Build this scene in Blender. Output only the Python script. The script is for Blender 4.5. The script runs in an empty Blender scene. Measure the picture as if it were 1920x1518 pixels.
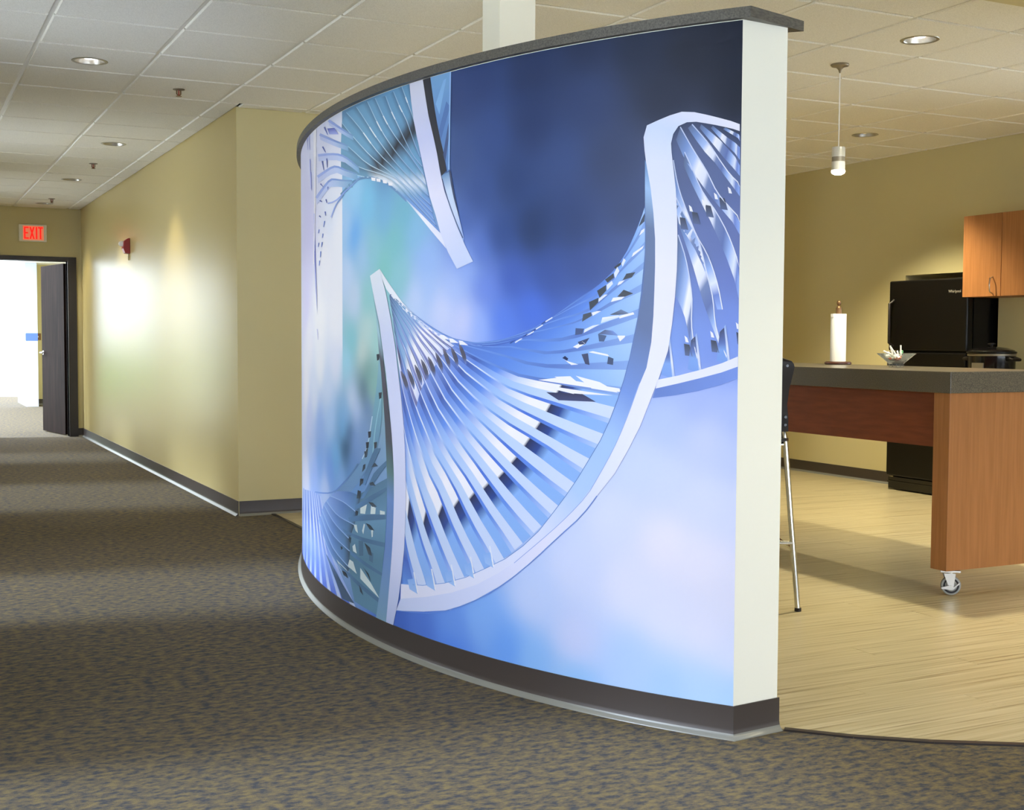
import bpy, bmesh, math, random
from mathutils import Vector, Matrix
random.seed(7)
C = bpy.context.scene.collection
PI = math.pi

# ------------------------------------------------------------------ camera
F_PX, YAW, PITCH, ROLL, CAM_Z = 2354.55, 0.460359, -0.0524904, 0.0048143, 1.20
fw = Vector((math.sin(YAW)*math.cos(PITCH), math.cos(YAW)*math.cos(PITCH), math.sin(PITCH)))
r0 = Vector((math.cos(YAW), -math.sin(YAW), 0)); u0 = r0.cross(fw)
rt = math.cos(ROLL)*r0 + math.sin(ROLL)*u0; up = -math.sin(ROLL)*r0 + math.cos(ROLL)*u0
cam_d = bpy.data.cameras.new('camera'); cam = bpy.data.objects.new('camera', cam_d); C.objects.link(cam)
cam_d.sensor_fit = 'HORIZONTAL'; cam_d.sensor_width = 36; cam_d.lens = F_PX/1920*36; cam_d.clip_end = 200
m = Matrix((rt, up, -fw)).transposed().to_4x4(); m.translation = (0, 0, CAM_Z); cam.matrix_world = m
bpy.context.scene.camera = cam
bpy.context.scene.cycles.diffuse_bounces = 8; bpy.context.scene.cycles.transparent_max_bounces = 24
vs = bpy.context.scene.view_settings
vs.view_transform = 'Standard'; vs.look = 'None'; vs.exposure = 0.30; vs.gamma = 1; vs.use_curve_mapping = False
# ------------------------------------------------------------------ sky and lamp levels
SKY_COL, SKY = (0.79, 0.87, 1.0), 6.0
WARM = (1.0, 0.90, 0.62)
LAMP_W, LAMP_CORR_W = 215.0, 55.0
w = bpy.data.worlds.new('world'); bpy.context.scene.world = w; w.use_nodes = True
bgn = w.node_tree.nodes['Background']; bgn.inputs[0].default_value = (*SKY_COL, 1); bgn.inputs[1].default_value = SKY
sd = bpy.data.lights.new('sun', 'SUN'); sd.energy = 9.0; sd.angle = math.radians(14); sd.color = (0.68, 0.82, 1.0)
sun = bpy.data.objects.new('sun', sd); C.objects.link(sun)
sun.rotation_euler = Vector((1.0, -0.23, -0.90)).to_track_quat('-Z', 'Y').to_euler()
H = 2.7277          # ceiling height
XL, XC, XK = -0.50, 2.09, 7.48     # left wall, corridor wall, kitchen wall
YF, YD, YB = 8.35, 15.88, -2.6     # facing wall, door wall, wall behind the camera
WIN_Y = [(-1.4, 0.3), (2.2, 3.85), (5.75, 7.0), (9.4, 11.2), (13.0, 14.2)]
WIN_Z = (0.12, 2.45)
BACK_WIN = [(-0.3, 3.4), (3.6, 7.2)]
KIT_WIN = (3.95, 5.3, .95, 2.45)     # kitchen window, right of the picture
def portal(name, loc, rot, sx, sy):
    l = bpy.data.lights.new(name, 'AREA'); l.shape = 'RECTANGLE'; l.size = sx; l.size_y = sy; l.cycles.is_portal = True
    o = bpy.data.objects.new(name, l); o.location = loc; o.rotation_euler = rot; C.objects.link(o)
for a, b in WIN_Y: portal('window_portal', (XL-.10, (a+b)/2, (WIN_Z[0]+WIN_Z[1])/2), (0, -PI/2, 0), WIN_Z[1]-WIN_Z[0], b-a)
for a, b in BACK_WIN: portal('window_portal', ((a+b)/2, YB-.10, 1.3), (PI/2, 0, 0), b-a, 2.2)
portal('window_portal', (XK+.1, 4.62, 1.7), (0, PI/2, 0), 1.5, 1.35)
portal('doorway_portal', (1.19, YD+.2, 1.05), (-PI/2, 0, 0), 1.48, 2.1)

# ------------------------------------------------------------------ helpers
def srgb(c):
    return tuple(((v/255)/12.92 if v/255 <= .04045 else ((v/255+.055)/1.055)**2.4) for v in c)
MATS = {}
def mat(name, col, rough=.6, spec=.4, metal=0., **kw):
    m = bpy.data.materials.new(name); m.use_nodes = True; nt = m.node_tree; b = nt.nodes['Principled BSDF']
    b.inputs['Base Color'].default_value = (*srgb(col), 1); b.inputs['Roughness'].default_value = rough
    b.inputs['Specular IOR Level'].default_value = spec; b.inputs['Metallic'].default_value = metal
    for k, v in kw.items(): b.inputs[k.replace('_', ' ')].default_value = v
    MATS[name] = m; return m
def nodes(m): return m.node_tree.nodes, m.node_tree.links, m.node_tree.nodes['Principled BSDF']
def noise_col(m, c1, c2, scale=(8, 8, 8), detail=3, lo=.35, hi=.65, obj=False, rough=.5):
    n, l, b = nodes(m)
    tc = n.new('ShaderNodeTexCoord'); mp = n.new('ShaderNodeMapping'); mp.inputs['Scale'].default_value = scale
    nz = n.new('ShaderNodeTexNoise'); nz.inputs['Scale'].default_value = 1; nz.inputs['Detail'].default_value = detail; nz.inputs['Roughness'].default_value = rough
    cr = n.new('ShaderNodeValToRGB'); cr.color_ramp.elements[0].position = lo; cr.color_ramp.elements[1].position = hi
    cr.color_ramp.elements[0].color = (*srgb(c1), 1); cr.color_ramp.elements[1].color = (*srgb(c2), 1)
    if obj: l.new(tc.outputs['Object'], mp.inputs[0])
    else:
        g = n.new('ShaderNodeNewGeometry'); l.new(g.outputs['Position'], mp.inputs[0])
    l.new(mp.outputs[0], nz.inputs['Vector']); l.new(nz.outputs['Fac'], cr.inputs[0]); l.new(cr.outputs[0], b.inputs['Base Color'])
    return cr, nz, mp
def bump(m, scale, strength=.2, dist=.002):
    n, l, b = nodes(m); g = n.new('ShaderNodeNewGeometry'); nz = n.new('ShaderNodeTexNoise'); nz.inputs['Scale'].default_value = scale; nz.inputs['Detail'].default_value = 2
    bp = n.new('ShaderNodeBump'); bp.inputs['Strength'].default_value = strength; bp.inputs['Distance'].default_value = dist
    l.new(g.outputs['Position'], nz.inputs['Vector']); l.new(nz.outputs['Fac'], bp.inputs['Height']); l.new(bp.outputs[0], b.inputs['Normal'])

mat('tan_paint', (206, 194, 146), .5, .4); bump(MATS['tan_paint'], 140, .06, .001)
mat('satin_tan_shaded', (184, 166, 112), .235, .12)  # same paint as the facing wall, base colour darkened for the corridor's shade
def satin():        # vertically rolled sheen: reflections smear up and down the wall
    n, l, b = nodes(MATS['satin_tan_shaded']); t = n.new('ShaderNodeCombineXYZ'); t.inputs[2].default_value = 1
    b.inputs['Anisotropic'].default_value = .95; l.new(t.outputs[0], b.inputs['Tangent'])
satin()
mat('white_paint', (238, 236, 222), .55, .35)
mat('grey_white', (196, 206, 222), .6, .2); mat('pendant_silver', (214, 214, 208), .3, .5, .35); mat('plain_white', (235, 235, 230), .5, .4)
mat('ceiling_tile', (236, 233, 222), .9, .1); noise_col(MATS['ceiling_tile'], (222, 219, 208), (243, 240, 230), (260, 260, 260), 2, .3, .6)
mat('grid_metal', (232, 230, 222), .4, .4)
mat('carpet', (90, 82, 70), .95, .1)
cr, nz, mp = noise_col(MATS['carpet'], (64, 65, 71), (116, 102, 72), (26, 44, 20), 4, .38, .62, rough=.65); bump(MATS['carpet'], 400, .5, .004)
mat('bamboo', (214, 190, 135), .32, .45)
def bamboo():
    m = MATS['bamboo']; n, l, b = nodes(m)
    oi = n.new('ShaderNodeObjectInfo'); g = n.new('ShaderNodeNewGeometry'); mp = n.new('ShaderNodeMapping'); mp.inputs['Scale'].default_value = (1.3, 75, 1)
    cb = n.new('ShaderNodeCombineXYZ'); mu = n.new('ShaderNodeMath'); mu.operation = 'MULTIPLY'; mu.inputs[1].default_value = 40
    ad = n.new('ShaderNodeVectorMath'); ad.operation = 'ADD'
    nz = n.new('ShaderNodeTexNoise'); nz.inputs['Scale'].default_value = 1; nz.inputs['Detail'].default_value = 3; nz.inputs['Roughness'].default_value = .6
    cr = n.new('ShaderNodeValToRGB'); e = cr.color_ramp.elements
    e[0].position = .28; e[0].color = (*srgb((118, 98, 64)), 1); e[1].position = .72; e[1].color = (*srgb((204, 192, 160)), 1)
    k = cr.color_ramp.elements.new(.42); k.color = (*srgb((176, 162, 124)), 1)
    l.new(oi.outputs['Random'], mu.inputs[0]); l.new(mu.outputs[0], cb.inputs[0]); l.new(g.outputs['Position'], mp.inputs[0])
    l.new(mp.outputs[0], ad.inputs[0]); l.new(cb.outputs[0], ad.inputs[1]); l.new(ad.outputs[0], nz.inputs['Vector']); l.new(nz.outputs['Fac'], cr.inputs[0])
    l.new(cr.outputs[0], b.inputs['Base Color'])
bamboo()
mat('rubber_base', (62, 54, 50), .38, .5)
mat('cove_toe', (122, 122, 116), .3, .5)
mat('cap_laminate', (84, 80, 74), .45, .45); noise_col(MATS['cap_laminate'], (70, 67, 62), (98, 94, 86), (30, 200, 200), 3)
mat('cherry_wood', (160, 96, 56), .42, .4); noise_col(MATS['cherry_wood'], (154, 102, 58), (168, 113, 67), (70, 70, 3), 4)
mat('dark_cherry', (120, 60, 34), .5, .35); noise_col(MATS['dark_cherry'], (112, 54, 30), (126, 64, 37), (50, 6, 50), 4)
mat('counter_laminate', (92, 86, 76), .28, .5); noise_col(MATS['counter_laminate'], (62, 58, 52), (112, 104, 90), (320, 320, 320), 2)
mat('chrome', (200, 198, 190), .16, .5, 1.0)
mat('brushed_metal', (190, 188, 182), .35, .5, 1.0)
mat('dull_metal', (150, 142, 128), .4, .5, .8)
mat('black_plastic', (26, 20, 17), .45, .3)
mat('black_appliance', (8, 7, 7), .3, .3)
mat('black_gloss', (14, 13, 14), .12, .5)
mat('grey_rubber', (150, 152, 150), .6, .3)
mat('dark_rubber', (42, 40, 44), .6, .3)
mat('dark_door_wood', (26, 20, 18), .6, .03); noise_col(MATS['dark_door_wood'], (20, 15, 14), (40, 30, 26), (60, 60, 2), 4)
mat('dark_frame', (44, 38, 36), .35, .45)
mat('paper', (240, 240, 240), .9, .1)
mat('brown_wood', (74, 42, 30), .3, .5)
mat('bronze', (122, 92, 62), .35, .5, .6)
mat('red_plastic', (150, 26, 24), .35, .5)
mat('clear_lens', (235, 235, 235), .1, .6)
mat('blue_stripe', (88, 120, 190), .5)
mat('hedge_leaf', (92, 128, 70), .7, .2); mat('pale_render', (222, 222, 216), .8, .1); mat('concrete', (228, 228, 224), .9, .1)
mat('wrapper_white', (240, 240, 238), .4, .4); mat('wrapper_green', (150, 215, 165), .35, .4); mat('wrapper_red', (196, 90, 60), .35, .4)
mat('stick_white', (244, 244, 242), .6, .2)
mat('exit_panel', (240, 120, 90), .5); mat('silver_print', (200, 196, 186), .3, .5, .7)
def emis(name, col, s):
    m = mat(name, col, .5); b = m.node_tree.nodes['Principled BSDF']; b.inputs['Emission Color'].default_value = (*srgb(col), 1); b.inputs['Emission Strength'].default_value = s
emis('exit_red', (225, 24, 16), .9); emis('exit_glow', (246, 140, 104), .32)
emis('lamp_glow', (255, 246, 232), 7.0); emis('lamp_dim', (250, 236, 200), .7)
def glass(name, tint=(1, 1, 1), gl=.08):
    m = bpy.data.materials.new(name); m.use_nodes = True; n = m.node_tree.nodes; l = m.node_tree.links; n.clear()
    o = n.new('ShaderNodeOutputMaterial'); t = n.new('ShaderNodeBsdfTransparent'); t.inputs[0].default_value = (*tint, 1); g = n.new('ShaderNodeBsdfGlossy'); g.inputs['Roughness'].default_value = .03
    mx = n.new('ShaderNodeMixShader'); fr = n.new('ShaderNodeFresnel'); fr.inputs[0].default_value = 1.45
    l.new(fr.outputs[0], mx.inputs[0]); l.new(t.outputs[0], mx.inputs[1]); l.new(g.outputs[0], mx.inputs[2]); l.new(mx.outputs[0], o.inputs[0]); MATS[name] = m
glass('window_glass'); glass('clear_glass', (.95, .97, .96))
def frost():       # cheap pressed glass: a little milky
    m = MATS['clear_glass']; n = m.node_tree.nodes; l = m.node_tree.links; mx = n['Mix Shader']; o = n['Material Output']
    d = n.new('ShaderNodeBsdfDiffuse'); d.inputs[0].default_value = (.85, .88, .88, 1); m2 = n.new('ShaderNodeMixShader'); m2.inputs[0].default_value = .06; n['Fresnel'].inputs[0].default_value = 1.18
    l.new(mx.outputs[0], m2.inputs[1]); l.new(d.outputs[0], m2.inputs[2]); l.new(m2.outputs[0], o.inputs[0])
frost()

class MB:
    def __init__(s): s.v = []; s.f = []
    def add(s, vs, fs):
        k = len(s.v); s.v += [tuple(v) for v in vs]; s.f += [tuple(i+k for i in f) for f in fs]; return s
    def box(s, a, b):
        x0, y0, z0 = a; x1, y1, z1 = b
        return s.add([(x0,y0,z0),(x1,y0,z0),(x1,y1,z0),(x0,y1,z0),(x0,y0,z1),(x1,y0,z1),(x1,y1,z1),(x0,y1,z1)],
                     [(0,3,2,1),(4,5,6,7),(0,1,5,4),(1,2,6,5),(2,3,7,6),(3,0,4,7)])
    def prism(s, poly, z0, z1):
        n = len(poly); s.add([(x,y,z0) for x,y in poly]+[(x,y,z1) for x,y in poly],
            [tuple(range(n))[::-1], tuple(range(n, 2*n))]+[(i,(i+1)%n,(i+1)%n+n,i+n) for i in range(n)]); return s
    def lathe(s, prof, c=(0,0,0), n=24, cap=True, axis='z'):
        vs = []; 
        for r, h in prof:
            for i in range(n):
                a = 2*PI*i/n; p = (r*math.cos(a), r*math.sin(a), h)
                if axis == 'x': p = (h, p[0], p[1])
                if axis == 'y': p = (p[0], h, p[1])
                vs.append((p[0]+c[0], p[1]+c[1], p[2]+c[2]))
        fs = []
        for j in range(len(prof)-1):
            for i in range(n): fs.append((j*n+i, j*n+(i+1)%n, (j+1)*n+(i+1)%n, (j+1)*n+i))
        if cap: fs.append(tuple(range(n))[::-1]); fs.append(tuple(range((len(prof)-1)*n, len(prof)*n)))
        return s.add(vs, fs)
    def tube(s, pts, r, n=10):
        pts = [Vector(p) for p in pts]; vs = []; prev = None
        rs = r if isinstance(r, (list, tuple)) else [r]*len(pts)
        for i, p in enumerate(pts):
            d = (pts[min(i+1, len(pts)-1)]-pts[max(i-1, 0)]).normalized()
            a = Vector((0,0,1)) if abs(d.z) < .9 else Vector((1,0,0))
            if prev is not None: a = prev
            x = (a-d*a.dot(d)).normalized(); y = d.cross(x); prev = x
            for k in range(n): vs.append(p+rs[i]*(math.cos(2*PI*k/n)*x+math.sin(2*PI*k/n)*y))
        fs = [(i*n+k, i*n+(k+1)%n, (i+1)*n+(k+1)%n, (i+1)*n+k) for i in range(len(pts)-1) for k in range(n)]
        fs += [tuple(range(n))[::-1], tuple(range((len(pts)-1)*n, len(pts)*n))]
        return s.add(vs, fs)
    def mesh(s, name, smooth=False):
        me = bpy.data.meshes.new(name); me.from_pydata([tuple(v) for v in s.v], [], s.f); me.update()
        bm = bmesh.new(); bm.from_mesh(me); bmesh.ops.recalc_face_normals(bm, faces=bm.faces); bm.to_mesh(me); bm.free()
        if smooth:
            for p in me.polygons: p.use_smooth = True
            me.set_sharp_from_angle(angle=math.radians(40))
        return me
def obj(name, me, m=None, parent=None, loc=(0,0,0), rz=0, bevel=0, smooth=False):
    if isinstance(me, MB): me = me.mesh(name, smooth)
    o = bpy.data.objects.new(name, me); C.objects.link(o); o.location = loc; o.rotation_euler = (0,0,rz)
    if m and not me.materials: me.materials.append(MATS[m])
    if parent is not None: o.parent = parent
    if bevel:
        b = o.modifiers.new('bevel', 'BEVEL'); b.width = bevel; b.segments = 2; b.limit_method = 'ANGLE'
    return o
def box(name, a, b, m, parent=None, bevel=0): return obj(name, MB().box(a, b), m, parent, bevel=bevel)
def thing(name, label, cat, loc=(0,0,0), rz=0, group=None):
    o = bpy.data.objects.new(name, None); C.objects.link(o); o.location = loc; o.rotation_euler = (0,0,rz); o.empty_display_size = .1
    return tag(o, label, cat, group)
def tag(o, label, cat, group=None):
    o['label'] = label; o['category'] = cat
    if group: o['group'] = group
    return o
def struct(o, label=None):
    o['kind'] = 'structure'
    if label: o['label'] = label
    return o
def dup(root, loc, label, rz=None):
    r = root.copy(); C.objects.link(r); r.location = loc; r['label'] = label
    if rz is not None: r.rotation_euler = (0,0,rz)
    for ch in list(root.children):
        c = ch.copy(); C.objects.link(c); c.parent = r
        for g in list(ch.children):
            d = g.copy(); C.objects.link(d); d.parent = c
    return r

# ------------------------------------------------------------------ curved wall path (plan curve, arc length from its near end)
PC = (5.2, 4.95); PCO = (0.47850135, 0.22743125, -0.0297993, 3.50519179)
NP = 400; PTS = []
for i in range(NP):
    th = -.575+(.56+.575)*i/(NP-1); r = ((PCO[0]*th+PCO[1])*th+PCO[2])*th+PCO[3]
    PTS.append((PC[0]-r*math.cos(th), PC[1]+r*math.sin(th)))
SL = [0.]
for i in range(NP-1): SL.append(SL[-1]+math.hypot(PTS[i+1][0]-PTS[i][0], PTS[i+1][1]-PTS[i][1]))
SMAX = SL[-1]
def wall_at(s, off=0.):
    s = max(0, min(SMAX-1e-6, s)); lo, hi = 0, NP-1
    while hi-lo > 1:
        k = (lo+hi)//2
        if SL[k] <= s: lo = k
        else: hi = k
    f = (s-SL[lo])/(SL[hi]-SL[lo]); a, b = PTS[lo], PTS[hi]
    tx, ty = b[0]-a[0], b[1]-a[1]; L = math.hypot(tx, ty)
    nx, ny = -ty/L, tx/L            # outward normal (towards the corridor)
    return a[0]+f*tx+nx*off, a[1]+f*ty+ny*off
WALL_H = 2.137
# ------------------------------------------------------------------ floors
fl = struct(box('floor', (XL-.3, YB-.3, -.12), (XK+1, 27, 0), 'carpet'))
box('paving', (-60, -60, -.4), (60, 80, -.15), 'concrete')
struct(bpy.data.objects['paving'])
struct(box('wall_outside_added', (-30, 34, -.15), (30, 34.4, 9), 'pale_render'))  # unseen facade, added to dim the sky reflected through the doorway
BORD = [(1.97, 5.4), (2.1, 4.4), (2.33, 3.62), (2.617, 3.0), (2.753, 2.778), (2.895, 2.596), (3.056, 2.40)]   # (y, x) front carpet edge
def border_x(y):
    if y <= BORD[0][0]: return BORD[0][1]
    for (a, xa), (b, xb) in zip(BORD, BORD[1:]):
        if y <= b: return xa+(xb-xa)*(y-a)/(b-a)
    if y < 6.80:   # under the curved wall
        best = min(range(0, NP, 4), key=lambda i: abs(PTS[i][1]-y)); return max(PTS[best][0]+.07, 2.425-(y-3.056)*.6)
    return 2.19+.13*min(1, (y-6.8)/.8)
BTOP = .004
fk = struct(box('floor_kitchen', (5.5, 2.0, .0002), (XK+.6, 9.9, .0008), 'bamboo'))
RW = .135; y = 2.0; row = 0; nplank = 0
while y < 9.88:
    y1 = min(y+RW, 9.9); xa0, xa1 = border_x(y), border_x(y1)
    if y >= YF-.001: xa0 = xa1 = 5.5
    xe = 8.02 if 6.86 < y < 7.8 else XK
    cuts = []; x = max(xa0, xa1)+.25+((row*.73) % 1.55)
    while x < xe-.3: cuts.append(x); x += 1.82
    left = [(xa0, xa1)]+[(c, c) for c in cuts]; right = [(c, c) for c in cuts]+[(xe, xe)]
    for (l0, l1), (r0_, r1_) in zip(left, right):
        mb = MB(); g = .0008
        p = [(l0+g, y+g), (r0_-g, y+g), (r1_-g, y1-g), (l1+g, y1-g)]
        mb.prism(p, .001, BTOP-random.random()*.0004); obj('plank', mb, 'bamboo', fk); nplank += 1
    y = y1; row += 1
# transition strip between carpet and bamboo
mb = MB(); pl = [(5.4, 1.97), (4.4, 2.1), (3.62, 2.33), (3.0, 2.617), (2.778, 2.753), (2.596, 2.895), (2.452, 3.043)]
for (a, b), (c, d) in zip(pl, pl[1:]):
    L = math.hypot(c-a, d-b); nx, ny = -(d-b)/L*.012, (c-a)/L*.012
    mb.prism([(a-nx, b-ny), (c-nx, d-ny), (c+nx, d+ny), (a+nx, b+ny)], .0, .006)
mb.prism([(2.175, 6.95), (2.2, 6.95), (2.325, 7.6), (2.335, YF-.02), (2.31, YF-.02), (2.30, 7.6)], 0, .006)
struct(obj('trim_1', mb, 'dark_frame'), 'dark edge strip between carpet and bamboo floor')

# ------------------------------------------------------------------ walls
def wall_with_openings(name, axis, pos, thick, a0, a1, openings, m, h=H+.2):
    """axis 'x': wall plane x=pos running along y; openings (a,b,z0,z1)"""
    mb = MB(); t0, t1 = sorted((pos, pos+thick))
    def bx(a, b, z0, z1):
        if b-a < 1e-4 or z1-z0 < 1e-4: return
        mb.box((t0, a, z0), (t1, b, z1)) if axis == 'x' else mb.box((a, t0, z0), (b, t1, z1))
    cur = a0
    for a, b, z0, z1 in sorted(openings):
        bx(cur, a, 0, h); bx(a, b, 0, z0); bx(a, b, z1, h); cur = b
    bx(cur, a1, 0, h)
    return struct(obj(name, mb, m))
wall_with_openings('wall_left', 'x', XL, -.2, YB-.2, YD+.14, [(a, b, *WIN_Z) for a, b in WIN_Y], 'tan_paint')
wall_with_openings('wall_back', 'y', YB, -.2, XL, XK+.2, [(a, b, .2, 2.4) for a, b in BACK_WIN], 'tan_paint')
DX0, DX1, DZ = .32, 1.93, 2.10
wall_with_openings('wall_far', 'y', YD, .14, XL, XC+.15, [(DX0, DX1, 0, DZ)], 'tan_paint')
struct(box('wall_corridor', (XC, YF, 0), (XC+.14, YD, H+.2), 'satin_tan_shaded'))
mb = MB().box((XC+.14, YF, 0), (5.5, YF+.14, H+.2)); mb.box((5.36, YF+.14, 0), (5.5, 9.9, H+.2)); mb.box((5.36, 9.9, 0), (XK+.2, 10.04, H+.2))
mb.box((XC, YF-.0005, 0), (XC+.14, YF, H+.2))
struct(obj('wall_facing', mb, 'tan_paint'))
AY0, AY1, AZ = 6.86, 7.83, 1.735      # refrigerator alcove
mb = MB().box((XK, YB, 0), (XK+.2, KIT_WIN[0], H+.2)); mb.box((XK, KIT_WIN[1], 0), (XK+.2, AY0, H+.2)); mb.box((XK, KIT_WIN[0], 0), (XK+.2, KIT_WIN[1], KIT_WIN[2])); mb.box((XK, KIT_WIN[0], KIT_WIN[3]), (XK+.2, KIT_WIN[1], H+.2)); mb.box((XK, AY1, 0), (XK+.2, 9.9, H+.2)); mb.box((XK, AY0, AZ), (XK+.2, AY1, H+.2))
mb.box((XK+.2, AY0-.1, 0), (XK+.6, AY0, AZ+.1)); mb.box((XK+.2, AY1, 0), (XK+.6, AY1+.1, AZ+.1)); mb.box((XK+.58, AY0, 0), (XK+.68, AY1, AZ+.1)); mb.box((XK+.2, AY0, AZ), (XK+.6, AY1, AZ+.1))
struct(obj('wall_kitchen', mb, 'tan_paint'))
struct(box('wall_bulkhead', (3.2, 3.62, H-.15), (XK, 3.78, H+.1), 'tan_paint'))
struct(box('wall_column', (2.42, 5.02, 0), (2.595, 5.195, H+.05), 'white_paint'))
# windows in the left and back walls
wi = 1
def window(axis, pos, a, b, z0, z1):
    global wi
    r = bpy.data.objects.new('window_%d' % wi, None); C.objects.link(r); struct(r); wi += 1
    def bx(n, a0, a1, c0, c1, m, d0=-.12, d1=-.06):
        lo, hi = pos+d0, pos+d1
        if axis == 'x': box(n, (lo, a0, c0), (hi, a1, c1), m, r)
        else: box(n, (a0, lo, c0), (a1, hi, c1), m, r)
    t = .05
    bx('window_frame', a, a+t, z0, z1, 'dark_frame'); bx('window_frame', b-t, b, z0, z1, 'dark_frame')
    bx('window_frame', a+t, b-t, z0, z0+t, 'dark_frame'); bx('window_frame', a+t, b-t, z1-t, z1, 'dark_frame')
    bx('pane', a+t, b-t, z0+t, z1-t, 'window_glass', -.092, -.088)
for a, b in WIN_Y: window('x', XL, a, b, *WIN_Z)
window('x', XK+.2, *KIT_WIN)
for a, b in BACK_WIN: window('y', YB, a, b, .2, 2.4)

# curved wall body: offset inside by its thickness
TH = .168; inner0 = (2.437, 3.062)
mb = MB(); n = 160
out = [wall_at(SMAX*i/n) for i in range(n+1)]; inn = [wall_at(SMAX*i/n, -TH) for i in range(n+1)]
inn[0] = inner0; inn = [inn[0]]+[p for p in inn[1:] if p[1] > 3.10 or p[0] < 2.36]
while len(inn) < len(out): inn.insert(1, ((inn[0][0]+inn[1][0])/2, (inn[0][1]+inn[1][1])/2))
vs_ = []
for p in out: vs_ += [(p[0], p[1], 0), (p[0], p[1], WALL_H)]
k0 = len(vs_)
for p in inn: vs_ += [(p[0], p[1], 0), (p[0], p[1], WALL_H)]
fs_ = []
for i in range(n):
    a = 2*i; fs_ += [(a, a+2, a+3, a+1), (k0+a+1, k0+a+3, k0+a+2, k0+a), (a+1, a+3, k0+a+3, k0+a+1)]
fs_ += [(0, 1, k0+1, k0), (2*n, k0+2*n, k0+2*n+1, 2*n+1)]
struct(obj('wall_curved', MB().add(vs_, fs_), 'white_paint'), 'free-standing curved partition wall with cream end')
# cap board on the curved wall, in lengths
segs = [(0., 1.18), (1.18, 2.36), (2.36, SMAX)]
capr = bpy.data.objects.new('trim_2', None); C.objects.link(capr); struct(capr, 'dark laminate cap on the curved partition')
for si, (a, b) in enumerate(segs):
    mb = MB(); q = []; m_ = 40
    o_ = [wall_at(a+(b-a)*i/m_, .022) for i in range(m_+1)]; i_ = [wall_at(a+(b-a)*i/m_, -TH-.03) for i in range(m_+1)]
    if si == 0:
        o_[0] = (o_[0][0]+.018, o_[0][1]-.024); i_[0] = (2.508, 3.075)
        i_ = [i_[0]]+[p for p in i_[1:] if p[1] > 3.14]
    z0, z1 = WALL_H, WALL_H+.031+(.0006 if si == 1 else 0)
    poly = o_+i_[::-1]
    # quads strip
    while len(i_) < len(o_): i_.insert(1, ((i_[0][0]+i_[1][0])/2, (i_[0][1]+i_[1][1])/2))
    V = []; Fq = []
    for p, r_ in zip(o_, i_): V += [(p[0], p[1], z0), (p[0], p[1], z1), (r_[0], r_[1], z0), (r_[0], r_[1], z1)]
    for i in range(m_):
        k = 4*i; Fq += [(k, k+4, k+5, k+1), (k+1, k+5, k+7, k+3), (k+3, k+7, k+6, k+2), (k+2, k+6, k+4, k)]
    Fq += [(0, 1, 3, 2), (4*m_, 4*m_+2, 4*m_+3, 4*m_+1)]
    obj('cap_board', MB().add(V, Fq), 'cap_laminate', capr)

# cove bases: sweep a profile along a polyline (left side of travel = room side)
PROF = [(0, .10), (.004, .10), (.0045, .030), (.007, .016), (.012, .008), (.020, .004), (.022, 0), (0, 0)]
def cove(name, path, parent=None, z=0.):
    P = [Vector((p[0], p[1])) for p in path]; n = len(PROF); V = []; Fq = []
    for i, p in enumerate(P):
        d0 = (P[i]-P[i-1]).normalized() if i else (P[1]-P[0]).normalized()
        d1 = (P[i+1]-P[i]).normalized() if i < len(P)-1 else d0
        n0, n1 = Vector((-d0.y, d0.x)), Vector((-d1.y, d1.x)); nm = n0+n1; nm = nm/nm.dot(n0)
        V += [(p.x+nm.x*o, p.y+nm.y*o, h+z) for o, h in PROF]
    for i in range(len(P)-1):
        for k in range(n): Fq.append((i*n+k, i*n+(k+1) % n, (i+1)*n+(k+1) % n, (i+1)*n+k))
    Fq += [tuple(range(n)), tuple(range((len(P)-1)*n, len(P)*n))]
    o = obj(name, MB().add(V, Fq), 'rubber_base', parent, smooth=True); o.data.materials.append(MATS['cove_toe'])
    for p_ in o.data.polygons:
        hs = [o.data.vertices[v].co.z-z for v in p_.vertices]
        if max(hs) < .0165 and len(hs) == 4: p_.material_index = 1
    return o
struct(cove('baseboard_corridor', [(XC, YF), (XC, YD-.02)]))
struct(cove('baseboard_facing', [(5.5, YF), (XC+.003, YF)][::1]))
struct(cove('baseboard_far', [(XC, YD), (DX1+.10, YD)]))
struct(cove('baseboard_curved', [(2.441, 3.06)]+[(2.2573-.0006, 3.0416)]+[wall_at(.02+SMAX*.995*i/90, .0008) for i in range(91)]))
struct(cove('baseboard_kitchen', [(XK, AY1+.002), (XK, 9.88)], z=BTOP))

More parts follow.
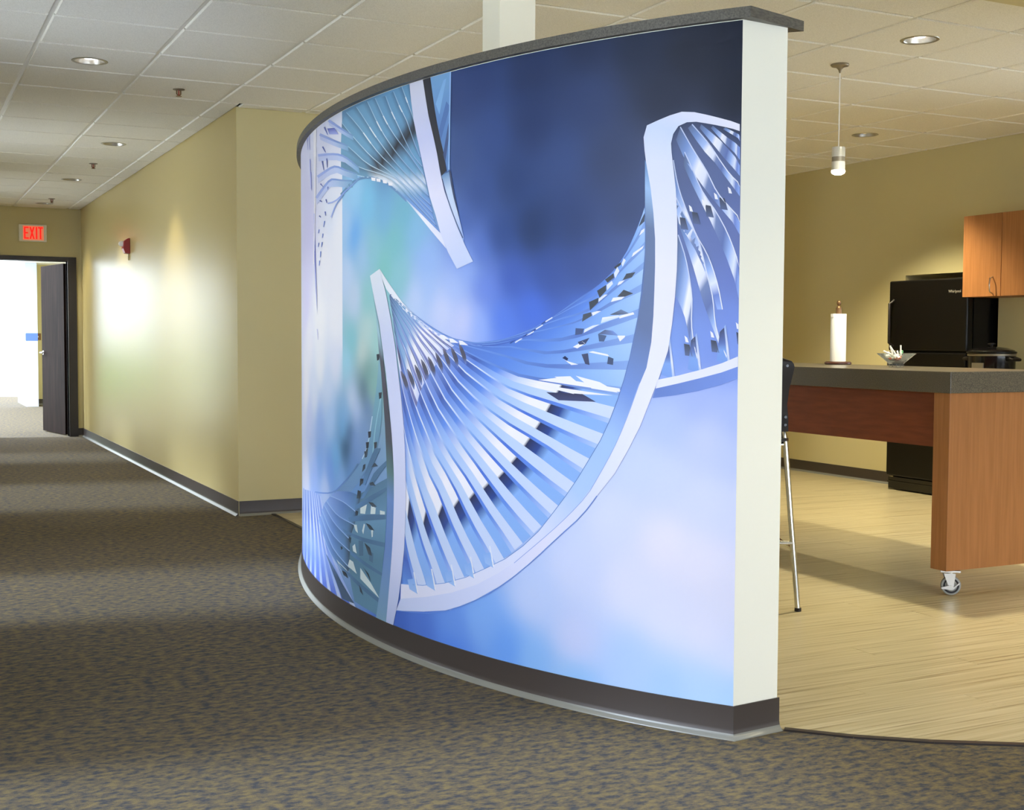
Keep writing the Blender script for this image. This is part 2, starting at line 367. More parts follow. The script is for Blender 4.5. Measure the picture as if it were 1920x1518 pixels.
# ------------------------------------------------------------------ ceiling
T = .6096; GX, GY = .1092, 6.3736
ceil = struct(box('ceiling', (XL, YB, H+.16), (XK+.2, YD+.1, H+.26), 'plain_white'))
box('ceiling_field', (XL, YB, H), (XK, 2.95, H+.02), 'ceiling_tile', ceil)
YJ = GY+3*T
REG = [(XL, XK, 2.95, YJ), (XL, XC, YJ, YD), (XC, XK, YJ, YF), (5.5, XK, YF, 9.9)]
LIGHTS = [(1.023, 7.333, 1), (1.618, 10.357, 0), (1.614, 12.877, 0), (1.62, 15.32, 0), (4.703, 4.858, 1), (6.504, 7.255, 0)]
GAP, TZ = .011, .007
LR = .083
tile_cache = {}
def tile_mesh(sx, sy, hole=None):
    key = (round(sx, 4), round(sy, 4), hole)
    if key in tile_cache: return tile_cache[key]
    mb = MB(); hx, hy = sx/2, sy/2
    if hole is None:
        b = .006
        V = [(-hx,-hy,TZ),(hx,-hy,TZ),(hx,hy,TZ),(-hx,hy,TZ)]+[(-hx,-hy,b-TZ),(hx,-hy,b-TZ),(hx,hy,b-TZ),(-hx,hy,b-TZ)]+[(-hx+b,-hy+b,-TZ),(hx-b,-hy+b,-TZ),(hx-b,hy-b,-TZ),(-hx+b,hy-b,-TZ)]
        mb.add(V, [(0,1,2,3),(4,0,3,7),(0,4,5,1),(1,5,6,2),(2,6,7,3),(8,4,7,11),(4,8,9,5),(5,9,10,6),(6,10,11,7),(8,11,10,9)])
    else:
        cx, cy, r = hole; n = 40; inner = []; outer = []
        for i in range(n):
            a = 2*PI*i/n; dx, dy = math.cos(a), math.sin(a); inner.append((cx+r*dx, cy+r*dy))
            ts = []
            if dx > 1e-9: ts.append((hx-cx)/dx)
            if dx < -1e-9: ts.append((-hx-cx)/dx)
            if dy > 1e-9: ts.append((hy-cy)/dy)
            if dy < -1e-9: ts.append((-hy-cy)/dy)
            t = min(ts); outer.append((cx+t*dx, cy+t*dy))
        # snap the nearest outer points to the corners
        for c in [(hx,hy),(-hx,hy),(-hx,-hy),(hx,-hy)]:
            k = min(range(n), key=lambda i: (outer[i][0]-c[0])**2+(outer[i][1]-c[1])**2); outer[k] = c
        V = [(x,y,-TZ) for x,y in inner]+[(x,y,-TZ) for x,y in outer]+[(x,y,TZ) for x,y in inner]+[(x,y,TZ) for x,y in outer]
        F_ = []
        for i in range(n):
            j = (i+1) % n; F_ += [(i,j,n+j,n+i), (2*n+i,3*n+i,3*n+j,2*n+j), (i,2*n+i,2*n+j,j), (n+i,n+j,3*n+j,3*n+i)]
        mb.add(V, F_)
    me = mb.mesh('ceiling_tile'); me.materials.append(MATS['ceiling_tile']); tile_cache[key] = me; return me
ntile = 0; bars = {}
for (x0, x1, y0, y1) in REG:
    i0, i1 = math.floor((x0-GX)/T), math.ceil((x1-GX)/T); j0, j1 = math.floor((y0-GY)/T), math.ceil((y1-GY)/T)
    for i in range(i0, i1):
        for j in range(j0, j1):
            a, b = max(x0, GX+i*T), min(x1, GX+(i+1)*T); c, d = max(y0, GY+j*T), min(y1, GY+(j+1)*T)
            if b-a < .04 or d-c < .04: continue
            a, b, c, d = a+GAP, b-GAP, c+GAP, d-GAP; cx, cy = (a+b)/2, (c+d)/2; hole = None
            for lx, ly, on in LIGHTS:
                if a < lx < b and c < ly < d:
                    lx2 = min(max(lx, a+LR+.02), b-LR-.02); ly2 = min(max(ly, c+LR+.02), d-LR-.02); hole = (round(lx2-cx, 4), round(ly2-cy, 4), LR)
            o = bpy.data.objects.new('ceiling_tile', tile_mesh(b-a, d-c, hole)); C.objects.link(o); o.location = (cx, cy, H); o.parent = ceil; ntile += 1
    for i in range(i0, i1+1):
        x = min(max(GX+i*T, x0), x1); box('grid_runner', (x-.012, y0, H+.002), (x+.012, y1, H+.03), 'grid_metal', ceil)
    for j in range(j0, j1+1):
        yy = min(max(GY+j*T, y0), y1); box('grid_cross_bar', (x0, yy-.012, H+.0105), (x1, yy+.012, H+.0295), 'grid_metal', ceil)
print('planks', nplank, 'tiles', ntile)

# ------------------------------------------------------------------ doorway and the bright vestibule beyond
fr = bpy.data.objects.new('trim_3', None); C.objects.link(fr); struct(fr, 'dark metal door frame at corridor end')
for a, b in (((DX1, YD-.02, 0), (DX1+.10, YD+.16, DZ+.05)), ((DX0-.10, YD-.02, 0), (DX0, YD+.16, DZ+.05)), ((DX0, YD-.02, DZ), (DX1, YD+.16, DZ+.05))): box('door_jamb' if a[2] == 0 else 'door_head', a, b, 'dark_frame', fr)
box('door_mullion', (1.07, YD, 0), (1.14, YD+.14, DZ), 'dark_frame', fr)
dr = bpy.data.objects.new('door_1', None); C.objects.link(dr); dr.location = (DX1-.005, YD+.185, 0); dr.rotation_euler = (0, 0, math.radians(100.5)); struct(dr, 'dark wood door leaf standing open')
DW = .90
obj('door_leaf', MB().box((0, -.022, .012), (DW, .022, 2.085)), 'dark_door_wood', dr, bevel=.002)
for s_ in (-1, 1):
    obj('lever_rosette', MB().lathe([(.028, 0), (.028, .008), (.014, .012), (.011, .05)], (0, 0, 0), 16, axis='y'), 'brushed_metal', dr, loc=(DW-.07, s_*.022 if s_ > 0 else -.072, 1.0))
    obj('lever_handle', MB().tube([(DW-.07, s_*.065, 1.0), (DW-.10, s_*.068, 1.0), (DW-.19, s_*.068, .998)], .010), 'brushed_metal', dr)
for z in (.2, 1.05, 1.88):
    obj('hinge', MB().lathe([(.009, 0), (.009, .11)], (-.012, -.02, z-.055), 10).box((-.012, -.021, z-.05), (.03, -.024, z+.05)), 'dull_metal', dr)
# vestibule shell: side wall stub, rear wall, ceiling
struct(box('wall_vestibule', (2.10, 22.95, 0), (2.29, 24.6, 2.46), 'grey_white'))
vb = bpy.data.objects['wall_vestibule']; box('blue_band', (2.094, 22.944, 1.13), (2.292, 22.95, 1.26), 'blue_stripe', vb)
struct(box('wall_vestibule_rear', (2.29, 23.6, 0), (4.2, 23.75, 2.46), 'tan_paint'))
struct(cove('baseboard_vestibule', [(4.2, 23.6), (2.30, 23.6)]))
struct(box('wall_vestibule_side', (3.6, 16.02, 0), (3.75, 23.6, 2.46), 'tan_paint'))
struct(box('ceiling_vestibule', (1.95, 16.02, 2.46), (4.2, 24.6, 2.6), 'plain_white'))
# clipped hedge outside, beyond the vestibule glass
mb = MB(); hn = 60
for i in range(900):
    x, y, z = random.uniform(-7, 1.0), random.uniform(29, 30.2), random.uniform(-.1, 1.0); a_, s_ = random.random()*6.3, random.uniform(.08, .16)
    mb.add([(x, y, z), (x+s_*math.cos(a_), y+s_*.5*math.sin(a_), z+s_*.6), (x+s_*.2, y-.05, z+s_*1.2), (x-s_*.8*math.cos(a_), y, z+s_*.6)], [(0, 1, 2, 3)])
mb.box((-7, 29.3, -.15), (1.0, 30, .9)); hd_ = obj('hedge', mb, 'hedge_leaf'); hd_['kind'] = 'stuff'; tag(hd_, 'green hedge outside beyond the corridor doorway', 'hedge')
sw = thing('light_switch', 'beige light switch plate on wall seen past the open door', 'switch', (2.36, 23.6, 1.2))
obj('plate', MB().box((-.05, -.008, -.06), (.05, 0, .06)), 'bronze', sw, bevel=.003); obj('toggle', MB().box((-.008, -.018, -.012), (.008, -.008, .012)), 'plain_white', sw)

# ------------------------------------------------------------------ mural
# each band of the print: layer, left edge and right edge as (along the wall, height) in 0.1 mm, colour stops (per mille, left rgb, right rgb)
MURAL = [
(3,[14663,5766,14524,5505,14391,5243,14262,4982,14134,4722,14006,4463,13872,4207,13731,3955,13575,3708,13407,3466,13248,3224,13109,2976,12972,2729],[14612,6576,14422,6258,14241,5939,14068,5621,13900,5303,13736,4987,13569,4673,13393,4363,13196,4063,12982,3770,12789,3473,12637,3165,12490,2857],[0,243,243,255,243,243,255,125,240,243,255,240,243,255,161,48,55,88,48,55,88,321,52,78,150,52,78,150,464,135,180,247,135,180,247,1000,140,182,246,140,182,246]),
(3,[14733,4641,14666,4458,14601,4274,14536,4092,14466,3910,14389,3731,14304,3554,14214,3379,14119,3206,14019,3036,13911,2868,13792,2705,13671,2543],[14663,5766,14524,5505,14391,5243,14262,4982,14134,4722,14006,4463,13872,4207,13731,3955,13575,3708,13407,3466,13248,3224,13109,2976,12972,2729],[0,190,214,253,190,214,253,1000,206,221,254,206,221,254]),
(4,[14733,4641,14666,4458,14601,4274,14536,4092,14466,3910,14389,3731,14304,3554,14214,3379,14119,3206,14019,3036,13911,2868,13792,2705,13671,2543],[14721,4835,14636,4640,14553,4444,14469,4249,14382,4056,14287,3865,14185,3677,14077,3491,13962,3308,13840,3128,13715,2951,13589,2774,13462,2599],[0,80,120,222,80,120,222,464,105,148,236,105,148,236,1000,175,202,252,175,202,252]),
(3,[14684,7797,14487,7371,14281,6950,14061,6536,13831,6127,13594,5724,13355,5325,13111,4931,12847,4547,12572,4172,12305,3798,12050,3424,11776,3061],[14735,8681,14534,8177,14309,7682,14056,7196,13780,6720,13492,6253,13202,5791,12909,5335,12599,4891,12282,4455,11964,4025,11639,3604,11283,3203],[0,100,146,238,100,146,238,200,205,220,252,205,220,252,360,243,243,255,243,243,255,510,240,243,255,240,243,255,530,48,55,88,48,55,88,620,52,78,150,52,78,150,700,135,180,247,135,180,247,1000,140,182,246,140,182,246]),
(3,[14612,6576,14422,6258,14241,5939,14068,5621,13900,5303,13736,4987,13569,4673,13393,4363,13196,4063,12982,3770,12789,3473,12637,3165,12490,2857],[14684,7797,14487,7371,14281,6950,14061,6536,13831,6127,13594,5724,13355,5325,13111,4931,12847,4547,12572,4172,12305,3798,12050,3424,11776,3061],[0,100,140,228,100,140,228,100,160,195,252,160,195,252,400,190,214,253,190,214,253,1000,206,221,254,206,221,254]),
(4,[14612,6576,14422,6258,14241,5939,14068,5621,13900,5303,13736,4987,13569,4673,13393,4363,13196,4063,12982,3770,12789,3473,12637,3165,12490,2857],[14624,6787,14427,6451,14239,6115,14053,5782,13869,5449,13687,5119,13500,4793,13304,4471,13087,4159,12856,3854,12645,3546,12463,3230,12276,2918],[0,215,230,255,215,230,255,160,130,172,243,130,172,243,400,80,120,222,80,120,222,700,105,148,236,105,148,236,1000,175,202,252,175,202,252]),
(3,[14927,9954,14717,9344,14424,8751,14102,8170,13761,7601,13396,7045,13032,6497,12595,5982,12217,5457,11844,4938,11452,4435,11049,3946,10648,3465],[15067,10880,14850,10192,14507,9526,14135,8875,13746,8236,13327,7615,12910,7004,12372,6446,11948,5861,11536,5282,11094,4726,10638,4187,10206,3650],[0,108,140,220,108,140,220,104,72,98,178,72,98,178,254,100,146,238,100,146,238,403,205,220,252,205,220,252,522,243,243,255,243,243,255,634,240,243,255,240,243,255,649,48,55,88,48,55,88,716,52,78,150,52,78,150,776,135,180,247,135,180,247,1000,140,182,246,140,182,246]),
(3,[14735,8681,14534,8177,14309,7682,14056,7196,13780,6720,13492,6253,13202,5791,12909,5335,12599,4891,12282,4455,11964,4025,11639,3604,11283,3203],[14927,9954,14717,9344,14424,8751,14102,8170,13761,7601,13396,7045,13032,6497,12595,5982,12217,5457,11844,4938,11452,4435,11049,3946,10648,3465],[0,128,152,222,128,152,222,134,100,140,228,100,140,228,328,160,195,252,160,195,252,552,190,214,253,190,214,253,1000,206,221,254,206,221,254]),
(4,[14735,8681,14534,8177,14309,7682,14056,7196,13780,6720,13492,6253,13202,5791,12909,5335,12599,4891,12282,4455,11964,4025,11639,3604,11283,3203],[14768,8900,14563,8379,14321,7868,14051,7368,13757,6878,13450,6397,13140,5923,12809,5462,12481,5007,12147,4559,11809,4121,11461,3693,11094,3281],[0,205,220,255,205,220,255,179,215,230,255,215,230,255,373,130,172,243,130,172,243,552,80,120,222,80,120,222,776,105,148,236,105,148,236,1000,175,202,252,175,202,252]),
(3,[15263,11625,14928,10888,14543,10169,14132,9464,13676,8780,13180,8120,12707,7468,12091,6882,11569,6277,11100,5666,10613,5077,10095,4517,9617,3951],[15407,12166,14985,11395,14569,10634,14130,9889,13625,9172,13075,8483,12562,7800,11890,7193,11302,6574,10794,5940,10275,5327,9714,4750,9206,4163],[0,135,140,208,135,140,208,62,78,78,98,78,78,98,137,108,140,220,108,140,220,250,72,98,178,72,98,178,375,100,146,238,100,146,238,500,205,220,252,205,220,252,600,243,243,255,243,243,255,694,240,243,255,240,243,255,706,48,55,88,48,55,88,763,52,78,150,52,78,150,812,135,180,247,135,180,247,1000,140,182,246,140,182,246]),
(3,[15067,10880,14850,10192,14507,9526,14135,8875,13746,8236,13327,7615,12910,7004,12372,6446,11948,5861,11536,5282,11094,4726,10638,4187,10206,3650],[15263,11625,14928,10888,14543,10169,14132,9464,13676,8780,13180,8120,12707,7468,12091,6882,11569,6277,11100,5666,10613,5077,10095,4517,9617,3951],[0,240,242,255,240,242,255,50,225,230,255,225,230,255,125,128,152,222,128,152,222,275,100,140,228,100,140,228,438,160,195,252,160,195,252,625,190,214,253,190,214,253,1000,206,221,254,206,221,254]),
(4,[15067,10880,14850,10192,14507,9526,14135,8875,13746,8236,13327,7615,12910,7004,12372,6446,11948,5861,11536,5282,11094,4726,10638,4187,10206,3650],[15101,11008,14862,10312,14507,9639,14126,8979,13719,8335,13283,7710,12848,7095,12288,6536,11840,5951,11411,5371,10953,4814,10478,4277,10031,3739],[0,150,165,220,150,165,220,150,205,220,255,205,220,255,312,215,230,255,215,230,255,475,130,172,243,130,172,243,625,80,120,222,80,120,222,812,105,148,236,105,148,236,1000,175,202,252,175,202,252]),
(3,[15507,12565,14999,11779,14495,11009,13990,10254,13455,9522,12888,8816,12328,8126,11648,7503,10977,6901,10392,6282,9826,5675,9230,5102,8687,4520],[15581,12855,15010,12058,14441,11279,13890,10516,13333,9772,12753,9054,12160,8359,11472,7723,10745,7134,10109,6527,9509,5924,8889,5353,8323,4773],[0,150,165,225,150,165,225,100,135,140,208,135,140,208,167,78,78,98,78,78,98,233,108,140,220,108,140,220,333,72,98,178,72,98,178,444,100,146,238,100,146,238,556,205,220,252,205,220,252,644,243,243,255,243,243,255,728,240,243,255,240,243,255,739,48,55,88,48,55,88,789,52,78,150,52,78,150,833,135,180,247,135,180,247,1000,140,182,246,140,182,246]),
(3,[15407,12166,14985,11395,14569,10634,14130,9889,13625,9172,13075,8483,12562,7800,11890,7193,11302,6574,10794,5940,10275,5327,9714,4750,9206,4163],[15507,12565,14999,11779,14495,11009,13990,10254,13455,9522,12888,8816,12328,8126,11648,7503,10977,6901,10392,6282,9826,5675,9230,5102,8687,4520],[0,160,190,235,160,190,235,33,240,242,255,240,242,255,156,225,230,255,225,230,255,222,128,152,222,128,152,222,356,100,140,228,100,140,228,500,160,195,252,160,195,252,667,190,214,253,190,214,253,1000,206,221,254,206,221,254]),
(4,[15407,12166,14985,11395,14569,10634,14130,9889,13625,9172,13075,8483,12562,7800,11890,7193,11302,6574,10794,5940,10275,5327,9714,4750,9206,4163],[15424,12235,14986,11462,14552,10702,14097,9957,13584,9240,13028,8550,12501,7869,11824,7263,11214,6651,10683,6026,10147,5419,9574,4848,9052,4269],[0,170,190,238,170,190,238,111,150,165,220,150,165,220,244,205,220,255,205,220,255,389,215,230,255,215,230,255,533,130,172,243,130,172,243,667,80,120,222,80,120,222,833,105,148,236,105,148,236,1000,175,202,252,175,202,252]),
(3,[15657,13055,14955,12272,14304,11504,13706,10746,13129,10004,12521,9290,11839,8626,11131,7999,10404,7411,9739,6819,9102,6238,8445,5692,7805,5161],[15712,13201,14917,12428,14207,11667,13575,10912,12983,10169,12354,9459,11611,8816,10888,8195,10159,7608,9475,7026,8810,6459,8130,5930,7441,5436],[0,105,140,195,105,140,195,53,150,165,225,150,165,225,147,135,140,208,135,140,208,211,78,78,98,78,78,98,274,108,140,220,108,140,220,368,72,98,178,72,98,178,474,100,146,238,100,146,238,579,205,220,252,205,220,252,663,243,243,255,243,243,255,742,240,243,255,240,243,255,753,48,55,88,48,55,88,800,52,78,150,52,78,150,842,135,180,247,135,180,247,1000,140,182,246,140,182,246]),
(3,[15581,12855,15010,12058,14441,11279,13890,10516,13333,9772,12753,9054,12160,8359,11472,7723,10745,7134,10109,6527,9509,5924,8889,5353,8323,4773],[15657,13055,14955,12272,14304,11504,13706,10746,13129,10004,12521,9290,11839,8626,11131,7999,10404,7411,9739,6819,9102,6238,8445,5692,7805,5161],[0,140,178,228,140,178,228,21,160,190,235,160,190,235,84,240,242,255,240,242,255,200,225,230,255,225,230,255,263,128,152,222,128,152,222,389,100,140,228,100,140,228,526,160,195,252,160,195,252,684,190,214,253,190,214,253,1000,206,221,254,206,221,254]),
(4,[15581,12855,15010,12058,14441,11279,13890,10516,13333,9772,12753,9054,12160,8359,11472,7723,10745,7134,10109,6527,9509,5924,8889,5353,8323,4773],[15594,12889,14999,12096,14413,11321,13851,10561,13288,9819,12699,9104,12082,8419,11386,7788,10656,7203,10009,6603,9396,6009,8762,5450,8169,4887],[0,170,190,238,170,190,238,158,150,165,220,150,165,220,284,205,220,255,205,220,255,421,215,230,255,215,230,255,558,130,172,243,130,172,243,684,80,120,222,80,120,222,842,105,148,236,105,148,236,1000,175,202,252,175,202,252]),
(3,[15764,13354,14880,12597,14104,11849,13404,11110,12762,10381,12113,9678,11340,9051,10584,8450,9819,7888,9087,7341,8379,6809,7675,6305,6979,5827],[15801,13466,14853,12720,14030,11980,13281,11253,12604,10532,11940,9834,11145,9218,10366,8631,9576,8088,8812,7565,8075,7058,7355,6572,6652,6105],[0,105,140,195,105,140,195,100,150,165,225,150,165,225,190,135,140,208,135,140,208,250,78,78,98,78,78,98,310,108,140,220,108,140,220,400,72,98,178,72,98,178,500,100,146,238,100,146,238,600,205,220,252,205,220,252,680,243,243,255,243,243,255,755,240,243,255,240,243,255,765,48,55,88,48,55,88,810,52,78,150,52,78,150,850,135,180,247,135,180,247,1000,140,182,246,140,182,246]),
(3,[15712,13201,14917,12428,14207,11667,13575,10912,12983,10169,12354,9459,11611,8816,10888,8195,10159,7608,9475,7026,8810,6459,8130,5930,7441,5436],[15764,13354,14880,12597,14104,11849,13404,11110,12762,10381,12113,9678,11340,9051,10584,8450,9819,7888,9087,7341,8379,6809,7675,6305,6979,5827],[0,140,178,228,140,178,228,70,160,190,235,160,190,235,130,240,242,255,240,242,255,240,225,230,255,225,230,255,300,128,152,222,128,152,222,420,100,140,228,100,140,228,550,160,195,252,160,195,252,700,190,214,253,190,214,253,1000,206,221,254,206,221,254]),
(4,[15712,13201,14917,12428,14207,11667,13575,10912,12983,10169,12354,9459,11611,8816,10888,8195,10159,7608,9475,7026,8810,6459,8130,5930,7441,5436],[15721,13227,14910,12459,14186,11701,13539,10951,12934,10212,12298,9506,11545,8869,10812,8256,10071,7678,9370,7108,8690,6554,7999,6036,7304,5551],[0,170,190,238,170,190,238,200,150,165,220,150,165,220,320,205,220,255,205,220,255,450,215,230,255,215,230,255,580,130,172,243,130,172,243,700,80,120,222,80,120,222,850,105,148,236,105,148,236,1000,175,202,252,175,202,252]),
(3,[15827,13549,14819,12823,13937,12105,13104,11411,12367,10719,11696,10032,10896,9430,10061,8889,9250,8375,8467,7881,7707,7409,6959,6964,6225,6544],[15846,13609,14794,12897,13868,12195,12977,11525,12198,10853,11520,10173,10715,9581,9844,9072,9017,8579,8221,8105,7443,7658,6677,7242,5923,6856],[0,105,140,195,105,140,195,100,150,165,225,150,165,225,190,135,140,208,135,140,208,250,78,78,98,78,78,98,310,108,140,220,108,140,220,400,72,98,178,72,98,178,500,100,146,238,100,146,238,600,205,220,252,205,220,252,680,243,243,255,243,243,255,755,240,243,255,240,243,255,765,48,55,88,48,55,88,810,52,78,150,52,78,150,850,135,180,247,135,180,247,1000,140,182,246,140,182,246]),
(3,[15801,13466,14853,12720,14030,11980,13281,11253,12604,10532,11940,9834,11145,9218,10366,8631,9576,8088,8812,7565,8075,7058,7355,6572,6652,6105],[15827,13549,14819,12823,13937,12105,13104,11411,12367,10719,11696,10032,10896,9430,10061,8889,9250,8375,8467,7881,7707,7409,6959,6964,6225,6544],[0,140,178,228,140,178,228,70,160,190,235,160,190,235,130,240,242,255,240,242,255,240,225,230,255,225,230,255,300,128,152,222,128,152,222,420,100,140,228,100,140,228,550,160,195,252,160,195,252,700,190,214,253,190,214,253,1000,206,221,254,206,221,254]),
(4,[15801,13466,14853,12720,14030,11980,13281,11253,12604,10532,11940,9834,11145,9218,10366,8631,9576,8088,8812,7565,8075,7058,7355,6572,6652,6105],[15805,13480,14847,12739,14012,12005,13245,11285,12553,10572,11885,9878,11087,9268,10291,8694,9493,8161,8720,7649,7974,7155,7242,6684,6526,6235],[0,170,190,238,170,190,238,200,150,165,220,150,165,220,320,205,220,255,205,220,255,450,215,230,255,215,230,255,580,130,172,243,130,172,243,700,80,120,222,80,120,222,850,105,148,236,105,148,236,1000,175,202,252,175,202,252]),
(3,[15820,13644,14749,12951,13783,12278,12860,11636,12039,10996,11304,10354,10466,9801,9586,9323,8724,8884,7875,8488,7066,8102,6308,7706,5564,7339],[15801,13669,14714,12990,13718,12335,12771,11714,11921,11095,11145,10481,10284,9955,9396,9500,8511,9100,7629,8762,6801,8421,6048,8039,5309,7684],[0,105,140,195,105,140,195,100,150,165,225,150,165,225,190,135,140,208,135,140,208,250,78,78,98,78,78,98,310,108,140,220,108,140,220,400,72,98,178,72,98,178,500,100,146,238,100,146,238,600,205,220,252,205,220,252,680,243,243,255,243,243,255,755,240,243,255,240,243,255,765,48,55,88,48,55,88,810,52,78,150,52,78,150,850,135,180,247,135,180,247,1000,140,182,246,140,182,246]),
(3,[15846,13609,14794,12897,13868,12195,12977,11525,12198,10853,11520,10173,10715,9581,9844,9072,9017,8579,8221,8105,7443,7658,6677,7242,5923,6856],[15820,13644,14749,12951,13783,12278,12860,11636,12039,10996,11304,10354,10466,9801,9586,9323,8724,8884,7875,8488,7066,8102,6308,7706,5564,7339],[0,140,178,228,140,178,228,70,160,190,235,160,190,235,130,240,242,255,240,242,255,240,225,230,255,225,230,255,300,128,152,222,128,152,222,420,100,140,228,100,140,228,550,160,195,252,160,195,252,700,190,214,253,190,214,253,1000,206,221,254,206,221,254]),
(4,[15846,13609,14794,12897,13868,12195,12977,11525,12198,10853,11520,10173,10715,9581,9844,9072,9017,8579,8221,8105,7443,7658,6677,7242,5923,6856],[15841,13615,14787,12907,13853,12212,12956,11549,12166,10886,11474,10215,10659,9634,9784,9135,8944,8658,8130,8207,7340,7780,6572,7374,5817,6998],[0,170,190,238,170,190,238,200,150,165,220,150,165,220,320,205,220,255,205,220,255,450,215,230,255,215,230,255,580,130,172,243,130,172,243,700,80,120,222,80,120,222,850,105,148,236,105,148,236,1000,175,202,252,175,202,252]),
(3,[15749,13679,14650,13020,13633,12390,12638,11809,11728,11239,10905,10668,10012,10188,9133,9752,8240,9393,7366,9080,6536,8772,5752,8459,4987,8173],[15712,13686,14601,13041,13568,12427,12537,11876,11587,11340,10730,10800,9816,10353,8940,9931,8041,9601,7171,9305,6340,9022,5538,8759,4758,8524],[0,105,140,195,105,140,195,100,150,165,225,150,165,225,190,135,140,208,135,140,208,250,78,78,98,78,78,98,310,108,140,220,108,140,220,400,72,98,178,72,98,178,500,100,146,238,100,146,238,600,205,220,252,205,220,252,680,243,243,255,243,243,255,755,240,243,255,240,243,255,765,48,55,88,48,55,88,810,52,78,150,52,78,150,850,135,180,247,135,180,247,1000,140,182,246,140,182,246]),
(3,[15801,13669,14714,12990,13718,12335,12771,11714,11921,11095,11145,10481,10284,9955,9396,9500,8511,9100,7629,8762,6801,8421,6048,8039,5309,7684],[15749,13679,14650,13020,13633,12390,12638,11809,11728,11239,10905,10668,10012,10188,9133,9752,8240,9393,7366,9080,6536,8772,5752,8459,4987,8173],[0,140,178,228,140,178,228,70,160,190,235,160,190,235,130,240,242,255,240,242,255,240,225,230,255,225,230,255,300,128,152,222,128,152,222,420,100,140,228,100,140,228,550,160,195,252,160,195,252,700,190,214,253,190,214,253,1000,206,221,254,206,221,254]),
(4,[15801,13669,14714,12990,13718,12335,12771,11714,11921,11095,11145,10481,10284,9955,9396,9500,8511,9100,7629,8762,6801,8421,6048,8039,5309,7684],[15792,13670,14703,12996,13704,12347,12746,11735,11882,11128,11093,10524,10222,10011,9334,9562,8444,9175,7562,8847,6730,8518,5965,8159,5214,7828],[0,170,190,238,170,190,238,200,150,165,220,150,165,220,320,205,220,255,205,220,255,450,215,230,255,215,230,255,580,130,172,243,130,172,243,700,80,120,222,80,120,222,850,105,148,236,105,148,236,1000,175,202,252,175,202,252]),
(3,[15610,13648,14467,13040,13415,12460,12388,11933,11408,11442,10487,10971,9580,10550,8699,10166,7792,9891,6914,9656,6077,9430,5276,9214,4505,9011],[15537,13621,14369,13039,13302,12482,12275,11971,11274,11512,10313,11093,9409,10690,8523,10334,7612,10098,6730,9908,5891,9724,5090,9541,4324,9360],[0,105,140,195,105,140,195,100,150,165,225,150,165,225,190,135,140,208,135,140,208,250,78,78,98,78,78,98,310,108,140,220,108,140,220,400,72,98,178,72,98,178,500,100,146,238,100,146,238,600,205,220,252,205,220,252,680,243,243,255,243,243,255,755,240,243,255,240,243,255,765,48,55,88,48,55,88,810,52,78,150,52,78,150,850,135,180,247,135,180,247,1000,140,182,246,140,182,246]),
(3,[15712,13686,14601,13041,13568,12427,12537,11876,11587,11340,10730,10800,9816,10353,8940,9931,8041,9601,7171,9305,6340,9022,5538,8759,4758,8524],[15610,13648,14467,13040,13415,12460,12388,11933,11408,11442,10487,10971,9580,10550,8699,10166,7792,9891,6914,9656,6077,9430,5276,9214,4505,9011],[0,140,178,228,140,178,228,70,160,190,235,160,190,235,130,240,242,255,240,242,255,240,225,230,255,225,230,255,300,128,152,222,128,152,222,420,100,140,228,100,140,228,550,160,195,252,160,195,252,700,190,214,253,190,214,253,1000,206,221,254,206,221,254]),
(4,[15712,13686,14601,13041,13568,12427,12537,11876,11587,11340,10730,10800,9816,10353,8940,9931,8041,9601,7171,9305,6340,9022,5538,8759,4758,8524],[15694,13680,14578,13041,13541,12435,12511,11889,11552,11364,10679,10840,9763,10401,8884,9990,7981,9675,7105,9399,6269,9134,5464,8888,4683,8667],[0,170,190,238,170,190,238,200,150,165,220,150,165,220,320,205,220,255,205,220,255,450,215,230,255,215,230,255,580,130,172,243,130,172,243,700,80,120,222,80,120,222,850,105,148,236,105,148,236,1000,175,202,252,175,202,252]),
(3,[15436,13572,14252,13015,13161,12489,12118,12008,11101,11585,10114,11215,9175,10874,8267,10576,7349,10405,6467,10272,5630,10138,4831,10002,4065,9869],[15364,13536,14164,12997,13054,12491,11997,12031,10967,11633,9962,11299,9001,11004,8079,10749,7158,10625,6278,10534,5443,10436,4645,10334,3881,10234],[0,105,140,195,105,140,195,100,150,165,225,150,165,225,190,135,140,208,135,140,208,250,78,78,98,78,78,98,310,108,140,220,108,140,220,400,72,98,178,72,98,178,500,100,146,238,100,146,238,600,205,220,252,205,220,252,680,243,243,255,243,243,255,755,240,243,255,240,243,255,765,48,55,88,48,55,88,810,52,78,150,52,78,150,850,135,180,247,135,180,247,1000,140,182,246,140,182,246]),
(3,[15537,13621,14369,13039,13302,12482,12275,11971,11274,11512,10313,11093,9409,10690,8523,10334,7612,10098,6730,9908,5891,9724,5090,9541,4324,9360],[15436,13572,14252,13015,13161,12489,12118,12008,11101,11585,10114,11215,9175,10874,8267,10576,7349,10405,6467,10272,5630,10138,4831,10002,4065,9869],[0,140,178,228,140,178,228,70,160,190,235,160,190,235,130,240,242,255,240,242,255,240,225,230,255,225,230,255,300,128,152,222,128,152,222,420,100,140,228,100,140,228,550,160,195,252,160,195,252,700,190,214,253,190,214,253,1000,206,221,254,206,221,254]),
(4,[15537,13621,14369,13039,13302,12482,12275,11971,11274,11512,10313,11093,9409,10690,8523,10334,7612,10098,6730,9908,5891,9724,5090,9541,4324,9360],[15519,13613,14348,13035,13276,12484,12245,11979,11239,11529,10270,11121,9355,10733,8461,10393,7545,10176,6661,10004,5819,9837,5017,9672,4247,9510],[0,170,190,238,170,190,238,200,150,165,220,150,165,220,320,205,220,255,205,220,255,450,215,230,255,215,230,255,580,130,172,243,130,172,243,700,80,120,222,80,120,222,850,105,148,236,105,148,236,1000,175,202,252,175,202,252]),
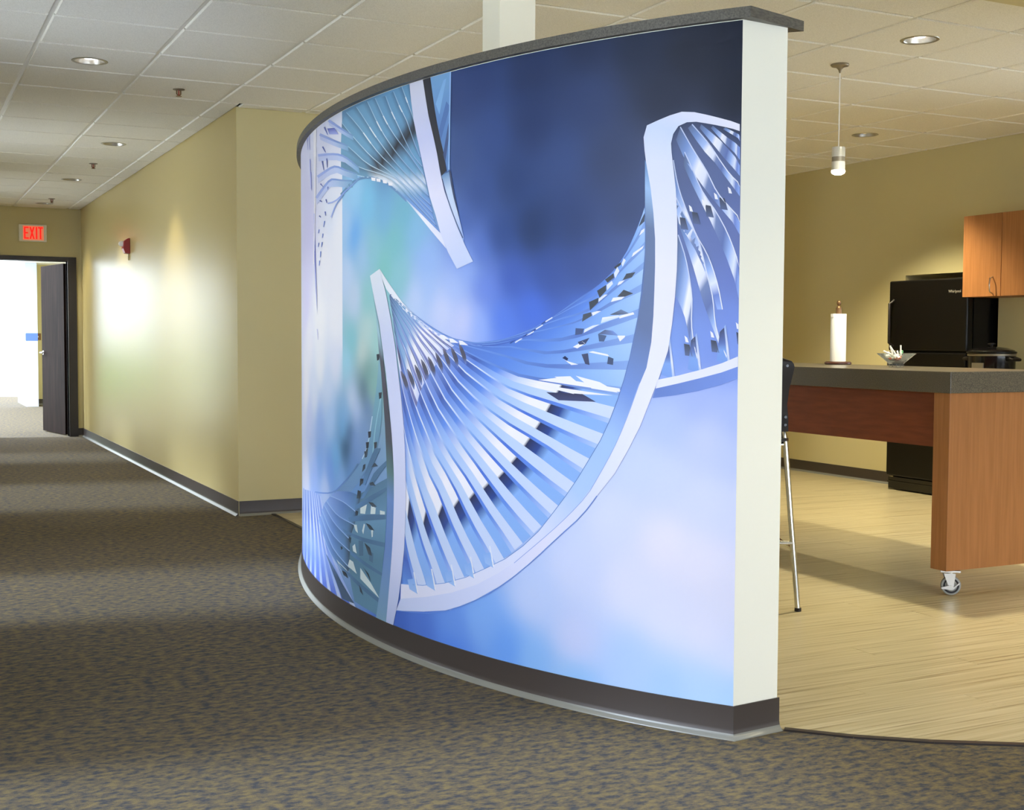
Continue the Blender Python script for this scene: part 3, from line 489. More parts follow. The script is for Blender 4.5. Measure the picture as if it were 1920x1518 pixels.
(3,[14692,5052,14753,4436,14807,3818,14799,3208,14732,2608],[14611,4657,14437,4106,14264,3558,14037,3027,13671,2543],[0,150,190,245,150,190,245,500,80,110,200,80,110,200,1000,110,160,240,110,160,240]),
(8,[14408,2945,14368,2861,14328,2776,14289,2692,14249,2607],[13862,3073,13814,2935,13766,2798,13719,2661,13671,2523],[0,140,182,246,140,182,246,1000,160,196,250,160,196,250]),
(8,[13977,3296,13910,3116,13842,2936,13776,2756,13709,2577],[13881,3311,13814,3121,13748,2931,13681,2742,13615,2553],[0,225,235,255,225,235,255,1000,247,248,255,247,248,255]),
(8,[13158,3263,13121,3180,13085,3097,13049,3013,13013,2930],[12663,3379,12620,3243,12576,3108,12533,2973,12490,2837],[0,140,182,246,140,182,246,1000,160,196,250,160,196,250]),
(8,[12768,3599,12707,3421,12646,3244,12585,3067,12524,2891],[12681,3612,12620,3425,12559,3238,12499,3051,12438,2865],[0,225,235,255,225,235,255,1000,247,248,255,247,248,255]),
(8,[11891,3612,11858,3530,11825,3448,11792,3366,11760,3284],[11442,3717,11402,3583,11362,3450,11322,3317,11283,3184],[0,140,182,246,140,182,246,1000,160,196,250,160,196,250]),
(8,[11538,3934,11482,3759,11426,3585,11370,3410,11314,3237],[11459,3945,11403,3761,11347,3577,11292,3394,11236,3210],[0,225,235,255,225,235,255,1000,247,248,255,247,248,255]),
(8,[10767,4061,10736,3980,10706,3899,10676,3818,10646,3737],[10353,4156,10316,4025,10279,3893,10242,3762,10206,3631],[0,140,182,246,140,182,246,1000,160,196,250,160,196,250]),
(8,[10442,4371,10390,4198,10338,4026,10286,3855,10235,3683],[10369,4380,10317,4199,10265,4018,10214,3837,10162,3656],[0,225,235,255,225,235,255,1000,247,248,255,247,248,255]),
(8,[9729,4577,9700,4497,9672,4416,9644,4336,9616,4256],[9344,4663,9310,4533,9275,4404,9241,4274,9206,4145],[0,140,182,246,140,182,246,1000,160,196,250,160,196,250]),
(8,[9427,4875,9378,4705,9330,4535,9282,4366,9233,4197],[9359,4883,9311,4704,9262,4526,9214,4347,9166,4169],[0,225,235,255,225,235,255,1000,247,248,255,247,248,255]),
(3,[15364,13536,14164,12997,13054,12491,11997,12031,10967,11633,9962,11299,9001,11004,8079,10749,7158,10625,6278,10534,5443,10436,4645,10334,3881,10234],[15026,13368,13863,12865,12788,12391,11714,12005,10636,11736,9593,11554,8622,11375,7726,11162,6842,11066,5992,11043,5180,11047,4404,11053,3658,11058],[0,110,150,225,110,150,225,250,86,120,205,86,120,205,500,96,140,230,96,140,230,800,135,178,243,135,178,243,1000,150,190,245,170,205,250]),
(4,[15364,13536,14164,12997,13054,12491,11997,12031,10967,11633,9962,11299,9001,11004,8079,10749,7158,10625,6278,10534,5443,10436,4645,10334,3881,10234],[15347,13528,14149,12991,13041,12487,11979,12035,10935,11654,9914,11347,8940,11080,8013,10843,7094,10734,6213,10672,5375,10615,4574,10562,3805,10515],[0,150,185,240,150,185,240,400,110,150,230,110,150,230,700,96,128,205,96,128,205,1000,135,170,235,135,170,235]),
(3,[15026,13368,13863,12865,12788,12391,11714,12005,10636,11736,9593,11554,8622,11375,7726,11162,6842,11066,5992,11043,5180,11047,4404,11053,3658,11058],[13107,12514,12132,12181,11176,11916,10228,11756,9311,11717,8446,11720,7643,11602,6874,11507,6131,11546,5424,11632,4745,11724,4090,11817,3458,11907],[0,110,150,225,110,150,225,250,86,120,205,86,120,205,500,96,140,230,96,140,230,800,135,178,243,135,178,243,1000,150,190,245,170,205,250]),
(4,[15026,13368,13863,12865,12788,12391,11714,12005,10636,11736,9593,11554,8622,11375,7726,11162,6842,11066,5992,11043,5180,11047,4404,11053,3658,11058],[14922,13324,13765,12830,12685,12370,11610,11999,10533,11749,9490,11599,8522,11437,7622,11253,6742,11184,5899,11199,5096,11243,4328,11293,3590,11347],[0,150,185,240,150,185,240,400,110,150,230,110,150,230,700,96,128,205,96,128,205,1000,135,170,235,135,170,235]),
(3,[13107,12514,12132,12181,11176,11916,10228,11756,9311,11717,8446,11720,7643,11602,6874,11507,6131,11546,5424,11632,4745,11724,4090,11817,3458,11907],[11759,12089,10874,11889,10007,11775,9181,11825,8404,11927,7653,11951,6936,11913,6249,11930,5602,12037,4992,12189,4408,12351,3842,12514,3296,12684],[0,110,150,225,110,150,225,250,86,120,205,86,120,205,500,96,140,230,96,140,230,800,135,178,243,135,178,243,1000,150,190,245,170,205,250]),
(4,[13107,12514,12132,12181,11176,11916,10228,11756,9311,11717,8446,11720,7643,11602,6874,11507,6131,11546,5424,11632,4745,11724,4090,11817,3458,11907],[13036,12493,12055,12165,11093,11910,10140,11769,9223,11745,8359,11764,7551,11668,6777,11602,6038,11660,5338,11776,4668,11904,4024,12035,3403,12172],[0,150,185,240,150,185,240,400,110,150,230,110,150,230,700,96,128,205,96,128,205,1000,135,170,235,135,170,235]),
(3,[11759,12089,10874,11889,10007,11775,9181,11825,8404,11927,7653,11951,6936,11913,6249,11930,5602,12037,4992,12189,4408,12351,3842,12514,3296,12684],[10536,11868,9730,11863,8971,11923,8266,12045,7595,12174,6943,12276,6318,12382,5718,12496,5163,12669,4652,12888,4157,13108,3661,13302,3175,13489],[0,110,150,225,110,150,225,250,86,120,205,86,120,205,500,96,140,230,96,140,230,800,135,178,243,135,178,243,1000,150,190,245,170,205,250]),
(4,[11759,12089,10874,11889,10007,11775,9181,11825,8404,11927,7653,11951,6936,11913,6249,11930,5602,12037,4992,12189,4408,12351,3842,12514,3296,12684],[11695,12078,10799,11890,9924,11792,9094,11847,8318,11960,7566,12007,6845,12005,6157,12052,5516,12186,4918,12371,4347,12569,3791,12761,3255,12958],[0,150,185,240,150,185,240,400,110,150,230,110,150,230,700,96,128,205,96,128,205,1000,135,170,235,135,170,235]),
(3,[10536,11868,9730,11863,8971,11923,8266,12045,7595,12174,6943,12276,6318,12382,5718,12496,5163,12669,4652,12888,4157,13108,3661,13302,3175,13489],[9146,11912,8495,12044,7877,12187,7295,12351,6734,12514,6179,12646,5630,12744,5116,12889,4694,13147,4303,13428,3905,13690,3502,13934,3108,14176],[0,110,150,225,110,150,225,250,86,120,205,86,120,205,500,96,140,230,96,140,230,800,135,178,243,135,178,243,1000,150,190,245,170,205,250]),
(4,[10536,11868,9730,11863,8971,11923,8266,12045,7595,12174,6943,12276,6318,12382,5718,12496,5163,12669,4652,12888,4157,13108,3661,13302,3175,13489],[10463,11871,9650,11877,8888,11946,8179,12075,7507,12217,6854,12332,6226,12445,5626,12572,5080,12772,4583,13019,4103,13269,3621,13497,3152,13723],[0,150,185,240,150,185,240,400,110,150,230,110,150,230,700,96,128,205,96,128,205,1000,135,170,235,135,170,235]),
(3,[9146,11912,8495,12044,7877,12187,7295,12351,6734,12514,6179,12646,5630,12744,5116,12889,4694,13147,4303,13428,3905,13690,3502,13934,3108,14176],[7756,12202,7270,12396,6798,12587,6339,12774,5891,12956,5445,13121,4999,13261,4628,13494,4304,13762,3993,14035,3681,14300,3368,14557,3060,14812],[0,110,150,225,110,150,225,250,86,120,205,86,120,205,500,96,140,230,96,140,230,800,135,178,243,135,178,243,1000,150,190,245,170,205,250]),
(4,[9146,11912,8495,12044,7877,12187,7295,12351,6734,12514,6179,12646,5630,12744,5116,12889,4694,13147,4303,13428,3905,13690,3502,13934,3108,14176],[9073,11927,8419,12066,7798,12219,7213,12391,6652,12567,6099,12717,5550,12833,5044,13006,4625,13276,4243,13573,3858,13856,3470,14124,3092,14392],[0,150,185,240,150,185,240,400,110,150,230,110,150,230,700,96,128,205,96,128,205,1000,135,170,235,135,170,235]),
(3,[7756,12202,7270,12396,6798,12587,6339,12774,5891,12956,5445,13121,4999,13261,4628,13494,4304,13762,3993,14035,3681,14300,3368,14557,3060,14812],[6482,12757,6113,12940,5753,13122,5400,13302,5063,13491,4750,13697,4450,13910,4165,14130,3904,14365,3672,14618,3464,14883,3266,15151,3067,15416],[0,110,150,225,110,150,225,250,86,120,205,86,120,205,500,96,140,230,96,140,230,800,135,178,243,135,178,243,1000,150,190,245,170,205,250]),
(4,[7756,12202,7270,12396,6798,12587,6339,12774,5891,12956,5445,13121,4999,13261,4628,13494,4304,13762,3993,14035,3681,14300,3368,14557,3060,14812],[7690,12230,7199,12430,6724,12627,6263,12822,5815,13014,5376,13201,4935,13366,4563,13605,4237,13880,3934,14166,3637,14451,3346,14735,3062,15018],[0,150,185,240,150,185,240,400,110,150,230,110,150,230,700,96,128,205,96,128,205,1000,135,170,235,135,170,235]),
(3,[6482,12757,6113,12940,5753,13122,5400,13302,5063,13491,4750,13697,4450,13910,4165,14130,3904,14365,3672,14618,3464,14883,3266,15151,3067,15416],[5615,13245,5287,13418,4963,13588,4654,13768,4368,13965,4113,14184,3899,14431,3725,14697,3573,14973,3432,15251,3301,15531,3182,15815,3075,16101],[0,110,150,225,110,150,225,250,86,120,205,86,120,205,500,96,140,230,96,140,230,800,135,178,243,135,178,243,1000,150,190,245,170,205,250]),
(4,[6482,12757,6113,12940,5753,13122,5400,13302,5063,13491,4750,13697,4450,13910,4165,14130,3904,14365,3672,14618,3464,14883,3266,15151,3067,15416],[6438,12782,6056,12972,5685,13163,5322,13351,4976,13550,4658,13768,4359,13998,4082,14242,3833,14501,3615,14777,3421,15064,3242,15357,3070,15649],[0,150,185,240,150,185,240,400,110,150,230,110,150,230,700,96,128,205,96,128,205,1000,135,170,235,135,170,235]),
(5,[7150,10657,6269,10579,5431,10503,4630,10427,3862,10352],[6353,10747,5714,10676,5097,10606,4501,10536,3922,10468],[0,240,242,255,240,242,255,1000,240,242,255,240,242,255]),
(5,[7720,10571,7575,10549,7432,10526,7290,10504,7149,10481],[4155,10243,4528,10244,4908,10245,5297,10246,5694,10246],[0,240,242,255,240,242,255,1000,240,242,255,240,242,255]),
(5,[6800,10263,6669,10202,6539,10141,6409,10080,6281,10019],[5334,10257,5197,10198,5062,10138,4927,10079,4794,10019],[0,58,62,92,58,62,92,1000,70,78,120,70,78,120]),
(5,[6465,10779,6353,10742,6242,10706,6132,10670,6022,10633],[5807,10811,5699,10740,5591,10670,5485,10600,5378,10530],[0,240,242,255,240,242,255,1000,240,242,255,240,242,255]),
(5,[5593,10833,5433,10734,5274,10635,5117,10537,4962,10439],[4658,10651,4481,10571,4306,10491,4132,10412,3960,10333],[0,240,242,255,240,242,255,1000,240,242,255,240,242,255]),
(5,[6116,11374,6028,11324,5941,11274,5854,11223,5767,11173],[5984,11307,5860,11279,5736,11251,5612,11223,5490,11195],[0,240,242,255,240,242,255,1000,240,242,255,240,242,255]),
(5,[5367,11521,5329,11445,5292,11369,5255,11292,5217,11216],[5117,11558,5100,11465,5084,11372,5068,11278,5051,11185],[0,70,78,110,70,78,110,1000,70,78,110,70,78,110]),
(5,[5097,11592,4896,11560,4697,11529,4500,11497,4306,11466],[4932,11628,4789,11604,4647,11580,4506,11556,4366,11533],[0,240,242,255,240,242,255,1000,240,242,255,240,242,255]),
(5,[4346,11466,4355,11407,4364,11348,4373,11289,4383,11230],[4147,11401,4152,11351,4156,11300,4160,11250,4165,11200],[0,70,85,120,70,85,120,1000,70,85,120,70,85,120]),
(5,[6138,11391,6089,11371,6039,11350,5990,11329,5941,11308],[6029,11462,5996,11441,5964,11420,5931,11399,5898,11377],[0,40,50,90,40,50,90,1000,40,50,90,40,50,90]),
(5,[5708,11757,5665,11745,5622,11732,5580,11720,5537,11707],[5329,11931,5302,11914,5276,11897,5250,11880,5224,11863],[0,240,242,255,240,242,255,1000,240,242,255,240,242,255]),
(5,[5518,11913,5502,11891,5486,11870,5470,11849,5454,11828],[5060,12051,5101,12000,5141,11949,5182,11897,5224,11846],[0,60,72,110,60,72,110,1000,60,72,110,60,72,110]),
(5,[4734,12170,4723,12111,4712,12052,4702,11993,4691,11934],[4412,12120,4436,12074,4461,12028,4485,11981,4510,11935],[0,80,100,140,80,100,140,1000,80,100,140,80,100,140]),
(5,[4734,12170,4542,12158,4353,12145,4165,12133,3979,12121],[4474,12305,4399,12296,4324,12288,4250,12280,4176,12271],[0,90,100,130,90,100,130,1000,120,150,220,120,150,220]),
(5,[4018,12121,3993,12075,3968,12029,3943,11984,3919,11938],[3727,12122,3732,12109,3737,12097,3741,12084,3746,12072],[0,240,242,255,240,242,255,1000,240,242,255,240,242,255]),
(5,[5607,12357,5612,12301,5617,12246,5621,12190,5626,12135],[5270,12339,5290,12297,5311,12254,5331,12212,5352,12169],[0,78,95,140,78,95,140,1000,78,95,140,78,95,140]),
(5,[5289,12203,5279,12233,5269,12263,5259,12293,5249,12322],[4676,12473,4742,12465,4808,12457,4874,12449,4940,12440],[0,225,235,255,225,235,255,1000,225,235,255,225,235,255]),
(5,[4636,12507,4622,12553,4607,12599,4592,12645,4578,12692],[3888,12704,3912,12716,3937,12729,3961,12742,3986,12754],[0,200,220,252,200,220,252,1000,240,242,255,240,242,255]),
(5,[3946,12654,3811,12687,3676,12719,3543,12751,3411,12783],[3947,12737,3821,12766,3696,12794,3572,12822,3449,12850],[0,240,242,255,240,242,255,1000,240,242,255,240,242,255]),
(5,[4300,12773,4197,12814,4094,12855,3992,12896,3891,12937],[3986,12771,3879,12779,3773,12786,3668,12794,3563,12801],[0,80,88,105,80,88,105,1000,110,130,170,110,130,170]),
(5,[5316,12798,5326,12739,5336,12680,5346,12620,5356,12561],[5006,12864,5001,12834,4995,12804,4990,12775,4984,12745],[0,80,88,100,80,88,100,1000,80,88,100,80,88,100]),
(5,[4985,12846,4975,12821,4964,12796,4954,12770,4943,12745],[4782,12895,4741,12895,4701,12894,4660,12894,4620,12894],[0,240,242,255,240,242,255,1000,240,242,255,240,242,255]),
(5,[5091,13186,5080,13118,5070,13050,5059,12982,5048,12915],[4725,13315,4730,13277,4735,13240,4739,13202,4744,13164],[0,72,80,90,72,80,90,1000,72,80,90,72,80,90]),
(5,[4725,13282,4725,13256,4724,13231,4724,13206,4724,13181],[4505,13412,4475,13412,4445,13411,4415,13411,4386,13410],[0,225,235,255,225,235,255,1000,225,235,255,225,235,255]),
(5,[4788,13535,4762,13480,4736,13425,4711,13370,4685,13315],[4448,13712,4448,13666,4447,13620,4447,13574,4447,13528],[0,68,74,84,68,74,84,1000,68,74,84,68,74,84]),
(5,[4429,13712,4423,13670,4418,13628,4412,13586,4407,13544],[4232,13841,4222,13816,4212,13791,4202,13765,4192,13740],[0,225,235,255,225,235,255,1000,225,235,255,225,235,255]),
(5,[4490,13881,4465,13855,4440,13829,4415,13804,4389,13778],[4176,14073,4170,14039,4165,14006,4160,13973,4155,13939],[0,66,72,84,66,72,84,1000,66,72,84,66,72,84]),
(5,[4156,14072,4146,14030,4136,13989,4125,13947,4115,13905],[4041,14268,4021,14235,4001,14201,3982,14167,3962,14133],[0,225,235,255,225,235,255,1000,225,235,255,225,235,255]),
(5,[4158,14255,4143,14242,4128,14230,4114,14217,4099,14204],[3907,14414,3906,14393,3906,14372,3906,14351,3906,14331],[0,60,66,76,60,66,76,1000,60,66,76,60,66,76]),
(5,[3887,14363,3877,14338,3867,14313,3857,14288,3847,14263],[3811,14526,3792,14509,3773,14492,3753,14475,3734,14458],[0,225,235,255,225,235,255,1000,225,235,255,225,235,255]),
(5,[3843,13849,3809,13897,3776,13946,3743,13995,3710,14044],[3518,13924,3486,13964,3453,14004,3420,14045,3388,14085],[0,70,78,90,70,78,90,1000,70,78,90,70,78,90]),
(5,[4035,13687,4020,13716,4006,13744,3992,13773,3978,13802],[3899,13734,3866,13762,3832,13790,3799,13819,3766,13847],[0,240,242,255,240,242,255,1000,240,242,255,240,242,255]),
(5,[4031,13338,3973,13391,3915,13444,3858,13497,3801,13549],[3760,13333,3683,13357,3607,13380,3531,13404,3456,13428],[0,72,78,90,72,78,90,1000,72,78,90,72,78,90]),
(5,[4264,13174,4245,13207,4226,13241,4206,13274,4187,13307],[3875,13252,3846,13272,3817,13293,3789,13313,3760,13333],[0,240,242,255,240,242,255,1000,240,242,255,240,242,255]),
(5,[3525,14550,3511,14582,3498,14615,3484,14647,3470,14679],[3153,14799,3139,14823,3125,14847,3112,14871,3098,14895],[0,240,242,255,240,242,255,1000,240,242,255,240,242,255]),
(5,[3269,15197,3251,15237,3233,15277,3214,15317,3196,15357],[3103,15320,3099,15344,3094,15369,3090,15393,3086,15417],[0,240,242,255,240,242,255,1000,240,242,255,240,242,255]),
(5,[3291,15476,3268,15528,3245,15580,3223,15632,3200,15684],[3088,15629,3084,15699,3080,15768,3077,15837,3073,15906],[0,70,80,100,70,80,100,1000,70,80,100,70,80,100]),
(5,[7049,12500,6991,12530,6934,12560,6877,12590,6820,12620],[7002,12482,6945,12508,6888,12534,6831,12560,6774,12585],[0,60,85,150,60,85,150,1000,60,85,150,60,85,150]),
(5,[7469,12255,7410,12286,7351,12316,7292,12347,7234,12378],[7421,12237,7362,12264,7303,12290,7245,12316,7187,12342],[0,60,85,150,60,85,150,1000,60,85,150,60,85,150]),
(5,[7901,12060,7840,12091,7780,12122,7719,12153,7659,12184],[7852,12042,7791,12069,7731,12096,7671,12123,7611,12149],[0,60,85,150,60,85,150,1000,60,85,150,60,85,150]),
(5,[8472,11862,8409,11893,8346,11925,8283,11956,8221,11988],[8421,11844,8358,11871,8295,11898,8233,11925,8171,11952],[0,60,85,150,60,85,150,1000,60,85,150,60,85,150]),
(5,[6865,12586,6791,12620,6718,12655,6644,12689,6572,12723],[6842,12551,6768,12585,6695,12620,6622,12654,6549,12688],[0,225,235,255,225,235,255,1000,225,235,255,225,235,255]),
(5,[7280,12343,7204,12378,7129,12412,7054,12447,6979,12482],[7257,12308,7181,12342,7105,12377,7030,12412,6956,12447],[0,225,235,255,225,235,255,1000,225,235,255,225,235,255]),
(5,[7683,12131,7605,12167,7528,12202,7451,12237,7374,12273],[7659,12096,7581,12132,7504,12167,7427,12202,7350,12237],[0,225,235,255,225,235,255,1000,225,235,255,225,235,255]),
(5,[8220,11899,8140,11935,8060,11971,7980,12007,7901,12042],[8195,11863,8115,11899,8035,11935,7955,11971,7876,12007],[0,225,235,255,225,235,255,1000,225,235,255,225,235,255]),
(5,[16680,14679,16062,14220,15428,13783,14825,13358,14157,12979,13452,12646,12737,12354,12002,12123,11259,11960,10531,11849,9824,11799],[16537,14366,16124,13892,15474,13484,14792,13110,14094,12772,13387,12470,12675,12209,11958,11996,11229,11864,10510,11811,9823,11780],[0,225,235,250,225,235,250,350,240,242,255,240,242,255,550,190,205,245,190,205,245,800,130,160,235,130,160,235,1000,90,120,210,90,120,210]),
(5,[15473,12428,15287,12108,15100,11790,14891,11479,14669,11172,14484,10862,14314,10551,14135,10243,13932,9943,13705,9651],[15563,12786,15355,12458,15141,12135,14890,11821,14616,11515,14415,11199,14218,10884,14009,10573,13787,10269,13560,9968],[0,90,120,165,90,120,165,200,125,170,215,125,170,215,450,150,185,230,150,185,230,620,245,246,255,245,246,255,900,232,236,255,232,236,255,1000,200,212,250,200,212,250]),
(5,[15424,12235,15251,11919,15077,11605,14892,11294,14698,10987,14522,10680,14367,10371,14203,10065,14011,9767,13783,9479],[15473,12428,15287,12108,15100,11790,14891,11479,14669,11172,14484,10862,14314,10551,14135,10243,13932,9943,13705,9651],[0,60,75,105,60,75,105,200,105,150,205,105,150,205,500,125,160,222,125,160,222,650,140,150,215,140,150,215,1000,110,115,170,110,115,170]),
(5,[15630,12986,15373,12662,15115,12341,14839,12029,14555,11722,14324,11407,14092,11096,13860,10788,13629,10483,13401,10180],[15699,13166,15381,12849,15070,12535,14771,12224,14486,11914,14218,11604,13948,11300,13692,10995,13453,10690,13222,10386],[0,90,120,165,90,120,165,200,125,170,215,125,170,215,450,150,185,230,150,185,230,620,245,246,255,245,246,255,900,232,236,255,232,236,255,1000,200,212,250,200,212,250]),
(5,[15594,12889,15369,12562,15140,12238,14876,11924,14593,11618,14381,11301,14171,10987,13952,10677,13725,10371,13498,10069],[15630,12986,15373,12662,15115,12341,14839,12029,14555,11722,14324,11407,14092,11096,13860,10788,13629,10483,13401,10180],[0,60,75,105,60,75,105,200,105,150,205,105,150,205,500,125,160,222,125,160,222,650,140,150,215,140,150,215,1000,110,115,170,110,115,170]),
(5,[15746,13301,15392,12989,15049,12681,14721,12375,14412,12069,14125,11763,13830,11463,13548,11165,13288,10865,13050,10562],[15792,13439,15406,13132,15032,12829,14671,12529,14330,12231,14025,11927,13708,11633,13396,11342,13110,11049,12864,10748],[0,90,120,165,90,120,165,200,125,170,215,125,170,215,450,150,185,230,150,185,230,620,245,246,255,245,246,255,900,232,236,255,232,236,255,1000,200,212,250,200,212,250]),
(5,[15721,13227,15385,12912,15059,12601,14748,12291,14457,11982,14179,11674,13897,11372,13631,11069,13384,10765,13152,10462],[15746,13301,15392,12989,15049,12681,14721,12375,14412,12069,14125,11763,13830,11463,13548,11165,13288,10865,13050,10562],[0,60,75,105,60,75,105,200,105,150,205,105,150,205,500,125,160,222,125,160,222,650,140,150,215,140,150,215,1000,110,115,170,110,115,170]),
(5,[15818,13520,15409,13219,15013,12923,14631,12630,14268,12339,13937,12044,13606,11755,13264,11477,12943,11197,12681,10903],[15841,13595,15409,13300,14991,13011,14589,12726,14203,12443,13841,12159,13498,11876,13124,11612,12762,11351,12481,11065],[0,90,120,165,90,120,165,200,125,170,215,125,170,215,450,150,185,230,150,185,230,620,245,246,255,245,246,255,900,232,236,255,232,236,255,1000,200,212,250,200,212,250]),
(5,[15805,13480,15409,13175,15024,12875,14653,12578,14302,12282,13988,11982,13664,11689,13340,11403,13041,11114,12790,10815],[15818,13520,15409,13219,15013,12923,14631,12630,14268,12339,13937,12044,13606,11755,13264,11477,12943,11197,12681,10903],[0,60,75,105,60,75,105,200,105,150,205,105,150,205,500,125,160,222,125,160,222,650,140,150,215,140,150,215,1000,110,115,170,110,115,170]),
(5,[15828,13632,15385,13344,14958,13061,14546,12783,14150,12507,13772,12233,13412,11960,13032,11703,12661,11450,12347,11179],[15805,13663,15353,13382,14918,13107,14499,12835,14093,12568,13702,12304,13321,12043,12941,11791,12568,11543,12217,11293],[0,90,120,165,90,120,165,200,125,170,215,125,170,215,450,150,185,230,150,185,230,620,245,246,255,245,246,255,900,232,236,255,232,236,255,1000,200,212,250,200,212,250]),
(5,[15841,13615,15402,13323,14980,13037,14571,12754,14180,12474,13810,12195,13460,11915,13080,11655,12710,11399,12418,11118],[15828,13632,15385,13344,14958,13061,14546,12783,14150,12507,13772,12233,13412,11960,13032,11703,12661,11450,12347,11179],[0,60,75,105,60,75,105,200,105,150,205,105,150,205,500,125,160,222,125,160,222,650,140,150,215,140,150,215,1000,110,115,170,110,115,170]),
(5,[15767,13675,15309,13402,14869,13133,14445,12869,14034,12608,13635,12352,13232,12107,12830,11871,12443,11637,12078,11399],[15721,13685,15257,13419,14812,13157,14383,12899,13967,12646,13560,12398,13132,12172,12704,11957,12297,11740,11923,11514],[0,90,120,165,90,120,165,200,125,170,215,125,170,215,450,150,185,230,150,185,230,620,245,246,255,245,246,255,900,232,236,255,232,236,255,1000,200,212,250,200,212,250]),
(5,[15792,13670,15337,13393,14900,13120,14478,12851,14070,12587,13674,12326,13285,12072,12899,11824,12522,11581,12162,11338],[15767,13675,15309,13402,14869,13133,14445,12869,14034,12608,13635,12352,13232,12107,12830,11871,12443,11637,12078,11399],[0,60,75,105,60,75,105,200,105,150,205,105,150,205,500,125,160,222,125,160,222,650,140,150,215,140,150,215,1000,110,115,170,110,115,170]),
(5,[15645,13662,15171,13407,14716,13156,14278,12909,13854,12667,13439,12430,13014,12210,12590,12000,12180,11794,11789,11586],[15554,13628,15068,13386,14601,13148,14153,12915,13718,12686,13296,12462,12880,12245,12467,12037,12056,11840,11646,11654],[0,90,120,165,90,120,165,200,125,170,215,125,170,215,450,150,185,230,150,185,230,620,245,246,255,245,246,255,900,232,236,255,232,236,255,1000,200,212,250,200,212,250]),
(5,[15694,13680,15227,13418,14778,13160,14346,12906,13927,12657,13517,12413,13086,12191,12656,11980,12246,11769,11866,11549],[15645,13662,15171,13407,14716,13156,14278,12909,13854,12667,13439,12430,13014,12210,12590,12000,12180,11794,11789,11586],[0,60,75,105,60,75,105,200,105,150,205,105,150,205,500,125,160,222,125,160,222,650,140,150,215,140,150,215,1000,110,115,170,110,115,170]),
(5,[15471,13589,14976,13357,14503,13128,14047,12904,13606,12685,13175,12471,12753,12264,12336,12066,11921,11878,11506,11703],[15381,13545,14879,13322,14399,13102,13937,12887,13488,12678,13048,12476,12616,12282,12191,12095,11771,11919,11354,11753],[0,90,120,165,90,120,165,200,125,170,215,125,170,215,450,150,185,230,150,185,230,620,245,246,255,245,246,255,900,232,236,255,232,236,255,1000,200,212,250,200,212,250]),
(5,[15519,13613,15029,13375,14559,13142,14107,12913,13670,12688,13244,12469,12828,12255,12415,12050,12003,11856,11589,11676],[15471,13589,14976,13357,14503,13128,14047,12904,13606,12685,13175,12471,12753,12264,12336,12066,11921,11878,11506,11703],[0,60,75,105,60,75,105,200,105,150,205,105,150,205,500,125,160,222,125,160,222,650,140,150,215,140,150,215,1000,110,115,170,110,115,170]),
(6,[12215,12146,12198,12108,12181,12070,12165,12032,12148,11993],[11985,12127,11896,12089,11807,12051,11719,12014,11631,11976],[0,240,242,255,240,242,255,1000,240,242,255,240,242,255]),
(6,[11663,12014,11647,11976,11631,11938,11615,11901,11599,11863],[11443,11996,11357,11958,11272,11921,11187,11884,11103,11847],[0,240,242,255,240,242,255,1000,240,242,255,240,242,255]),
(6,[11103,11940,11088,11903,11072,11866,11057,11828,11042,11791],[10892,11923,10809,11886,10727,11849,10646,11812,10565,11775],[0,240,242,255,240,242,255,1000,240,242,255,240,242,255]),
(6,[14942,10762,14882,10604,14788,10451,14684,10301,14565,10155,14415,10018],[14901,10783,14676,10658,14520,10511,14404,10355,14358,10189,14375,10019],[0,120,120,150,120,120,150,300,84,84,100,84,84,100,700,86,90,115,86,90,115,1000,115,140,215,115,140,215]),
(6,[14455,10853,14397,10697,14307,10545,14207,10396,14093,10250,13948,10114],[14415,10874,14200,10750,14049,10604,13938,10449,13894,10284,13910,10116],[0,120,120,150,120,120,150,300,84,84,100,84,84,100,700,86,90,115,86,90,115,1000,115,140,215,115,140,215]),
(6,[13911,11023,13856,10868,13770,10718,13674,10569,13565,10425,13426,10289],[13874,11044,13667,10920,13523,10775,13417,10621,13374,10457,13390,10290],[0,120,120,150,120,120,150,300,84,84,100,84,84,100,700,86,90,115,86,90,115,1000,115,140,215,115,140,215]),
(6,[13464,11228,13411,11073,13328,10924,13235,10776,13130,10633,12996,10498],[13428,11248,13229,11124,13090,10980,12987,10826,12946,10664,12961,10499],[0,120,120,150,120,120,150,300,84,84,100,84,84,100,700,86,90,115,86,90,115,1000,115,140,215,115,140,215]),
(6,[12998,11332,12946,11179,12866,11030,12777,10884,12675,10741,12546,10607],[12963,11352,12771,11229,12637,11085,12537,10933,12497,10772,12512,10608],[0,120,120,150,120,120,150,300,84,84,100,84,84,100,700,86,90,115,86,90,115,1000,115,140,215,115,140,215]),
(6,[12514,11493,12465,11341,12387,11193,12301,11048,12203,10906,12078,10772],[12480,11513,12296,11390,12166,11247,12070,11096,12032,10936,12046,10773],[0,120,120,150,120,120,150,300,84,84,100,84,84,100,700,86,90,115,86,90,115,1000,115,140,215,115,140,215]),
(6,[12048,11632,12000,11481,11926,11334,11843,11190,11748,11049,11627,10916],[12016,11651,11837,11529,11712,11387,11620,11236,11583,11078,11596,10917],[0,120,120,150,120,120,150,300,84,84,100,84,84,100,700,86,90,115,86,90,115,1000,115,140,215,115,140,215]),
(6,[11567,11693,11521,11543,11449,11398,11368,11255,11277,11114,11160,10982],[11536,11712,11363,11591,11243,11450,11153,11300,11117,11143,11130,10983],[0,120,120,150,120,120,150,300,84,84,100,84,84,100,700,86,90,115,86,90,115,1000,115,140,215,115,140,215]),
(6,[11103,11809,11058,11661,10988,11516,10910,11374,10822,11235,10709,11103],[11072,11828,10906,11707,10789,11567,10702,11419,10667,11263,10680,11104],[0,120,120,150,120,120,150,300,84,84,100,84,84,100,700,86,90,115,86,90,115,1000,115,140,215,115,140,215]),
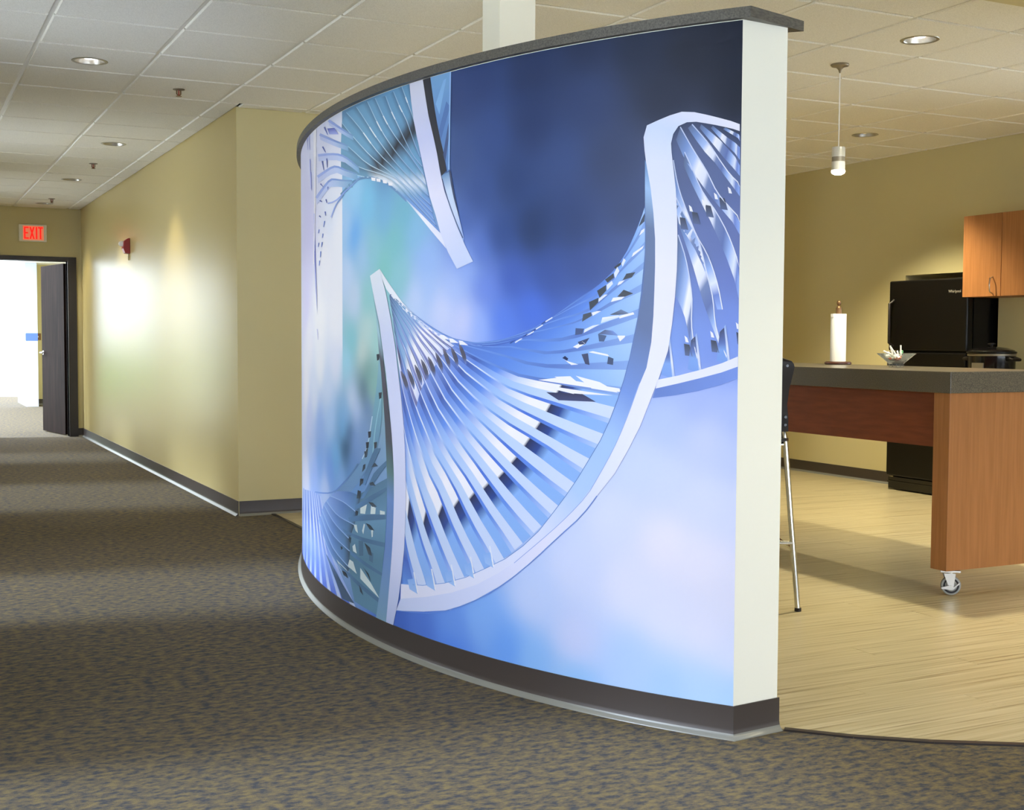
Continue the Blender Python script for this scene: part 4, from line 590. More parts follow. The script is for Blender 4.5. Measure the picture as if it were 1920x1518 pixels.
(6,[9824,11780,9441,11789,9070,11818,8714,11872,8374,11947,8044,12026,7721,12106,7404,12184],[9822,11744,9437,11752,9064,11782,8706,11836,8364,11912,8032,11992,7708,12072,7389,12150],[0,80,110,200,80,110,200,1000,80,110,200,80,110,200]),
(7,[3091,17500,3084,16739,3072,15977,3047,15212,3061,14448,3109,13684,3231,12926,3393,12168,3561,11407,3787,10650,4068,9898,4408,9152,4852,8430,5346,7709,5891,6990,6511,6281,7183,5568,8014,4906,9030,4329,10201,3799,11538,3317,13095,2937,14897,2703],[3054,17433,2888,16648,2779,15862,2714,15074,2704,14286,2720,13498,2745,12707,2807,11916,2963,11134,3304,10388,3610,9620,3961,8855,4386,8101,4863,7350,5468,6639,6208,5975,7025,5318,7898,4646,8915,4018,10085,3427,11469,2935,13073,2516,14939,2123],[0,110,150,205,110,150,205,50,160,195,240,160,195,240,120,105,125,165,105,125,165,300,100,120,165,100,120,165,420,115,150,225,115,150,225,500,160,195,250,160,195,250,620,175,205,252,175,205,252,720,215,224,255,215,224,255,1000,228,232,255,228,232,255]),
(7,[3054,17433,2888,16648,2779,15862,2714,15074,2704,14286,2720,13498,2745,12707,2807,11916,2963,11134,3304,10388,3610,9620,3961,8855,4386,8101,4863,7350,5468,6639,6208,5975,7025,5318,7898,4646,8915,4018,10085,3427,11469,2935,13073,2516,14939,2123],[2150,17367,2039,16554,1983,15740,1961,14925,1972,14110,2023,13295,2109,12481,2238,11667,2511,10879,2835,10095,3170,9303,3599,8529,4077,7759,4704,7042,5352,6305,6161,5636,6999,4933,7886,4206,8936,3528,10146,2878,11562,2286,13277,1931,15279,1610],[0,222,230,255,222,230,255,200,232,233,255,232,233,255,450,228,232,255,228,232,255,620,215,224,254,215,224,254,720,225,228,255,225,228,255,850,210,220,255,210,220,255,1000,205,218,254,205,218,254]),
(8,[3063,16101,3037,15430,3040,14760,3067,14090,3133,13421,3252,12755,3398,12091,3544,11422,3737,10757,3975,10097,4254,9440,4596,8794,5018,8167,5457,7532,5949,6904,6492,6280,7071,5650,7778,5064,8609,4524,9593,4063,10665,3592,11899,3199,13304,2891,14900,2689],[3087,16102,3061,15432,3064,14763,3091,14094,3157,13427,3275,12763,3421,12100,3567,11432,3759,10769,3996,10109,4275,9454,4615,8809,5037,8183,5475,7549,5966,6922,6509,6300,7085,5671,7791,5086,8619,4546,9601,4086,10670,3617,11902,3224,13304,2917,14895,2716],[0,100,130,190,100,130,190,400,90,120,190,90,120,190,1000,130,170,235,130,170,235]),
(8,[3187,10649,3339,10260,3493,9869,3659,9478,3835,9087,4028,8699,4243,8314,4475,7933,4719,7550,4972,7167,5283,6806,5638,6463,6015,6125,6414,5790,6833,5457,7269,5122,7720,4783,8184,4436],[3210,10656,3362,10267,3516,9876,3681,9486,3858,9096,4051,8708,4265,8324,4498,7943,4741,7561,4994,7179,5305,6818,5660,6476,6037,6137,6435,5803,6855,5471,7290,5137,7741,4797,8205,4451],[0,150,175,235,150,175,235,1000,150,175,235,150,175,235]),
(8,[4710,7018,5074,6566,5503,6140,5987,5738,6483,5325,6985,4896,7521,4470,8093,4046,8704,3622,9388,3224,10148,2853,10980,2501,11900,2178,12922,1924,14046,1759,15282,1594],[4735,7031,5098,6580,5526,6156,6009,5755,6504,5344,7005,4916,7539,4491,8110,4068,8719,3646,9402,3249,10159,2879,10989,2528,11905,2207,12924,1953,14044,1790,15276,1626],[0,110,150,230,110,150,230,1000,110,150,230,110,150,230]),
(7,[3054,17433,3111,17814,3146,18195,3036,18545,2651,18667,2265,18776,1873,18849,1471,18803,1080,18694,698,18575,324,18451,44,18333],[2150,17367,2189,17653,2211,17938,2143,18208,1976,18430,1702,18523,1401,18511,1102,18444,808,18372,519,18293,234,18208,41,18131],[0,222,230,255,222,230,255,300,205,220,254,205,220,254,550,222,228,255,222,228,255,1000,235,236,255,235,236,255]),
(5,[2607,10765,1871,10918,1167,11100,493,11309,0,11515],[2641,10501,1902,10669,1189,10846,502,11032,0,11214],[0,228,232,255,228,232,255,1000,228,232,255,228,232,255]),
(5,[2641,10501,1902,10669,1189,10846,502,11032,0,11214],[2747,10202,1968,10313,1223,10462,514,10663,0,10866],[0,100,130,205,100,130,205,1000,120,150,230,120,150,230]),
(3,[2145,16950,2086,16473,2042,15995,1925,15525,1651,15111,1380,14696,1159,14261,970,13816,809,13364,665,12909],[2133,17430,2029,16903,1878,16384,1673,15879,1463,15379,1205,14900,939,14429,748,13931,605,13423,498,12908],[0,95,112,150,95,112,150,140,120,150,210,120,150,210,280,170,195,245,170,195,245,340,240,243,255,240,243,255,450,225,232,255,225,232,255,500,120,140,190,120,140,190,620,100,120,180,100,120,180,720,150,180,240,150,180,240,820,225,235,255,225,235,255,900,115,140,215,115,140,215,1000,150,180,245,150,180,245]),
(3,[2138,13568,1973,13281,1823,12988,1699,12687,1614,12376,1544,12062,1453,11753,1348,11449,1233,11148],[1946,15175,1755,14663,1615,14140,1513,13613,1465,13081,1481,12549,1413,12018,1289,11496,1111,10989],[0,95,112,150,95,112,150,140,120,150,210,120,150,210,280,170,195,245,170,195,245,340,240,243,255,240,243,255,450,225,232,255,225,232,255,500,120,140,190,120,140,190,620,100,120,180,100,120,180,720,150,180,240,150,180,240,820,225,235,255,225,235,255,900,115,140,215,115,140,215,1000,150,180,245,150,180,245]),
(3,[2023,15660,1806,15169,1616,14673,1439,14176,1280,13675,1124,13176,937,12688,733,12207,539,11726,358,11241],[2031,16302,1740,15752,1406,15228,1178,14667,1033,14086,870,13511,765,12927,685,12340,477,11783,226,11243],[0,95,112,150,95,112,150,140,120,150,210,120,150,210,280,170,195,245,170,195,245,340,240,243,255,240,243,255,450,225,232,255,225,232,255,500,120,140,190,120,140,190,620,100,120,180,100,120,180,720,150,180,240,150,180,240,820,225,235,255,225,235,255,900,115,140,215,115,140,215,1000,150,180,245,150,180,245]),
(3,[1798,17247,1515,16663,1212,16092,904,15529,627,14958,375,14381,147,13800,0,13220],[1768,17643,1493,17086,1232,16529,883,16017,553,15502,283,14962,70,14406,0,13849],[0,95,112,150,95,112,150,140,120,150,210,120,150,210,280,170,195,245,170,195,245,340,240,243,255,240,243,255,450,225,232,255,225,232,255,500,120,140,190,120,140,190,620,100,120,180,100,120,180,720,150,180,240,150,180,240,820,225,235,255,225,235,255,900,115,140,215,115,140,215,1000,150,180,245,150,180,245]),
(3,[2053,18031,1830,17556,1549,17108,1236,16681,915,16265,568,15874,227,15486,0,15103],[1917,18403,1649,17957,1373,17519,1088,17090,855,16642,583,16217,242,15841,2,15479],[0,95,112,150,95,112,150,140,120,150,210,120,150,210,280,170,195,245,170,195,245,340,240,243,255,240,243,255,450,225,232,255,225,232,255,500,120,140,190,120,140,190,620,100,120,180,100,120,180,720,150,180,240,150,180,240,820,225,235,255,225,235,255,900,115,140,215,115,140,215,1000,150,180,245,150,180,245]),
(3,[1673,18351,1401,17968,1116,17598,796,17259,518,16894,241,16534,13,16229],[1537,18450,1246,18127,967,17801,728,17452,487,17109,224,16783,17,16511],[0,95,112,150,95,112,150,140,120,150,210,120,150,210,280,170,195,245,170,195,245,340,240,243,255,240,243,255,450,225,232,255,225,232,255,500,120,140,190,120,140,190,620,100,120,180,100,120,180,720,150,180,240,150,180,240,820,225,235,255,225,235,255,900,115,140,215,115,140,215,1000,150,180,245,150,180,245]),
(3,[1296,18320,1029,18002,764,17687,505,17371,230,17073,22,16823],[1246,18427,952,18185,668,17939,415,17669,173,17393,26,17134],[0,95,112,150,95,112,150,140,120,150,210,120,150,210,280,170,195,245,170,195,245,340,240,243,255,240,243,255,450,225,232,255,225,232,255,500,120,140,190,120,140,190,620,100,120,180,100,120,180,720,150,180,240,150,180,240,820,225,235,255,225,235,255,900,115,140,215,115,140,215,1000,150,180,245,150,180,245]),
(3,[941,18292,699,18023,455,17759,194,17514,29,17290],[875,18350,646,18161,418,17974,179,17805,34,17664],[0,95,112,150,95,112,150,140,120,150,210,120,150,210,280,170,195,245,170,195,245,340,240,243,255,240,243,255,450,225,232,255,225,232,255,500,120,140,190,120,140,190,620,100,120,180,100,120,180,720,150,180,240,150,180,240,820,225,235,255,225,235,255,900,115,140,215,115,140,215,1000,150,180,245,150,180,245]),
(3,[558,18231,400,18130,243,18029,87,17928,37,17835],[492,18273,352,18196,212,18120,72,18044,39,17975],[0,95,112,150,95,112,150,140,120,150,210,120,150,210,280,170,195,245,170,195,245,340,240,243,255,240,243,255,450,225,232,255,225,232,255,500,120,140,190,120,140,190,620,100,120,180,100,120,180,720,150,180,240,150,180,240,820,225,235,255,225,235,255,900,115,140,215,115,140,215,1000,150,180,245,150,180,245]),
(4,[2116,17431,2062,17152,2006,16874,1933,16598,1838,16326,1730,16059,1619,15793,1508,15528,1392,15265,1256,15011,1101,14768,963,14517,849,14257,752,13993,666,13726,595,13456,538,13183,482,12911],[2151,17429,2097,17149,2041,16871,1967,16594,1873,16322,1765,16055,1653,15789,1542,15524,1427,15261,1291,15006,1136,14762,997,14512,882,14252,785,13988,699,13721,628,13450,571,13178,515,12905],[0,190,205,240,190,205,240,500,215,225,252,215,225,252,1000,235,240,255,235,240,255]),
(4,[1930,15179,1825,14906,1727,14633,1647,14355,1583,14075,1528,13794,1480,13512,1450,13229,1453,12944,1464,12660,1450,12376,1410,12093,1353,11813,1281,11536,1193,11264,1095,10995],[1963,15170,1859,14897,1760,14623,1680,14346,1616,14066,1562,13784,1514,13502,1485,13219,1488,12935,1499,12650,1484,12366,1443,12083,1386,11803,1314,11526,1225,11253,1128,10984],[0,190,205,240,190,205,240,500,215,225,252,215,225,252,1000,235,240,255,235,240,255]),
(4,[2015,16308,1864,16015,1706,15727,1527,15450,1356,15170,1225,14876,1134,14571,1059,14264,980,13957,892,13653,811,13347,761,13037,733,12725,685,12415,594,12114,475,11822,347,11533,211,11250],[2047,16296,1895,16003,1737,15715,1558,15438,1387,15158,1256,14864,1165,14559,1090,14251,1011,13944,923,13640,843,13334,793,13024,765,12712,716,12402,624,12100,505,11808,378,11520,241,11237],[0,190,205,240,190,205,240,500,215,225,252,215,225,252,1000,235,240,255,235,240,255]),
(4,[1753,17649,1604,17348,1458,17048,1320,16747,1168,16452,984,16174,784,15907,608,15628,448,15343,305,15052,181,14754,70,14453,0,14153,0,13854],[1784,17638,1635,17337,1489,17037,1352,16736,1199,16442,1016,16163,815,15897,639,15618,479,15333,336,15042,211,14745,100,14444,0,14143,0,13844],[0,190,205,240,190,205,240,500,215,225,252,215,225,252,1000,235,240,255,235,240,255]),
(4,[1902,18409,1758,18169,1614,17930,1467,17693,1314,17461,1160,17231,1015,16997,893,16755,770,16514,618,16288,441,16080,255,15880,71,15681,2,15490],[1933,18396,1788,18155,1643,17915,1496,17678,1342,17446,1187,17215,1043,16980,920,16738,797,16495,644,16269,466,16061,280,15860,95,15661,2,15468],[0,190,205,240,190,205,240,500,215,225,252,215,225,252,1000,235,240,255,235,240,255]),
(4,[1524,18460,1366,18283,1207,18108,1053,17931,909,17749,778,17559,652,17368,521,17181,386,16997,239,16823,75,16664,17,16522],[1550,18441,1391,18264,1232,18088,1077,17911,933,17728,802,17538,676,17347,543,17160,408,16975,260,16801,96,16642,17,16499],[0,190,205,240,190,205,240,500,215,225,252,215,225,252,1000,235,240,255,235,240,255]),
(4,[2366,11815,2391,11595,2415,11374,2440,11153,2464,10932],[2225,11946,2185,11662,2146,11378,2107,11093,2068,10809],[0,70,78,110,70,78,110,400,95,120,190,95,120,190,600,125,165,235,125,165,235,1000,120,160,235,120,160,235]),
(4,[2225,11979,2190,11690,2155,11402,2120,11113,2086,10825],[2172,12044,2128,11736,2084,11427,2040,11119,1996,10811],[0,150,180,235,150,180,235,600,225,232,255,225,232,255,1000,170,195,245,170,195,245]),
(4,[1486,11982,1509,11765,1532,11547,1555,11329,1579,11110],[1349,12112,1311,11831,1273,11550,1235,11269,1197,10988],[0,70,78,110,70,78,110,400,95,120,190,95,120,190,600,125,165,235,125,165,235,1000,120,160,235,120,160,235]),
(4,[1350,12144,1316,11859,1282,11574,1248,11289,1214,11004],[1299,12208,1256,11903,1214,11598,1171,11294,1129,10989],[0,150,180,235,150,180,235,600,225,232,255,225,232,255,1000,170,195,245,170,195,245]),
(4,[572,12241,594,12026,616,11811,638,11596,660,11381],[441,12368,404,12091,367,11813,330,11536,292,11258],[0,70,78,110,70,78,110,400,95,120,190,95,120,190,600,125,165,235,125,165,235,1000,120,160,235,120,160,235]),
(4,[441,12400,408,12119,375,11837,342,11555,309,11274],[392,12464,351,12162,309,11861,268,11560,227,11259],[0,150,180,235,150,180,235,600,225,232,255,225,232,255,1000,170,195,245,170,195,245]),
(5,[1696,12127,1687,12078,1678,12030,1668,11982,1659,11933],[1608,12063,1595,12026,1581,11990,1568,11954,1554,11918],[0,242,244,255,242,244,255,1000,242,244,255,242,244,255]),
(5,[874,12273,865,12225,856,12177,847,12129,838,12081],[789,12209,776,12173,763,12137,750,12102,737,12066],[0,242,244,255,242,244,255,1000,242,244,255,242,244,255]),
(5,[81,12526,72,12479,63,12432,54,12384,45,12337],[0,12463,0,12428,0,12392,0,12357,0,12321],[0,242,244,255,242,244,255,1000,242,244,255,242,244,255]),
(5,[1609,16056,1599,16008,1590,15959,1581,15911,1572,15863],[1522,15988,1508,15951,1495,15915,1481,15878,1468,15842],[0,242,244,255,242,244,255,1000,242,244,255,242,244,255]),
(5,[1199,16210,1190,16162,1181,16114,1172,16066,1163,16018],[1114,16142,1100,16106,1087,16070,1074,16033,1061,15997],[0,242,244,255,242,244,255,1000,242,244,255,242,244,255]),
(5,[814,16380,805,16332,796,16284,787,16236,778,16189],[729,16312,716,16276,703,16240,690,16204,677,16168],[0,242,244,255,242,244,255,1000,242,244,255,242,244,255]),
(5,[385,16530,376,16482,367,16435,358,16387,349,16340],[302,16463,289,16427,276,16391,263,16355,251,16319],[0,242,244,255,242,244,255,1000,242,244,255,242,244,255]),
(4,[1711,11884,1701,11796,1691,11707,1681,11618,1671,11529],[1536,11853,1509,11765,1482,11676,1455,11588,1428,11500],[0,66,72,88,66,72,88,1000,92,108,150,92,108,150]),
(4,[854,12001,844,11914,835,11826,825,11738,815,11650],[685,11970,659,11883,633,11795,606,11708,580,11621],[0,66,72,88,66,72,88,1000,92,108,150,92,108,150]),
(4,[1900,15702,1890,15614,1880,15525,1870,15437,1861,15348],[1725,15662,1698,15573,1671,15484,1643,15395,1616,15306],[0,66,72,88,66,72,88,1000,92,108,150,92,108,150]),
(4,[1502,15844,1493,15755,1483,15667,1473,15579,1463,15491],[1330,15804,1303,15715,1277,15626,1250,15538,1223,15449],[0,66,72,88,66,72,88,1000,92,108,150,92,108,150]),
(4,[1078,16030,1069,15942,1059,15854,1049,15767,1040,15679],[909,15990,883,15902,856,15814,830,15725,804,15637],[0,66,72,88,66,72,88,1000,92,108,150,92,108,150]),
(4,[645,16229,636,16142,626,16055,616,15968,607,15881],[479,16189,453,16102,427,16014,401,15927,375,15839],[0,66,72,88,66,72,88,1000,92,108,150,92,108,150]),
(4,[60,12242,51,12155,41,12068,32,11981,22,11895],[0,12211,0,12124,0,12037,0,11950,0,11863],[0,66,72,88,66,72,88,1000,92,108,150,92,108,150]),
(9,[17586,14449,17157,13479,16690,12526,16413,11571,16114,10627,15904,9682,15710,8740,15554,7799,15463,6853,15459,5898,15510,4934,15604,3961,15756,2975,15935,1978,16129,970],[16680,14679,16115,13705,15718,12734,15383,11771,15141,10808,14909,9852,14715,8897,14600,7938,14543,6974,14519,6006,14566,5028,14657,4041,14848,3036,15116,2013,15540,960],[0,222,232,248,222,232,248,200,205,215,250,205,215,250,450,215,222,255,215,222,255,800,215,222,254,215,222,254,1000,190,205,245,190,205,245]),
(8,[17328,13856,16998,12793,16811,11732,16554,10685,16358,9636,16209,8587,16109,7536,16032,6484,16053,5420,16133,4345,16363,3246,16682,2124,17051,980],[17176,13540,16756,12496,16428,11459,16162,10426,15915,9399,15664,8380,15506,7356,15448,6322,15489,5277,15593,4219,15722,3152,15885,2073,16083,979],[0,110,160,170,110,160,170,120,165,205,225,165,205,225,200,95,100,112,95,100,112,300,85,82,95,85,82,95,450,82,88,98,82,88,98,550,95,130,135,95,130,135,630,110,145,205,110,145,205,800,110,145,205,110,145,205,1000,130,170,200,130,170,200]),
(9,[14269,21391,14142,20671,13957,19950,13691,19229,13412,18514,13136,17805,12870,17103,12491,16415,12177,15730,11740,15071,11205,14448],[13340,21394,13162,20692,12958,19991,12673,19294,12415,18603,12214,17917,11958,17236,11617,16568,11216,15918,10779,15285,10318,14671],[0,222,226,245,222,226,245,300,205,212,250,205,212,250,600,228,230,255,228,230,255,1000,200,214,250,200,214,250]),
(8,[13340,21394,13185,20784,13019,20175,12792,19568,12539,18965,12328,18367,12134,17772],[12848,21372,12719,20793,12575,20216,12404,19640,12203,19067,11977,18497,11844,17931],[0,56,58,66,56,58,66,1000,56,58,66,56,58,66]),
(8,[12134,17810,11964,17307,11755,16810,11472,16324,11168,15847,10847,15379],[11685,17878,11562,17397,11401,16919,11187,16447,10992,15976,10818,15507],[0,110,150,200,110,150,200,250,200,220,248,200,220,248,600,205,220,250,205,220,250,1000,150,180,240,150,180,240]),
(9,[12073,17677,11962,17429,11850,17182,11729,16937,11597,16695,11457,16455,11315,16216,11167,15980,11013,15746,10853,15516],[12129,17673,12017,17425,11905,17177,11784,16932,11650,16688,11510,16447,11367,16208,11218,15971,11063,15736,10902,15505],[0,70,85,130,70,85,130,1000,70,85,130,70,85,130]),
(7,[12848,21372,12717,20786,12571,20201,12397,19618,12193,19037,11964,18461,11780,17887],[11604,21415,11622,20835,11638,20254,11652,19671,11669,19088,11686,18503,11685,17915],[0,125,175,225,125,175,225,500,105,145,205,105,145,205,1000,100,140,200,100,140,200]),
(8,[12506,20358,12381,20551,12258,20744,12136,20936,12015,21127],[12272,19949,12167,20253,12062,20556,11958,20858,11855,21158],[0,135,185,235,135,185,235,1000,135,185,235,135,185,235]),
(8,[12303,19390,12189,19633,12076,19876,11964,20118,11852,20358],[12171,19054,12033,19328,11898,19600,11763,19872,11630,20142],[0,90,125,185,90,125,185,1000,90,125,185,90,125,185]),
(8,[12039,18514,11959,18786,11880,19057,11801,19327,11723,19597],[11909,18219,11846,18469,11783,18719,11720,18968,11658,19216],[0,75,95,140,75,95,140,1000,75,95,140,75,95,140]),
(9,[11565,21390,11578,20901,11592,20411,11606,19921,11619,19429,11629,18936,11638,18443,11646,17948],[11643,21403,11657,20914,11671,20423,11685,19932,11697,19440,11708,18946,11717,18452,11724,17957],[0,150,190,240,150,190,240,1000,150,190,240,150,190,240]),
(8,[11685,17915,11576,17504,11440,17095,11281,16689,11121,16286],[11590,17906,11481,17498,11366,17091,11231,16686,11091,16283],[0,70,80,110,70,80,110,1000,70,80,110,70,80,110]),
(9,[14540,17169,14020,16873,13523,16583,13051,16296,12598,16013,12160,15736],[14500,17126,13923,16720,13375,16322,12851,15933,12335,15556,11834,15189],[0,180,205,240,180,205,240,400,240,242,255,240,242,255,1000,225,230,255,225,230,255]),
(3,[14277,21356,14256,21268,14234,21179,14213,21091,14192,21002,14171,20914,14150,20825,14129,20737,14108,20649,14087,20560,14066,20472,14045,20384,14024,20296,14003,20208,13982,20120,13961,20032],[14569,21362,14511,21245,14453,21128,14396,21012,14338,20895,14282,20779,14225,20664,14165,20548,14107,20433,14053,20318,14006,20203,13966,20089,13931,19975,13898,19861,13865,19748,13832,19634],[0,87,127,164,111,164,207,77,87,127,164,111,164,207,154,87,127,164,111,164,207,231,87,127,164,111,164,207,308,87,127,164,111,164,207,385,87,127,164,111,164,207,462,87,127,164,111,164,207,538,87,126,163,111,164,207,615,86,125,161,110,161,203,692,85,122,157,104,151,190,769,82,117,150,91,125,156,846,79,109,138,70,87,105,923,73,97,122,54,57,66,1000,66,83,103,56,60,70]),
(3,[14569,21362,14511,21245,14453,21128,14396,21012,14338,20895,14282,20779,14225,20664,14165,20548,14107,20433,14053,20318,14006,20203,13966,20089,13931,19975,13898,19861,13865,19748,13832,19634],[14868,21368,14772,21223,14676,21078,14581,20934,14488,20790,14395,20647,14301,20504,14204,20362,14107,20221,14021,20079,13948,19938,13889,19797,13840,19657,13795,19517,13750,19377,13704,19238],[0,111,164,207,111,164,207,77,111,164,207,111,164,207,154,111,164,207,111,164,207,231,111,164,207,111,164,207,308,111,164,207,111,164,207,385,111,164,207,111,164,207,462,111,164,207,111,164,207,538,111,164,207,108,159,200,615,110,161,203,95,134,167,692,104,151,190,69,85,103,769,91,125,156,53,54,61,846,70,87,105,65,77,92,923,54,57,66,90,125,155,1000,56,60,70,106,154,194]),
(4,[14841,21369,14681,21127,14524,20886,14368,20647,14211,20409,14051,20173,13924,19938,13830,19703,13753,19470,13678,19237],[14895,21368,14735,21126,14577,20886,14420,20647,14263,20410,14103,20174,13976,19939,13881,19704,13804,19471,13729,19239],[0,150,195,225,150,195,225,350,200,225,245,200,225,245,600,150,185,220,150,185,220,1000,150,180,230,150,180,230]),
(3,[14868,21368,14772,21223,14676,21078,14581,20934,14488,20790,14395,20647,14301,20504,14204,20362,14107,20221,14021,20079,13948,19938,13889,19797,13840,19657,13795,19517,13750,19377,13704,19238],[15186,21319,15067,21154,14949,20989,14831,20826,14709,20663,14580,20502,14451,20342,14332,20181,14225,20021,14126,19862,14036,19702,13952,19543,13868,19385,13783,19227,13696,19069,13609,18913],[0,87,127,164,111,164,207,77,87,127,164,111,164,207,154,87,127,164,111,164,207,231,87,127,164,111,164,207,308,87,127,164,111,164,207,385,87,126,163,111,164,207,462,85,122,157,110,162,204,538,79,110,140,100,142,178,615,68,87,109,71,88,107,692,57,63,75,53,53,61,769,51,52,59,74,94,114,846,55,60,71,101,145,181,923,66,82,101,110,162,204,1000,76,104,132,111,164,207]),
(3,[15186,21319,15067,21154,14949,20989,14831,20826,14709,20663,14580,20502,14451,20342,14332,20181,14225,20021,14126,19862,14036,19702,13952,19543,13868,19385,13783,19227,13696,19069,13609,18913],[15513,21270,15369,21084,15227,20899,15085,20716,14933,20534,14767,20354,14601,20176,14460,19998,14341,19818,14231,19640,14123,19462,14012,19284,13895,19108,13770,18934,13641,18761,13514,18588],[0,111,164,207,112,165,208,77,111,164,207,111,164,207,154,111,164,207,111,164,207,231,111,164,207,111,164,207,308,111,164,207,111,164,207,385,111,164,207,111,164,207,462,110,162,204,106,155,195,538,100,142,178,81,107,132,615,71,88,107,53,54,62,692,53,53,61,73,91,111,769,74,94,114,103,148,186,846,101,145,181,111,163,206,923,110,162,204,111,164,207,1000,111,164,207,111,164,207]),
(4,[15485,21271,15290,21018,15098,20767,14888,20519,14667,20275,14458,20032,14296,19788,14147,19544,13998,19303,13837,19063,13665,18826,13491,18591],[15541,21269,15345,21016,15151,20764,14941,20516,14719,20272,14509,20028,14346,19784,14197,19540,14047,19298,13885,19058,13712,18821,13538,18586],[0,150,195,225,150,195,225,350,200,225,245,200,225,245,600,150,185,220,150,185,220,1000,150,180,230,150,180,230]),
(3,[15513,21270,15369,21084,15227,20899,15085,20716,14933,20534,14767,20354,14601,20176,14460,19998,14341,19818,14231,19640,14123,19462,14012,19284,13895,19108,13770,18934,13641,18761,13514,18588],[15831,21236,15682,21037,15535,20840,15383,20645,15220,20451,15046,20259,14873,20069,14717,19880,14572,19690,14430,19502,14289,19314,14147,19128,13994,18944,13824,18765,13638,18590,13451,18417],[0,87,127,164,112,165,208,77,87,127,164,111,164,207,154,87,127,164,111,164,207,231,87,127,164,111,164,207,308,87,127,164,111,164,207,385,85,122,157,111,164,207,462,77,104,132,105,152,192,538,61,73,88,75,95,116,615,52,52,59,53,55,63,692,58,66,79,86,116,144,769,73,98,123,108,159,200,846,84,119,153,111,164,207,923,87,126,163,111,164,207,1000,87,127,164,112,165,208]),
(3,[15831,21236,15682,21037,15535,20840,15383,20645,15220,20451,15046,20259,14873,20069,14717,19880,14572,19690,14430,19502,14289,19314,14147,19128,13994,18944,13824,18765,13638,18590,13451,18417],[16159,21202,16004,20990,15851,20780,15688,20571,15511,20364,15327,20159,15147,19956,14974,19754,14802,19553,14626,19355,14452,19158,14276,18963,14087,18772,13872,18588,13631,18415,13389,18245],[0,112,165,208,112,165,208,77,111,164,207,111,164,207,154,111,164,207,111,164,207,231,111,164,207,111,164,207,308,111,164,207,111,164,207,385,111,164,207,111,164,207,462,105,152,192,104,150,188,538,75,95,116,68,83,100,615,53,55,63,58,64,75,692,86,116,144,97,137,171,769,108,159,200,111,163,205,846,111,164,207,111,164,207,923,111,164,207,112,165,208,1000,112,165,208,112,165,208]),
(4,[16129,21202,15952,20959,15774,20716,15580,20477,15372,20240,15162,20006,14962,19773,14764,19542,14562,19314,14362,19088,14155,18865,13920,18650,13650,18447,13370,18252],[16189,21202,16010,20957,15831,20714,15635,20473,15425,20235,15214,20000,15012,19766,14813,19534,14609,19305,14408,19077,14198,18854,13961,18638,13690,18434,13408,18238],[0,150,195,225,150,195,225,350,200,225,245,200,225,245,600,150,185,220,150,185,220,1000,150,180,230,150,180,230]),
(3,[16159,21202,16004,20990,15851,20780,15688,20571,15511,20364,15327,20159,15147,19956,14974,19754,14802,19553,14626,19355,14452,19158,14276,18963,14087,18772,13872,18588,13631,18415,13389,18245],[16618,21233,16425,21003,16236,20775,16042,20549,15837,20325,15622,20105,15402,19888,15179,19673,14951,19463,14716,19256,14485,19051,14262,18848,14040,18647,13809,18451,13567,18261,13327,18074],[0,87,127,164,112,165,208,77,87,127,164,111,164,207,154,87,127,164,111,164,207,231,87,127,164,111,164,207,308,87,127,164,111,164,207,385,85,122,156,111,164,207,462,74,99,125,103,149,187,538,57,62,74,63,74,88,615,53,55,64,66,79,95,692,69,89,111,105,152,191,769,83,118,151,111,164,207,846,87,126,163,112,164,207,923,87,127,164,112,165,208,1000,88,128,165,118,169,210]),
(3,[16618,21233,16425,21003,16236,20775,16042,20549,15837,20325,15622,20105,15402,19888,15179,19673,14951,19463,14716,19256,14485,19051,14262,18848,14040,18647,13809,18451,13567,18261,13327,18074],[17097,21266,16862,21017,16634,20770,16406,20526,16170,20285,15921,20048,15659,19816,15385,19589,15100,19369,14806,19156,14520,18945,14250,18734,13994,18524,13746,18315,13504,18108,13265,17903],[0,112,165,208,112,165,208,77,111,164,207,112,165,208,154,111,164,207,111,164,207,231,111,164,207,111,164,207,308,111,164,207,111,164,207,385,111,164,207,111,164,207,462,103,149,187,103,148,186,538,63,74,88,59,66,77,615,66,79,95,76,98,120,692,105,152,191,109,160,201,769,111,164,207,111,164,207,846,112,164,207,112,165,208,923,112,165,208,114,166,209,1000,118,169,210,153,191,224]),
(4,[17065,21267,16749,20928,16440,20594,16119,20265,15776,19945,15409,19634,15021,19334,14624,19045,14252,18758,13903,18472,13570,18189,13245,17909],[17129,21265,16810,20925,16498,20590,16176,20261,15830,19939,15462,19627,15072,19326,14672,19037,14298,18749,13948,18462,13613,18178,13286,17898],[0,150,195,225,150,195,225,350,200,225,245,200,225,245,600,150,185,220,150,185,220,1000,150,180,230,150,180,230]),
(3,[17097,21266,16862,21017,16634,20770,16406,20526,16170,20285,15921,20048,15659,19816,15385,19589,15100,19369,14806,19156,14520,18945,14250,18734,13994,18524,13746,18315,13504,18108,13265,17903],[17466,21264,17205,20996,16953,20731,16702,20470,16444,20212,16171,19958,15884,19711,15585,19469,15279,19234,14967,19006,14656,18782,14352,18562,14054,18345,13761,18132,13472,17922,13189,17715],[0,87,127,164,112,165,208,77,87,127,164,112,165,208,154,87,127,164,111,164,207,231,87,127,164,111,164,207,308,87,127,164,111,164,207,385,85,123,159,111,164,207,462,74,98,124,99,141,177,538,53,56,65,54,55,64,615,59,68,82,89,122,152,692,80,111,142,111,163,206,769,87,126,162,112,165,208,846,87,127,164,113,165,208,923,89,129,165,140,183,219,1000,110,145,179,223,234,251]),
